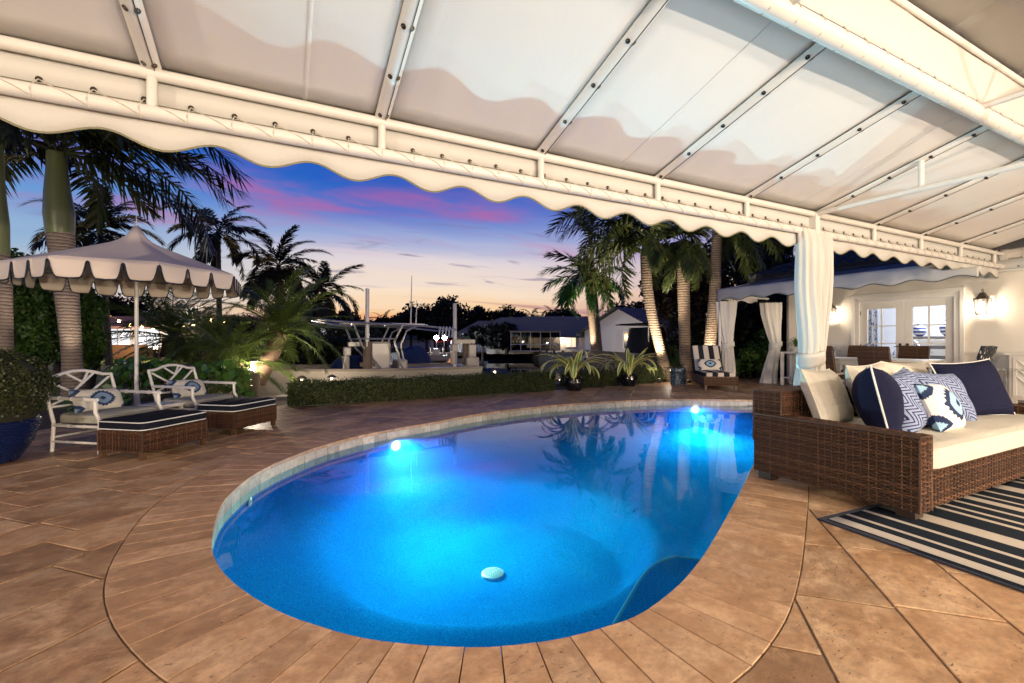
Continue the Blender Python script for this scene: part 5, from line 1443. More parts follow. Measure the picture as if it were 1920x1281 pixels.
# french doors
m = MB()
for y0, y1 in ((DY0, DY0+.09), (DY1-.09, DY1)): m.box2((HX-.03, y0, 0), (HX+.16, y1, DH))
m.box2((HX-.03, DY0+.0905, DH-.09), (HX+.16, DY1-.0905, DH-.001)); m.box2((HX-.05, DY0-.07, DH), (HX-.002, DY1+.07, DH+.08))
for y0, y1 in ((DY0-.07, DY0-.001), (DY1+.001, DY1+.07)): m.box2((HX-.05, y0, 0), (HX-.002, y1, DH))
m.build('door_frame', WOODW, hs, smooth=0, bevel=.004)
ym = (DY0+DY1)/2
for y0, y1, hd in ((DY0+.095, ym-.004, 1), (ym+.004, DY1-.095, -1)):
    m = MB(); sw = .14; xd0, xd1 = HX+.02, HX+.065
    for a, b in ((y0, y0+sw), (y1-sw, y1)): m.box2((xd0, a, .01), (xd1, b, DH-.10))
    m.box2((xd0, y0+sw, .01), (xd1, y1-sw, .28)); m.box2((xd0, y0+sw, DH-.26), (xd1, y1-sw, DH-.10))
    d = m.build('french_door', WOODW, hs, smooth=0, bevel=.003)
    m = MB(); yc = (y0+y1)/2; za, zb_ = .28, DH-.26
    m.box2((xd0+.006, yc-.012, za), (xd1-.006, yc+.012, zb_))
    for k in (1, 2, 3): z = za+(zb_-za)*k/4; m.box2((xd0+.008, y0+sw, z-.012), (xd1-.008, y1-sw, z+.012))
    m.build('muntin', WOODW, d, smooth=0)
    for k in range(4):
        for ya, yb in ((y0+sw, yc-.012), (yc+.012, y1-sw)):
            z0 = za+(zb_-za)*k/4+.012; z1 = za+(zb_-za)*(k+1)/4-.012
            MB().box2((HX+.040, ya, z0), (HX+.044, yb, z1)).build('pane', GLASS, d, smooth=0)
    yh = y1-.06 if hd == 1 else y0+.06
    m = MB(); m.box2((xd0-.012, yh-.022, .86), (xd0, yh+.022, 1.06)); m.tube([(xd0-.01, yh, .99), (xd0-.045, yh, .99), (xd0-.05, yh-hd*.10, .985)], .009, 8); m.build('handle', BRASS, d)
    yq = DY0+.095 if hd == 1 else DY1-.095
    m = MB()
    for z in (.3, 1.0, 1.75): m.box2((xd0-.006, yq-.008, z-.045), (xd0-.001, yq+.008, z+.045))
    m.build('hinge', BRASS, d, smooth=0)
# lit bedroom behind the doors
RW = plain('bedroom paint', (.68,.68,.72), None, 2, .8); 
rm = MB(); rx0, rx1, ry0, ry1 = HX+T, HX+3.6, 2.2, 7.38
rm.box2((rx1, ry0, 0), (rx1+.1, ry1, 2.7)); rm.box2((rx0, ry0-.1, 0), (rx1, ry0, 2.7)); rm.box2((rx0, ry0, 2.6), (rx1, ry1, 2.7)); rm.box2((rx0, ry0, -.02), (rx1, ry1, .005)); rm.box2((rx0+.002, ry1-.05, 0), (rx1, ry1-.001, 2.6))
rm.build('bedroom_walls', RW, hs, smooth=0)
lp = MB(); lp.lathe([(.0,-.09),(.13,-.08),(.18,-.02),(.18,0)], 20, (HX+2.0, 4.8, 2.6)); lp.build('ceiling_lamp', glow('bedroom lamp', (.95,.95,1,1), 10), hs)
lamp('bedroom_light', (HX+1.9, 4.8, 2.35), 330, (.92,.94,1.0), .12)
dsr = thing('dresser', 'white dresser with dark drawer bands seen through the right door', 'dresser', (HX+1.9, 4.9, 0))
m = MB(); 
GREYW = plain('taupe dresser', (.16,.14,.14), None, 4, .5)
m.box2((HX+1.65, 4.62, 0), (HX+2.15, 5.52, 1.22)); m.build('carcass', GREYW, dsr, smooth=0)
for k in range(5):
    MB().box2((HX+1.62, 4.72, .08+k*.23), (HX+1.648, 5.42, .08+k*.23+.155)).build('drawer', WOODW, dsr, smooth=0, bevel=.005)
    MB().lathe([(.016,0),(.014,.02),(0,.026)], 10, (HX+1.619, 5.07, .16+k*.23), 0, axis_to(Vector((-1,0,0)))).build('knob', SILVER, dsr)
STR = mat_stripe('blue banded glaze', [(0, (.03,.06,.24)), (.5, (.72,.73,.78))], 2, .085)
for lab, y, s in (('left blue banded jar on top of the dresser', 5.40, .9), ('right blue banded jar on top of the dresser', 4.86, 1.1)):
    j = thing('banded_jar', lab, 'jar', (HX+1.88, y, 1.225), 0, 'blue banded jars')
    MB().lathe([(.06*s,0),(.12*s,.06*s),(.15*s,.15*s),(.13*s,.24*s),(.07*s,.30*s),(.055*s,.32*s)], 24).build('body', STR, j, world=False)
    MB().lathe([(.06*s,.318*s),(.05*s,.35*s),(.012,.37*s),(0,.38*s)], 18).build('lid', STR, j, world=False)
DRP2 = None
def mat_lattice():
    m = NM('blue trellis cloth'); v = m.co('Object', (1,1,.55)); x = m.n('ShaderNodeTexVoronoi'); m.L.new(v, x.inputs[0]); x.inputs['Scale'].default_value = 22
    m.set(color=m.ramp(x.outputs[0], [(.25, (.06,.09,.25)), (.42, (.62,.64,.72))]), rough=.9); return m.m
LATT = mat_lattice()
cu = thing('patterned_curtain', 'blue trellis patterned curtain inside the left door', 'curtain', (HX+.9, 6.05, 0))
MB().grid(lambda u, v: (HX+.8+.05*math.sin(u*30), 5.78+.55*u, .02+2.5*v), 60, 4).build('panel', LATT, cu, solid=.004)
ic = thing('bedroom_chair', 'round backed patterned chair inside the left door', 'chair', (HX+1.1, 5.30, 0))
MB().grid(lambda u, v: (HX+1.0+.28*math.sin(math.pi*u), 5.62-.62*u, .42+(.36+.36*math.sin(math.pi*u))*v), 20, 6).build('back', LATT, ic, solid=.05); MB().box2((HX+.95, 5.05, .3), (HX+1.4, 5.6, .46)).build('seat', LATT, ic, smooth=0, bevel=.03)
for y in (5.1, 5.55):
    for x in (1.0, 1.35): MB().tube([(HX+x, y, 0), (HX+x, y, .3)], .02, 8).build('leg', WOODW, ic)
bd = thing('bed', 'white four poster bed seen through the right door', 'bed', (HX+1.3, 4.0, 0))
MB().lathe([(.05,0),(.05,.5),(.03,.55),(.045,.62),(.03,.7),(.03,1.1),(.045,1.15),(.028,1.2),(.025,1.75),(.035,1.8),(.0,1.86)], 14, (HX+1.15, 4.28, 0)).build('bed_post', WOODW, bd); m = MB(); cushion(m, (HX+1.2, 2.6, .35), (HX+3.2, 4.22, .68), .08, .03); m.build('mattress', fabric('white bedding', (.74,.74,.78)), bd)
MB().box2((HX+1.2, 2.6, .0), (HX+3.2, 4.2, .34)).build('bed_base', WOODW, bd, smooth=0)
# wall lanterns
def lantern(label, y, z, pw, x=HX, face=-1):
    t = thing('wall_lantern', label, 'wall lantern', (x, y, z), 0 if face < 0 else R(90), 'wall lanterns')
    s = -1
    m = MB(); m.box((-.008, 0, -.02), (.016, .10, .24)); m.tube([(-.01,0,.10), (-.06,0,.16), (-.13,0,.15), (-.14,0,.10)], .009, 8); m.build('bracket', SILVER_D, t, world=False)
    m = MB(); c = -.14; hb, ht, wb, wt = -.22, .06, .07, .095
    for a, b in ((-1,-1), (-1,1), (1,-1), (1,1)): m.bar((c+a*wb, b*wb, hb), (c+a*wt, b*wt, ht), .014)
    for w_, z_ in ((wb, hb), (wt, ht)):
        for a, b in (((-1,-1),(-1,1)), ((-1,1),(1,1)), ((1,1),(1,-1)), ((1,-1),(-1,-1))): m.bar((c+a[0]*w_, a[1]*w_, z_), (c+b[0]*w_, b[1]*w_, z_), .014)
    m.box((c, 0, hb-.006), (2*wb, 2*wb, .012)); m.build('cage', SILVER_D, t, world=False, smooth=0)
    m = MB(); m.grid(lambda u, v: (c+(.125-.085*v**.7)*math.cos(2*math.pi*u+math.pi/4)*1.2, (.125-.085*v**.7)*math.sin(2*math.pi*u+math.pi/4)*1.2, ht+.005+.11*v**1.3), 4, 6, closed_u=True)
    m.tube([(c+.035*math.cos(q*math.pi/8), 0, ht+.155+.035*math.sin(q*math.pi/8)) for q in range(16)], .006, 6, closed=True); m.box((c, 0, ht+.115), (.05,.05,.02)); m.build('cap', SILVER_D, t, world=False, smooth=0)
    m = MB(); m.lathe([(.028,-.20),(.042,-.16),(.042,-.03),(.022,.0)], 14, (c, 0, 0)); m.build('globe', LAMPW, t, world=False)
    p = WM[t.name] @ Vector((c-.015 if False else c, 0, -.10)); l = lamp('lantern_light', p, pw, WARM, .045)
    return t
SILVER_D = plain('weathered pewter', (.16,.13,.10), (.10,.085,.07), 20, .5, metal=.6)
lantern('wall lantern right of the french doors, near the cabinet', 3.66, 1.84, 17)
lantern('wall lantern left of the french doors, behind the curtain', 6.33, 1.84, 17)
# lantern row added out of view to supply the warm fill on the terrace
BWY = -7.6
m = MB().box2((-9, BWY-.2, 0), (HX-.01, BWY, 3.6)); m.build('terrace_wall', STUCCO, hs, smooth=0)
for i, (x, pw) in enumerate(((-3.2, 250), (.6, 1200), (4.4, 2000), (8.2, 1900))):
    t = thing('wall_lantern', 'added unseen wall lantern %s of the fill row on the rear terrace wall' % ['far left', 'left of centre', 'right of centre', 'far right'][i], 'wall lantern', (x, BWY, 1.12), R(90), 'wall lanterns')
    # faces +Y
    src = [o for o in COL.objects if o.name == 'wall_lantern'][0]
    for c in [c for c in COL.objects if c.parent == src]:
        k = c.copy(); COL.objects.link(k); k.parent = t
    t.rotation_euler.z = R(-90); WM[t.name] = Matrix.Translation(t.location) @ Matrix.Rotation(R(-90), 4, 'Z')
    lamp('lantern_light', WM[t.name] @ Vector((-.17, 0, -.10)), pw, WARM, .06)
pl = thing('pendant_fill_lantern', 'added unseen pendant lantern for warm fill, hung under the upper canopy bay', 'pendant lantern', (4.2, -2.4, 2.55))  # pendant added out of view to warm the foreground deck
MB().tube([(0,0,.16),(0,0,roof2(-2.4)-2.56)], .008, 6).build('rod', SILVER_D, pl, world=False)
MB().lathe([(.06,-.02),(.07,.02),(.07,.10),(.05,.14)], 16).build('globe', LAMPW, pl, world=False); MB().lathe([(.13,.13),(.10,.16),(.02,.20),(0,.21)], 18).build('cap', SILVER_D, pl, world=False)
lamp('pendant_fill_light', (4.2, -2.4, 2.60), 500, WARM, .06)
lpst = thing('fill_lamp_post', 'added unseen lamp post brightening the parasol and left garden', 'lamp post', (-8.6, -1.6, 0))  # lamp added beyond the frame to brighten parasol and left garden
MB().tube([(0,0,0),(0,0,2.72)], [.05,.038], 12).build('post', BRASS, lpst, world=False); MB().lathe([(.07,2.72),(.09,2.78),(.10,2.95),(.06,3.02)], 18).build('globe', LAMPW, lpst, world=False); MB().lathe([(.16,3.01),(.12,3.05),(.02,3.12),(0,3.13)], 18).build('cap', BRASS, lpst, world=False)
lamp('post_fill_light', (-8.6, -1.6, 2.87), 2100, WARM, .08)
# ------------------------------------------------------------------ dining awning
aw = thing('dining_awning', 'grey white scalloped awning with taupe slope over the dining table', 'awning', (AX, 5.5, 2.3))
AY0, AY1, AZ = 3.12, 8.0, 2.42
m = MB(); AY2 = 3.62; m.grid(lambda u, v: (AX+(HX-.55-AX)*v, AY2+(AY1-AY2)*u-.5*v*(u > .99), AZ+.31*v-.03*math.sin(math.pi*v)), 30, 6); m.build('top_cloth', AWN_TOP, aw, solid=.004)
def sc2(y): return 2.145-.032*math.cos(2*math.pi*(y-AY1)/.62)
m = MB(); m.grid(lambda u, v: (AX-.02-.004*math.sin(u*60), AY0+(AY1-AY0)*u, float(np.interp(AY0+(AY1-AY0)*u, [3.56,3.9], [2.29,AZ]))*(1-v)+sc2(AY0+(AY1-AY0)*u)*v), 160, 4); m.build('front_valance', CANVAS_DIM, aw, solid=.003)
MB().tube([(AX-.022, AY0+(AY1-AY0)*i/160, sc2(AY0+(AY1-AY0)*i/160)) for i in range(161)], .007, 5).build('binding', NAVYTRIM, aw)
m = MB(); m.grid(lambda u, v: (AX+(HX-.4-AX)*u, AY1+.02, (AZ+.30*u)*(1-v)+(2.15-.03*math.cos(2*math.pi*u*1.55/.62))*v), 60, 4); m.build('side_valance', CANVAS, aw, solid=.003)
MB().tube([(AX+.02, AY0, 2.27), (AX+.02, AY1, 2.27)], .03, 10).build('front_rail', PAINT, aw); MB().tube([(AX+.02, AY1-.01, 2.27), (HX, AY1-.01, 2.27)], .03, 10).build('side_rail', PAINT, aw)
MB().tube([(AX+.04, AY1-.03, 0), (AX+.04, AY1-.03, 2.27)], .035, 10).build('post', PAINT, aw)
for k in range(5):
    y = AY0+.7+(AY1-AY0-.8)*k/4; MB().tube([(AX, y, AZ-.03), (HX-.57, y, AZ+.26)], .02, 8).build('rafter', PAINT, aw)
m = MB(); m.grid(lambda u, v: (HX-.075, AY0-2+(AY1-AY0+1.5)*u, 2.60-.20*v), 20, 1); m.build('wall_strip', CANVAS, aw, solid=.003); MB().tube([(HX-.09, AY0-2, 2.40), (HX-.09, AY1-.5, 2.40)], .02, 8).build('wall_rail', PAINT, aw)
for k in range(24):
    inst('grommet', GROM, aw, WM[aw.name].inverted() @ Matrix.Translation((HX-.078, AY0-1.8+.27*k, 2.46)) @ Vector((-1,0,0)).to_track_quat('Z', 'Y').to_matrix().to_4x4())
# ------------------------------------------------------------------ dining set
TX0, TX1, TY0, TY1 = 10.28, 11.18, 3.98, 5.88
tb = thing('dining_table', 'long white dining table under the awning', 'dining table', (10.73, 4.9, 0))
MB().box2((TX0, TY0, .715), (TX1, TY1, .755)).build('table_top', WOODW, tb, smooth=0, bevel=.006); MB().box2((TX0+.08, TY0+.08, .62), (TX1-.08, TY1-.08, .714)).build('apron', WOODW, tb, smooth=0)
for x in (TX0+.10, TX1-.10):
    for y in (TY0+.10, TY1-.10): MB().box2((x-.045, y-.045, 0), (x+.045, y+.045, .66)).build('leg', WOODW, tb, smooth=0)
def dchair(mt, seatm):
    t = thing('dining_chair', 'x', 'dining chair', (0,0,0), 0, 'wicker dining chairs')
    w = .25
    m = MB(); weave(m, (-.25, w, .40), (0,-1,0), (-.13,0,.58), 2*w, .60, row=.022, stake=.045) ; weave(m, (-.19, -w, .40), (0,1,0), (-.13,0,.58), 2*w, .60, row=.022, stake=.045)
    m.bar((-.22, 0, .40), (-.352, 0, .99), .46, .045, up=(0,1,0)) if False else m.add([(-.245,-w,.40),(-.245,w,.40),(-.375,w,.985),(-.375,-w,.985),(-.195,-w,.40),(-.195,w,.40),(-.325,w,.985),(-.325,-w,.985)], [(0,1,2,3),(4,7,6,5),(3,2,6,7),(0,3,7,4),(1,5,6,2)])
    m.tube([(-.35,-w,.985),(-.35,w,.985)], .028, 8); m.build('backrest', mt, t, world=False)
    m = MB(); m.box2((-.25,-w,.34), (.25,w,.42)); 
    weave(m, (-.25,-w,.34), (1,0,0), (0,0,1), .5, .085, row=.02, stake=.045); weave(m, (.25,w,.34), (-1,0,0), (0,0,1), .5, .085, row=.02, stake=.045); m.build('seat', mt, t, world=False, smooth=0)
    m = MB(); cushion(m, (-.22,-.235,.42), (.25,.235,.475), .05, .01, 12, 12); m.build('seat_cushion', seatm, t, world=False)
    for x in (-.22, .21):
        for y in (-.21, .21): MB().tube([(x, y, .345), (x*1.06, y*1.04, 0)], [.024, .017], 8).build('leg', mt, t, world=False)
    return t
LEAFPRINT = None
def mat_print():
    m = NM('black leaf print cloth'); t = m.n('ShaderNodeTexCoord'); v = m.co('Object', (14, 14, 5), rot=(.5,.3,0)); x = m.n('ShaderNodeTexVoronoi'); m.L.new(v, x.inputs[0]); x.inputs['Scale'].default_value = 1.6
    m.set(color=m.ramp(x.outputs[0], [(.22, (.62,.60,.54)), (.30, (.015,.018,.025))]), rough=.85); return m.m
PRINT = mat_print()
dc0 = dchair(WICKER_D, CHAISESTRIPE)
spots = [((10.02, 4.48), 0, 'brown wicker dining chair seen from behind at the table front'), ((10.02, 5.42), 0, 'brown wicker dining chair beside the big curtain'), ((11.32, 4.66), 180, 'brown wicker dining chair on the door side below the handles'), ((11.32, 5.62), 180, 'brown wicker dining chair on the door side, left one')]
for i, ((x, y), a, lab) in enumerate(spots):
    if i == 0: dc0.location = (x, y, 0); dc0['label'] = lab
    else: copy_tree(dc0, (x, y, 0), R(a), lab)
pcx = thing('dining_chair', 'black and white leaf print chair at the table end by the wall', 'dining chair', (10.72, 3.62, 0), R(90))
m = MB(); m.grid(lambda u, v: (-.20-.17*v-.02*math.sin(math.pi*u), -.25+.5*u, .42+.60*v), 10, 8); m.build('backrest', PRINT, pcx, world=False, solid=.06)
m = MB(); cushion(m, (-.24,-.25,.36), (.25,.25,.47), .05, .012, 12, 12); m.build('seat', PRINT, pcx, world=False)
for x in (-.2, .2):
    for y in (-.2, .2): MB().tube([(x, y, .37), (x, y, 0)], [.022, .016], 8).build('leg', DARKLEG, pcx, world=False)
gj = thing('ginger_jar', 'blue and white lidded ginger jar on the dining table', 'jar', (10.74, 5.02, .756))
MB().lathe([(.075,0),(.09,.01),(.155,.10),(.165,.15),(.14,.21),(.085,.245),(.08,.265)], 28).build('body', PORC, gj, world=False); MB().lathe([(.09,.262),(.085,.285),(.045,.305),(.018,.315),(.02,.335),(0,.345)], 20).build('lid', PORC, gj, world=False)
vs = thing('vase', 'small blue and white vase at the far table end', 'vase', (10.86, 5.80, .756)); MB().lathe([(.045,0),(.06,.03),(.045,.12),(.04,.2),(.065,.235),(.06,.238),(.035,.2)], 20).build('body', PORC, vs, world=False)
# console table and cabinet
ct = thing('console_table', 'white slatted console table beyond the dining chairs', 'console table', (11.55, 6.80, 0))
MB().box2((11.32, 6.30, .80), (11.80, 7.30, .84)).build('table_top', WOODW, ct, smooth=0, bevel=.004); MB().box2((11.34, 6.33, .17), (11.79, 7.27, .20)).build('shelf', WOODW, ct, smooth=0)
for x in (11.36, 11.76):
    for y in (6.35, 7.25): MB().box2((x-.03, y-.03, 0), (x+.03, y+.03, .80)).build('leg', WOODW, ct, smooth=0)
for z in (.36, .52, .68): MB().box2((11.775, 6.38, z-.06), (11.785, 7.22, z+.06)).build('back_slat', WOODW, ct, smooth=0)
bu = thing('figurine', 'small dark seated figurine on the console shelf', 'figurine', (11.5, 6.85, .20)); MB().lathe([(.09,0),(.10,.03),(.06,.06),(.075,.14),(.05,.19),(.03,.21),(.045,.25),(.03,.30),(0,.315)], 16).build('body', BLACKGLAZE, bu, world=False)
sp = thing('spider_plant', 'trailing green spider plant on the console table', 'potted plant', (11.5, 7.0, .84)); MB().lathe([(.08,0),(.11,.12),(.10,.13)], 18).build('pot', WOODW, sp, world=False)
gb = MB()
gb.v = []
for i in range(5): pass
def grassblade():
    m = MB(); n = 6
    for i in range(n+1):
        s = i/n; th = 1.2-2.6*s; m.v += [(.36*s*1.0, -.008*(1-s)-.001, .18*math.sin(min(3.1, 3.3*s))*1.0-.16*s*s), (.36*s, .008*(1-s)+.001, .18*math.sin(min(3.1, 3.3*s))-.16*s*s)]; m.uv += [(0,0),(0,0)]
    for i in range(n): m.f.append((2*i, 2*i+1, 2*i+3, 2*i+2)); m.m.append(0)
    return m.mesh('leaf', LF_GRN, 0)
GBL = grassblade()
for i in range(46): inst('leaf', GBL, sp, Matrix.Translation((0,0,.12)) @ Matrix.Rotation(i*2.399, 4, 'Z') @ Matrix.Rotation(random.uniform(-.9, .15), 4, 'Y') @ Matrix.Scale(random.uniform(.7, 1.2), 4))
cb = thing('white_cabinet', 'white cabinet with diagonal lattice door at the right edge', 'cabinet', (11.6, 3.0, 0))
MB().box2((11.44, 2.05, .08), (11.87, 3.22, .86)).build('carcass', WOODW, cb, smooth=0, bevel=.004); MB().box2((11.40, 2.0, .86), (11.88, 3.27, .90)).build('top', WOODW, cb, smooth=0, bevel=.004)
for y in (2.1, 3.17): MB().box2((11.45, y-.035, 0), (11.52, y+.035, .08)).build('foot', WOODW, cb, smooth=0)
for ya, yb in ((2.10, 2.62), (2.65, 3.17)):
    m = MB(); xf = 11.425; t_ = .045
    m.box2((xf, ya, .12), (xf+.014, ya+t_, .82)); m.box2((xf, yb-t_, .12), (xf+.014, yb, .82)); m.box2((xf, ya+t_, .12), (xf+.014, yb-t_, .12+t_)); m.box2((xf, ya+t_, .82-t_), (xf+.014, yb-t_, .82))
    d = m.build('door', WOODW, cb, smooth=0, bevel=.002); m = MB(); yc = (ya+yb)/2
    for k in range(-2, 6):
        z = .10+.15*k
        for s in (-1, 1):
            a = Vector((xf+.006, yc, z)); b = Vector((xf+.006, yc+s*(yb-ya)*.42, z+.24))
            if b.z > .80 or a.z < .14: continue
            m.bar(a, b, .010, .022, up=(1,0,0))
    m.build('lattice', WOODW, d, smooth=0)
lu = thing('clear_side_table', 'clear acrylic side table behind the far navy pillow', 'side table', (10.9, 2.95, 0))
MB().box2((10.72, 2.80, .62), (11.08, 3.16, .645)).build('table_top', GLASS, lu, smooth=0)
for x in (10.75, 11.05):
    for y in (2.83, 3.13): MB().box2((x-.015, y-.015, 0), (x+.015, y+.015, .619)).build('leg', GLASS, lu, smooth=0)

# ------------------------------------------------------------------ garden lights
def pathlight(label, p, h=.40, pw=4.0, stem=True):
    t = thing('path_light', label, 'path light', tuple(p), 0, 'garden path lights')
    m = MB(); m.tube([(0,0,-.05), (0,0,h-.05)], .012, 8); m.build('stake', BRASS, t, world=False)
    MB().lathe([(.10,h-.005),(.115,h),(.05,h+.045),(.012,h+.06),(0,h+.062)], 20).build('hat', SILVER_D, t, world=False)
    MB().lathe([(.018,h-.06),(.022,h-.05),(.022,h-.012),(.016,h-.006)], 12).build('bulb', LAMPW, t, world=False)
    lamp('path_lamp', (p[0], p[1], p[2]+h-.035), pw, WARM, .02); return t
for lab, px, py, d in (('path light with pagoda hat behind the hedge, left one', 566, 708, 9.6), ('path light with wide hat in front of the boat hull', 622, 706, 10.0), ('path light glowing over the hedge near the lift post', 928, 694, 11.2), ('path light on a thin stake beside the blue stool', 1258, 690, 11.9)):
    p = P(px, py, d); h = p.z-.06+.02; p.z = 0; pathlight(lab, p, max(.3, h+.03), 16 if px < 1000 else 14)
sp2 = P(475, 690, 8.9); sl_ = thing('stump_lamp', 'glowing lantern on a round timber stump between two date palms', 'lamp', (sp2.x, sp2.y, 0))
MB().tube([(0,0,0),(0,0,.50)], .115, 16).build('stump', WOODD, sl_, world=False); MB().lathe([(.06,.50),(.06,.53),(.03,.54)], 16).build('lamp_base', BRASS, sl_, world=False)
MB().lathe([(.035,.54),(.05,.58),(.05,.68),(.03,.72)], 16).build('globe', LAMPW, sl_, world=False); MB().lathe([(.14,.715),(.12,.73),(.03,.77),(0,.775)], 18).build('hat', SILVER_D, sl_, world=False)
lamp('stump_light', (sp2.x+.0, sp2.y-.0, .63), 75, WARM, .05)
def uplight(label, p, target, pw, ang=50):
    t = thing('uplight', label, 'spotlight', tuple(p), 0, 'ground spotlights'); MB().lathe([(.04,0),(.05,.02),(.05,.10),(.042,.11)], 14).build('housing', BRASS, t, world=False); MB().lathe([(.040,.108),(.0,.112)], 14).build('lens', LAMPW, t, world=False)
    lamp('uplight_lamp', (p[0], p[1], p[2]+.13), pw, WARM, .03, spot=ang, target=target)
q = Q(1236, 11.9, .02); uplight('ground spotlight at the foot of the curved palm', q, P(1190, 500, 12.6), 1000, 84)
q = Q(1292, 11.9, .02); uplight('ground spotlight at the foot of the straight palm', q, P(1278, 450, 12.9), 600, 64)
q = Q(1322, 13.1, .02); uplight('ground spotlight behind the chaise', q, P(1350, 430, 13.6), 600, 64)
q = Q(1096, 18.3, .0); uplight('ground spotlight below the small green palm', q, P(1104, 530, 19), 1100, 60)
q = Q(150, 8.3, -.02); uplight('added hidden spotlight brightening the thick royal palm', q, P(112, 300, 9.0), 170, 70)  # added hidden lamp, lifts the dark royal palm crown
q = Q(560, 8.7, .02); uplight('ground spotlight below the leaning date palm', q, P(520, 590, 9.3), 160, 90)
# ------------------------------------------------------------------ moored boat on its lift
def hull(name, label, bow, stern, beam, z0, z1, mt, cat='boat', rake=.5, trim=None, group=None):
    bow = Vector(bow); stern = Vector(stern); ax = (bow-stern); L = ax.length; ax.normalize()
    t = thing(name, label, cat, (stern.x, stern.y, 0), math.atan2(ax.y, ax.x), group)
    def f(u, v):
        s = u; w = beam/2*(1-max(0, (s-.45)/.55)**2.2); x = L*s
        sheer = z1+.45*max(0, s-.35)**1.6*(z1-z0+.6)*.5
        a = (v-.5)*2; k = abs(a)
        # from gunwale (k=1) down the side to keel (k=0)
        if k > .35: q = (k-.35)/.65; y = w*(.80+.20*q); z = z0+.25*(z1-z0)+(sheer-z0-.25*(z1-z0))*q
        else: q = k/.35; y = w*.80*q; z = z0+.25*(z1-z0)*q
        x2 = x+(z-z0)*rake*max(0, (s-.6)/.4)
        return (x2, math.copysign(y, a), z)
    m = MB(); m.grid(f, 28, 20); n = 20
    m.f.append(tuple(range(0, 21))[::-1]); m.m.append(0)
    m.build('hull', mt, t, world=False, smooth=50)
    gl = MB(); gl.tube([f(i/28, 0) for i in range(29)]+[f(i/28, 1) for i in range(28, -1, -1)], .035, 6); gl.build('gunwale', trim or mt, t, world=False)
    dk = MB(); dk.grid(lambda u, v: (lambda a, b: (a[0]*(1-v)+b[0]*v, a[1]*(1-v)+b[1]*v, a[2]-.06))(f(u, 0), f(u, 1)), 28, 2); dk.build('deck', GEL, t, world=False)
    return t, f
BY = 12.55
bt, bf = hull('moored_boat', 'white centre console boat with aluminium T-top on its lift', (-2.1, BY, 0), (4.85, BY, 0), 2.3, -.55, .40, GEL, rake=.7, trim=plain('taupe rub rail', (.30,.25,.20), None, 4, .5))
def bw(px, py, d): return P(px, py, d)
m = MB(); m.box2((2.0, BY-.40, .25), (2.55, BY+.40, 1.10)); m.build('console', GEL, bt, smooth=0, bevel=.06)
m = MB(); m.box2((2.75, BY-.4, .25), (3.0, BY+.4, .62)); m.build('leaning_post', GEL, bt, smooth=0, bevel=.05)
tz = 1.52; tx0, tx1 = .9, 4.15
m = MB(); m.box2((1.3, BY-.85, tz), (3.35, BY+.85, tz+.05)); m.build('hard_top', PAINT, bt, smooth=0, bevel=.02)
m = MB()
for s in (-1, 1):
    y = BY+s*.86
    m.tube([(.75, y, tz+.10), (1.4, y, tz+.05), (3.4, y, tz-.02), (4.2, y, tz-.10)], .028, 8)
    m.tube([(1.55, y, tz), (1.75, y-s*.05, 1.0), (2.35, y-s*.2, .3), (2.7, y-s*.2, .22)], .028, 8); m.tube([(2.75, y, tz), (2.55, y-s*.05, 1.1), (2.75, y-s*.2, .5), (2.95, y-s*.2, .24)], .028, 8)
    m.tube([(3.15, y, tz), (2.85, y, tz-.15), (2.7, y, 1.0), (2.8, y-s*.1, .6)], .024, 8)
    m.tube([(1.5, y, tz-.05), (1.1, y, tz-.02), (.6, y, tz+.08)], .024, 8); m.tube([(1.62, y, tz-.35), (2.6, y, tz-.35)], .02, 8)
for x in (.75, 1.5, 2.3, 3.4, 4.2): m.tube([(x, BY-.86, tz+(.1 if x < 1 else -.10 if x > 4 else 0)), (x, BY+.86, tz+(.1 if x < 1 else -.10 if x > 4 else 0))], .022, 6)
for k in range(5): m.tube([(3.75+.09*k, BY-.86, tz-.02), (3.70+.09*k, BY-.9, tz-.30)], .022, 6)
m.build('t_top_frame', SILVER, bt)
for x, zt in ((3.3, 3.0), (3.45, 2.3)): MB().tube([(x, BY+.5, tz), (x+.03, BY+.5, zt)], [.022, .010], 6).build('antenna', PAINT, bt)
m = MB(); m.box2((4.6, BY-.55, .0), (5.0, BY+.55, .42)); m.build('transom', GEL, bt, smooth=0, bevel=.05)
def tarp(name, label, c, r, rot=0, seed=0, mt=None, group='blue canvas boat covers'):
    t = thing(name, label, 'boat cover', tuple(c), rot, group)
    def f(u, v):
        a = 2*math.pi*u; k = math.sin(v*math.pi/2); e = .75
        x = r[0]*math.copysign(abs(math.cos(a))**e, math.cos(a))*math.cos(v*math.pi/2)**.8; y = r[1]*math.copysign(abs(math.sin(a))**e, math.sin(a))*math.cos(v*math.pi/2)**.8
        return (x, y, r[2]*k*(1+.06*math.sin(3*a+seed))+.02*math.sin(11*a+seed)*math.cos(v*1.5))
    MB().grid(f, 40, 14, closed_u=True).build('cloth', mt or BLUETARP, t, world=False); return t
c = P(778, 700, 15.6); c.z = .02; tarp('boat_cover', 'large blue canvas cover over a skiff behind the boat console', (c.x, c.y, -.15), (.62, .75, 1.05), 0, 1)
c = P(655, 690, 12.9); tarp('boat_cover', 'small blue cover in the boat cockpit left of the post', (c.x, c.y, .28), (.5, .45, .42), 0, 2)
c = P(924, 697, 14.5); tarp('boat_cover', 'low blue cover afloat right of the lift motor', (c.x, c.y, -.25), (.75, .55, .48), R(-25), 3)
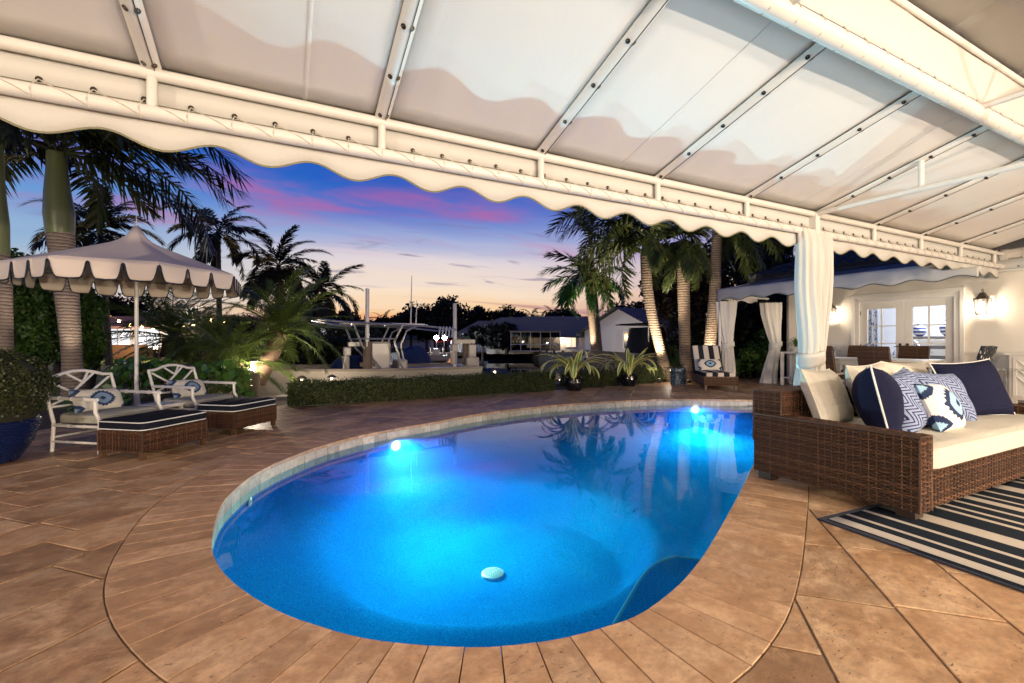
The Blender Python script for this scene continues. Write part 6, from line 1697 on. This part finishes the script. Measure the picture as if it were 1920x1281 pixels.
# lift pilings and motor boxes
def piling(label, px, d, ztop, pole_top, w=.24):
    p = Q(px, d); t = thing('lift_piling', label, 'piling', (p.x, p.y, 0), 0, 'boat lift pilings')
    MB().tube([(0,0,-1.6),(0,0,.3),(.01,0,ztop)], [w/2*1.05, w/2, w/2*.95], 12).build('post', WOODD, t, world=False); 
    MB().box((0,0,ztop*.48), (w*1.5, w*.5, .10)).build('wale', WOODD, t, world=False, smooth=0)
    if pole_top:
        MB().tube([(-.02,-.06,ztop-.6),(-.01,-.06,pole_top)], .048, 12).build('guide_pole', PAINT, t, world=False); MB().lathe([(.05,0),(.05,.02),(0,.03)], 12, (-.01,-.06,pole_top)).build('pole_cap', PAINT, t, world=False)
    return t
piling('dark lift piling with tall white pole before the T-top', 689, 11.4, 1.10, 2.40)
piling('lift piling at the stern carrying the motor box', 873, 13.4, 1.18, 0, .20)
pp_ = Q(853, 13.1); t = thing('guide_post', 'slim white guide pole left of the lift motor box', 'pole', (pp_.x, pp_.y, 0)); MB().tube([(0,0,-1.2),(.0,0,2.18)], .055, 12).build('pole', PAINT, t, world=False); MB().lathe([(.056,2.18),(.05,2.20),(0,2.21)], 12).build('pole_cap', PAINT, t, world=False)
for lab, px, d, z in (('lift beam and gearbox on the left piling', 672, 11.7, .93), ('lift beam and gearbox on the stern piling', 868, 13.2, 1.0)):
    p = Q(px, d); t = thing('lift_motor', lab, 'boat lift motor', (p.x, p.y, z), 0, 'boat lift motors')
    MB().box((.02,0,.10), (.66 if px > 800 else .55,.2,.12)).build('beam', GEL, t, world=False, smooth=0, bevel=.01); MB().box((-.28,-.05,-.08), (.18,.2,.22)).build('gearbox', GEL, t, world=False, smooth=0, bevel=.03); MB().tube([(-.32,-.05,-.2),(-.30,-.05,-.55)], [.10,.08], 10).build('motor', GEL, t, world=False)
    if px > 800:
        MB().box((.25,-.12,-.55), (.36,.16,.38)).build('control_box', GEL, t, world=False, smooth=0, bevel=.02); MB().box((.26,-.05,-.18), (.2,.14,.36)).build('cable_duct', GEL, t, world=False, smooth=0)
# a rod holder on the gunwale
p = P(640, 700, 11.0); t = thing('rod_holder', 'thin fishing rod leaning up from the boat bow', 'fishing rod', (p.x, p.y, .2)); MB().tube([(0,0,.0),(.08,0,.45),(.12,0,.66)], .014, 8).build('shaft', PAINT, t, world=False); MB().tube([(.12+.04*math.cos(k*math.pi/6),0,.70+.04*math.sin(k*math.pi/6)) for k in range(12)], .012, 6, closed=True).build('ring', PAINT, t, world=False)
# boat with black cover at the right
bt2, f2 = hull('covered_boat', 'grey hulled boat under black tower cover below the white gable house', tuple(Q(1130, 17.5))[:2]+(0,), tuple(Q(1290, 19.0))[:2]+(0,), 2.3, -.7, .55, plain('grey hull paint', (.20,.18,.17), None, 2, .35), rake=.5)
c = Q(1217, 18.3); m = MB(); m.grid(lambda u, v: (c.x+(.95-.28*v)*math.copysign(abs(math.cos(2*math.pi*u))**.6, math.cos(2*math.pi*u)), c.y+(.75-.15*v)*math.copysign(abs(math.sin(2*math.pi*u))**.6, math.sin(2*math.pi*u)), .5+1.15*v), 36, 6, closed_u=True); m.build('console_cover', BLACKTARP, bt2)
m = MB(); 
for k in range(7): m.box((c.x-.8+.27*k, c.y, 1.80+.02*math.sin(k)), (.20, 1.5, .03))
m.box((c.x, c.y, 1.77), (2.1, 1.6, .04)); m.build('tower_top', BLACKTARP, bt2, smooth=0)
for sx in (-.6, .6):
    for sy in (-.6, .6): MB().tube([(c.x+sx, c.y+sy, .5), (c.x+sx*.9, c.y+sy*.9, 1.78)], .025, 6).build('tower_leg', SILVER, bt2)
# far skiff by the dock
bt3, f3_ = hull('skiff', 'small white skiff moored under the dock floodlights', tuple(Q(800, 42))[:2]+(0,), tuple(Q(836, 43))[:2]+(0,), 1.7, -.85, -.20, GEL, rake=.6)
c = Q(818, 42.5); MB().box((c.x, c.y, .1), (.6,.6,.7)).build('console', GEL, bt3, smooth=0, bevel=.05)
# dock with floodlights
dk = Q(826, 49); t = thing('dock', 'timber dock with white panel below the floodlights', 'dock', (dk.x, dk.y, 0))
m = MB(); m.box((dk.x+1.6, dk.y, -.15), (6.5, 1.6, .14)); m.build('planking', WOODD, t, smooth=0)
for k in range(5): MB().tube([(dk.x-1.4+1.5*k, dk.y-.7, -1.6), (dk.x-1.4+1.5*k, dk.y-.7, .45)], .13, 8).build('pile', WOODD, t)
MB().box((dk.x+2.6, dk.y+.6, .35), (2.6, .12, 1.7)).build('panel', WHITEWALL, t, smooth=0)
for lab, px in (('dock floodlight, left of the bright pair', 818), ('dock floodlight, right of the bright pair', 833)):
    p = P(px, 633, 48.2); g = thing('floodlight', lab, 'floodlight', (p.x, p.y, -.1), 0, 'dock floodlights')
    h = p.z+.1; MB().tube([(0,0,0),(0,0,h-.1)], .05, 8).build('pole', BRASS, g, world=False); MB().box((0,.05,h), (.34,.12,.26)).build('housing', BRASS, g, world=False, smooth=0)
    MB().lathe([(.24,0),(.22,.02),(0,.04)], 20, (0,-.04,h), 0, axis_to(Vector((-FWD[0],-FWD[1],0)))).build('lamp_face', LAMPFL, g, world=False, smooth=0)
    lamp('flood_lamp', (p.x, p.y-.12, p.z), 1500, (.85,.93,1.0), .1)
# canal-side posts and clutter on the right bank
for i in range(9):
    d = 21+3.2*i; b = Vector(RB0)+CD*(6+3.4*i)-_n*.35
    t = thing('mooring_pile', 'short dark mooring pile in the row along the right seawall', 'piling', (b.x, b.y, 0), 0, 'mooring piles along the right seawall'); MB().tube([(0,0,-1.6),(0,0,.35)], .12, 8).build('post', WOODD, t, world=False)

# ------------------------------------------------------------------ houses across the canal
def gable_house(label, c, L, W, hw, hr, rot, wall, roof, wins=(), hip=False, over=.5, name='canal_house', lit=None):
    """c base centre; L along local x, W along local y; wins: (face, u, z0, w, h, mat)"""
    t = thing(name, label, 'house', c, rot, 'houses across the canal')
    MB().box2((-L/2,-W/2,-.4), (L/2,W/2,hw)).build('wall', wall, t, world=False, smooth=0) if hip else None
    if not hip:
        m = MB(); m.add([(-L/2,-W/2,-.4),(-L/2,W/2,-.4),(L/2,W/2,-.4),(L/2,-W/2,-.4),(-L/2,-W/2,hw),(-L/2,W/2,hw),(L/2,W/2,hw),(L/2,-W/2,hw),(-L/2,0,hr-.12),(L/2,0,hr-.12)],
            [(0,3,7,4),(1,5,6,2),(0,4,8,5,1),(2,6,9,7,3)]); m.build('wall', wall, t, world=False, smooth=0)
    o = over; ridge = L/2+o if not hip else max(.2, L/2-W/2)
    m = MB(); e = -o*(hr-hw)/(W/2)
    def slope(s, n=14):
        # stepped tile courses
        for k in range(n):
            a, b = k/n, (k+1)/n
            y0 = s*(W/2+o)*(1-a); y1 = s*(W/2+o)*(1-b); z0 = hw+e+(hr-hw-e)*a; z1 = hw+e+(hr-hw-e)*b
            x0 = (L/2+o)+(ridge-L/2-o)*a; x1 = (L/2+o)+(ridge-L/2-o)*b
            m.add([(-x0,y0,z0+.05),(x0,y0,z0+.05),(x1,y1,z1),(-x1,y1,z1),(-x0,y0,z0),(x0,y0,z0)], [(0,1,2,3),(4,5,1,0)])
    slope(1); slope(-1)
    if hip:
        for sx in (-1, 1):
            for k in range(14):
                a, b = k/14, (k+1)/14; x0 = sx*((L/2+o)+(ridge-L/2-o)*a); x1 = sx*((L/2+o)+(ridge-L/2-o)*b); y0 = (W/2+o)*(1-a); y1 = (W/2+o)*(1-b); z0 = hw+e+(hr-hw-e)*a; z1 = hw+e+(hr-hw-e)*b
                m.add([(x0,-y0,z0+.05),(x0,y0,z0+.05),(x1,y1,z1),(x1,-y1,z1),(x0,-y0,z0),(x0,y0,z0)], [(0,1,2,3),(4,5,1,0)])
    m.box2((-L/2-o, -W/2-o, hw+e-.16), (L/2+o, -W/2-o+.04, hw+e)); m.box2((-L/2-o, W/2+o-.04, hw+e-.16), (L/2+o, W/2+o, hw+e))
    m.build('roof', roof, t, world=False, smooth=0)
    for face, u, z0, w_, h_, gm in wins:
        if face == 'y-': cx, cy, ax = u, -W/2, 0
        elif face == 'x-': cx, cy, ax = -L/2, u, 1
        else: cx, cy, ax = L/2, u, 1
        sg = -1
        def bx(a0, a1, za, zb, d0, d1):
            return ((cx+a0, cy-d1, za), (cx+a1, cy-d0, zb)) if ax == 0 else ((cx-d1, cy+a0, za), (cx-d0, cy+a1, zb))
        m = MB()
        for a0, a1, za, zb in ((-w_/2-.07,-w_/2,z0-.07,z0+h_+.07), (w_/2,w_/2+.07,z0-.07,z0+h_+.07), (-w_/2,w_/2,z0-.07,z0), (-w_/2,w_/2,z0+h_,z0+h_+.07), (-.025,.025,z0,z0+h_)): m.box2(*bx(a0, a1, za, zb, .0, .07))
        f = m.build('window', WOODW, t, world=False, smooth=0); MB().box2(*bx(-w_/2, w_/2, z0, z0+h_, .005, .02)).build('pane', gm, f, world=False, smooth=0)
    return t
# white gable house
g = Q(1168, 33, 0); c = Q(1228, 36.5, 0); rot = R(-30)
gable_house('white gabled house with bay window behind the curved palm', (c.x, c.y, .2), 8.5, 7.2, 1.75, 3.45, R(8), WHITEWALL, plain('slate grey tile', (.09,.10,.12), (.07,.075,.09), 2, .6), [('y-', -2.6, .35, 1.2, 1.15, DARKGLASS), ('y-', .2, .5, 1.0, .9, DARKGLASS), ('y-', 2.6, .5, .8, .9, WINWARM), ('x-', -1.2, .4, 1.3, 1.2, DARKGLASS)])
c = Q(1045, 56, 0); gable_house('long grey roofed house with lit porch across the canal', (c.x, c.y, .1), 17, 9, 2.0, 4.1, R(-26), STUCCO, ROOFG, [('y-', -3.2, .3, 1.5, 1.5, WINWARM), ('y-', 1.0, .4, 1.1, 1.3, WINWARM), ('y-', 4.0, .3, 1.9, 1.5, WINWARM), ('y-', 6.6, .3, 1.0, 1.5, WINLIT)], hip=True, over=.9)
c = Q(968, 62, 0); gable_house('grey hip roofed house left of the screened porch', (c.x, c.y, .1), 13, 9, 2.1, 4.3, R(-26), WHITEWALL, ROOFG, [('y-', -4, .4, 1.2, 1.3, DARKGLASS)], hip=True, over=.8)
c = Q(910, 70, 0); gable_house('small white house with grey roof farthest up the canal', (c.x, c.y, .1), 9, 7, 2.1, 4.2, R(-26), WHITEWALL, ROOFG, [('y-', -2.4, .2, .9, 1.7, WINLIT), ('y-', -.6, .2, .9, 1.7, WINLIT)], hip=True, over=.7)
c = Q(745, 92, 0); gable_house('low dark roofed house at the end of the canal', (c.x, c.y, .1), 14, 9, 2.0, 4.2, R(-20), WHITEWALL, ROOFG, [], hip=True, over=.8)
# screened porch
c = Q(1003, 49, 0); t = thing('screened_porch', 'screened porch cage in front of the grey roofed house', 'porch', (c.x, c.y, .1), R(-26), None)
m = MB()
for k in range(6):
    m.bar((-2.6+1.04*k, -1, 0), (-2.6+1.04*k, -1, 2.0), .07)
for z in (.02, .7, 2.0): m.bar((-2.6,-1,z), (2.6,-1,z), .06)
m.build('frame', WOODW, t, world=False, smooth=0)
for k in range(5): MB().box2((-2.56+1.04*k, -1.01, .05), (-1.60+1.04*k, -1.0, 1.97)).build('screen_panel', SCREEN, t, world=False, smooth=0)
MB().box2((-2.8,-1.3,2.05), (2.8,2.0,2.14)).build('roof', ROOFG, t, world=False, smooth=0)
lamp('porch_light', P(1050, 632, 51), 170, WARM, .1)
lamp('bay_light', tuple(P(1250, 630, 30)), 600, WARM, .1)
lamp('gable_light', tuple(P(1119, 646, 30)), 260, WARM, .1)

# ------------------------------------------------------------------ neighbour on the left
c = Q(255, 41, 0); lh = thing('neighbour_house', 'low pink roofed house glowing behind the string lights', 'house', (c.x, c.y, 0), R(36.7-90+90-63.4), None)
m = MB(); m.box2((-9,0,-.2), (16,8,2.35)); m.build('wall', STUCCO, lh, world=False, smooth=0)
m = MB()
for k in range(16):
    a, b = k/16, (k+1)/16; m.add([(-10+3*a,-1.4+5.4*a,2.35+1.25*a+.07),(17-3*a,-1.4+5.4*a,2.35+1.25*a+.07),(17-3*b,-1.4+5.4*b,2.35+1.25*b),(-10+3*b,-1.4+5.4*b,2.35+1.25*b),(-10+3*a,-1.4+5.4*a,2.35+1.25*a),(17-3*a,-1.4+5.4*a,2.35+1.25*a)], [(0,1,2,3),(4,5,1,0)])
    m.add([(-10+3*a,9-5*a,2.35+1.25*a+.07),(-10+3*a,-1.4+5.4*a,2.35+1.25*a+.07),(-10+3*b,-1.4+5.4*b,2.35+1.25*b),(-10+3*b,9-5*b,2.35+1.25*b)], [(0,1,2,3)])
m.box2((-10,-1.4,2.22), (17,-1.34,2.35)); m.build('roof', ROOFP, lh, world=False, smooth=0)
for x, w_, h_, gm in ((-1.6, 2.2, 1.9, WINLIT), (1.0, 2.2, 1.9, WINLIT), (9.8, 2.0, 1.7, WINWARM), (13.2, 1.3, 1.3, WINLIT)):
    m = MB(); m.box2((x-w_/2-.08,-.09,.25), (x-w_/2,-.0,.4+h_)); m.box2((x+w_/2,-.09,.25), (x+w_/2+.08,-.0,.4+h_)); m.box2((x-w_/2,-.09,.32+h_), (x+w_/2,-.0,.4+h_)); m.box2((x-.04,-.085,.25), (x+.04,-.0,.32+h_))
    f = m.build('window', WOODW, lh, world=False, smooth=0); MB().box2((x-w_/2,-.03,.25), (x+w_/2,-.005,.32+h_)).build('pane', gm, f, world=False, smooth=0)
for x in (5.2, 7.0): MB().box2((x-.22,-1.2,0), (x+.22,-.8,2.4)).build('porch_column', STUCCO, lh, world=False, smooth=0)
lamp('patio_light', tuple(P(300, 628, 38.0)), 260, (1.0,.66,.32), .2); lamp('patio_light', tuple(P(440, 622, 37)), 300, (1.0,.66,.32), .2); lamp('patio_light', tuple(P(215, 628, 38)), 220, (1.0,.66,.32), .2)
lamp('window_spill', tuple(P(255, 642, 39)), 260, (.8,.88,1.0), .3)
sg = thing('string_lights', 'drooping string of warm bulbs along the patio eave', 'string lights', tuple(P(270, 610, 27)))
bulbs = ((184,597),(204,594),(223,602),(244,610),(266,613),(287,615),(307,615),(326,614),(344,613),(363,609),(396,601),(408,598),(420,602))
ps = [P(x, y, 27) for x, y in bulbs]
MB().tube([p+Vector((0,0,.12)) for p in ps], .015, 4).build('cable', BRASS, sg)
for p in ps: MB().lathe([(0,-.07),(.058,-.04),(.062,.0),(.03,.06),(.015,.10)], 10, tuple(p)).build('bulb', BULB, sg)
for x, y in ((204,598),(266,615),(326,616),(400,602)): lamp('string_bulb_light', tuple(P(x, y+3, 26.8)), 230, (1.0,.62,.25), .1)
# patio furniture on the lawn
def place(px, py, z=0): return G(px, py, z)
def box_sofa(label, px, d, L, Hh, mt, rot=0):
    p = Q(px, d, -.05); t = thing('patio_sofa', label, 'sofa', tuple(p), rot, 'patio sofas on the lawn'); MB().box((0,0,Hh*.30), (L,.8,Hh*.55)).build('seat', mt, t, world=False, smooth=0, bevel=.05); MB().box((0,-.35,Hh*.55), (L,.16,Hh*.9)).build('backrest', mt, t, world=False, smooth=0, bevel=.05)
    for s in (-1, 1): MB().box((s*(L/2-.08),0,Hh*.4), (.16,.8,Hh*.7)).build('armrest', mt, t, world=False, smooth=0, bevel=.04)
TAN = plain('tan patio cloth', (.34,.20,.11), None, 5, .8)
box_sofa('long tan patio sofa back under the lit window', 247, 29.5, 2.6, .95, TAN, R(-27)); box_sofa('dark framed patio sofa at the left palm trunk', 188, 30, 1.6, .8, plain('brown patio frame', (.07,.04,.028), None, 5, .7), R(-27)); box_sofa('dark patio bench right of the tan sofa', 288, 29, 1.3, .75, plain('dark patio frame', (.04,.03,.025), None, 5, .7), R(-27))
p = Q(228, 15, -.05); t = thing('wooden_stool', 'round tan pouf on the lawn', 'pouf', tuple(p)); MB().lathe([(.16,0),(.24,.08),(.24,.20),(.16,.27),(0,.28)], 18).build('body', TAN, t, world=False)
p = Q(362, 24, 0); t = thing('kettle_grill', 'large black covered barbecue on the patio', 'barbecue', tuple(p)); MB().lathe([(.42,.2),(.58,.45),(.62,.8),(.5,1.15),(.2,1.32),(0,1.34)], 18).build('cover', BLACKTARP, t, world=False); MB().box((0,0,.12), (.8,.6,.24)).build('cart', BLACKTARP, t, world=False, smooth=0)
p = Q(375, 21, 0); t = thing('deck_chair', 'brown folding deck chair beside the barbecue', 'chair', tuple(p), R(-20)); m = MB(); m.box((0,0,.35), (.6,.5,.05)); m.build('seat', TAN, t, world=False, smooth=0); m = MB(); m.bar((.28,0,.36), (.62,0,.95), .5, .04, up=(0,1,0)); m.build('backrest', TAN, t, world=False, smooth=0)
for s in (-1, 1): MB().tube([(-.3,s*.24,0),(-.2,s*.24,.35)], .02, 6).build('leg', DARKLEG, t, world=False); MB().tube([(.35,s*.24,0),(.2,s*.24,.35)], .02, 6).build('leg', DARKLEG, t, world=False)
for lab, px, py, d, pw in (('dark bollard lamp on the lawn beside the fat date palm', 292, 652, 16, 90), ('star bright bollard lamp in front of the deck chair', 388, 648, 15.5, 260)):
    p = Q(px, d, -.05); z = P(px, py, d).z; t = thing('bollard_lamp', lab, 'bollard lamp', tuple(p), 0, 'lawn bollard lamps'); MB().tube([(0,0,0),(0,0,z)], .09, 12).build('post', BRASS, t, world=False); MB().lathe([(.06,z),(.06,z+.12)], 12).build('lens', LAMPW, t, world=False); MB().lathe([(.13,z+.12),(.10,z+.15),(0,z+.17)], 14).build('hat', BRASS, t, world=False)
    lamp('bollard_light', (p.x+.02, p.y-.02, z+.1), pw, WARM, .05)
p = Q(262, 17, -.05); t = thing('patio_column', 'pale lit column below the string lights', 'column', tuple(Q(311, 20, -.05))); MB().box((0,0,.6), (.24,.24,1.4)).build('shaft', plain('yellow stucco', (.62,.46,.24), None, 3, .8), t, world=False, smooth=0)
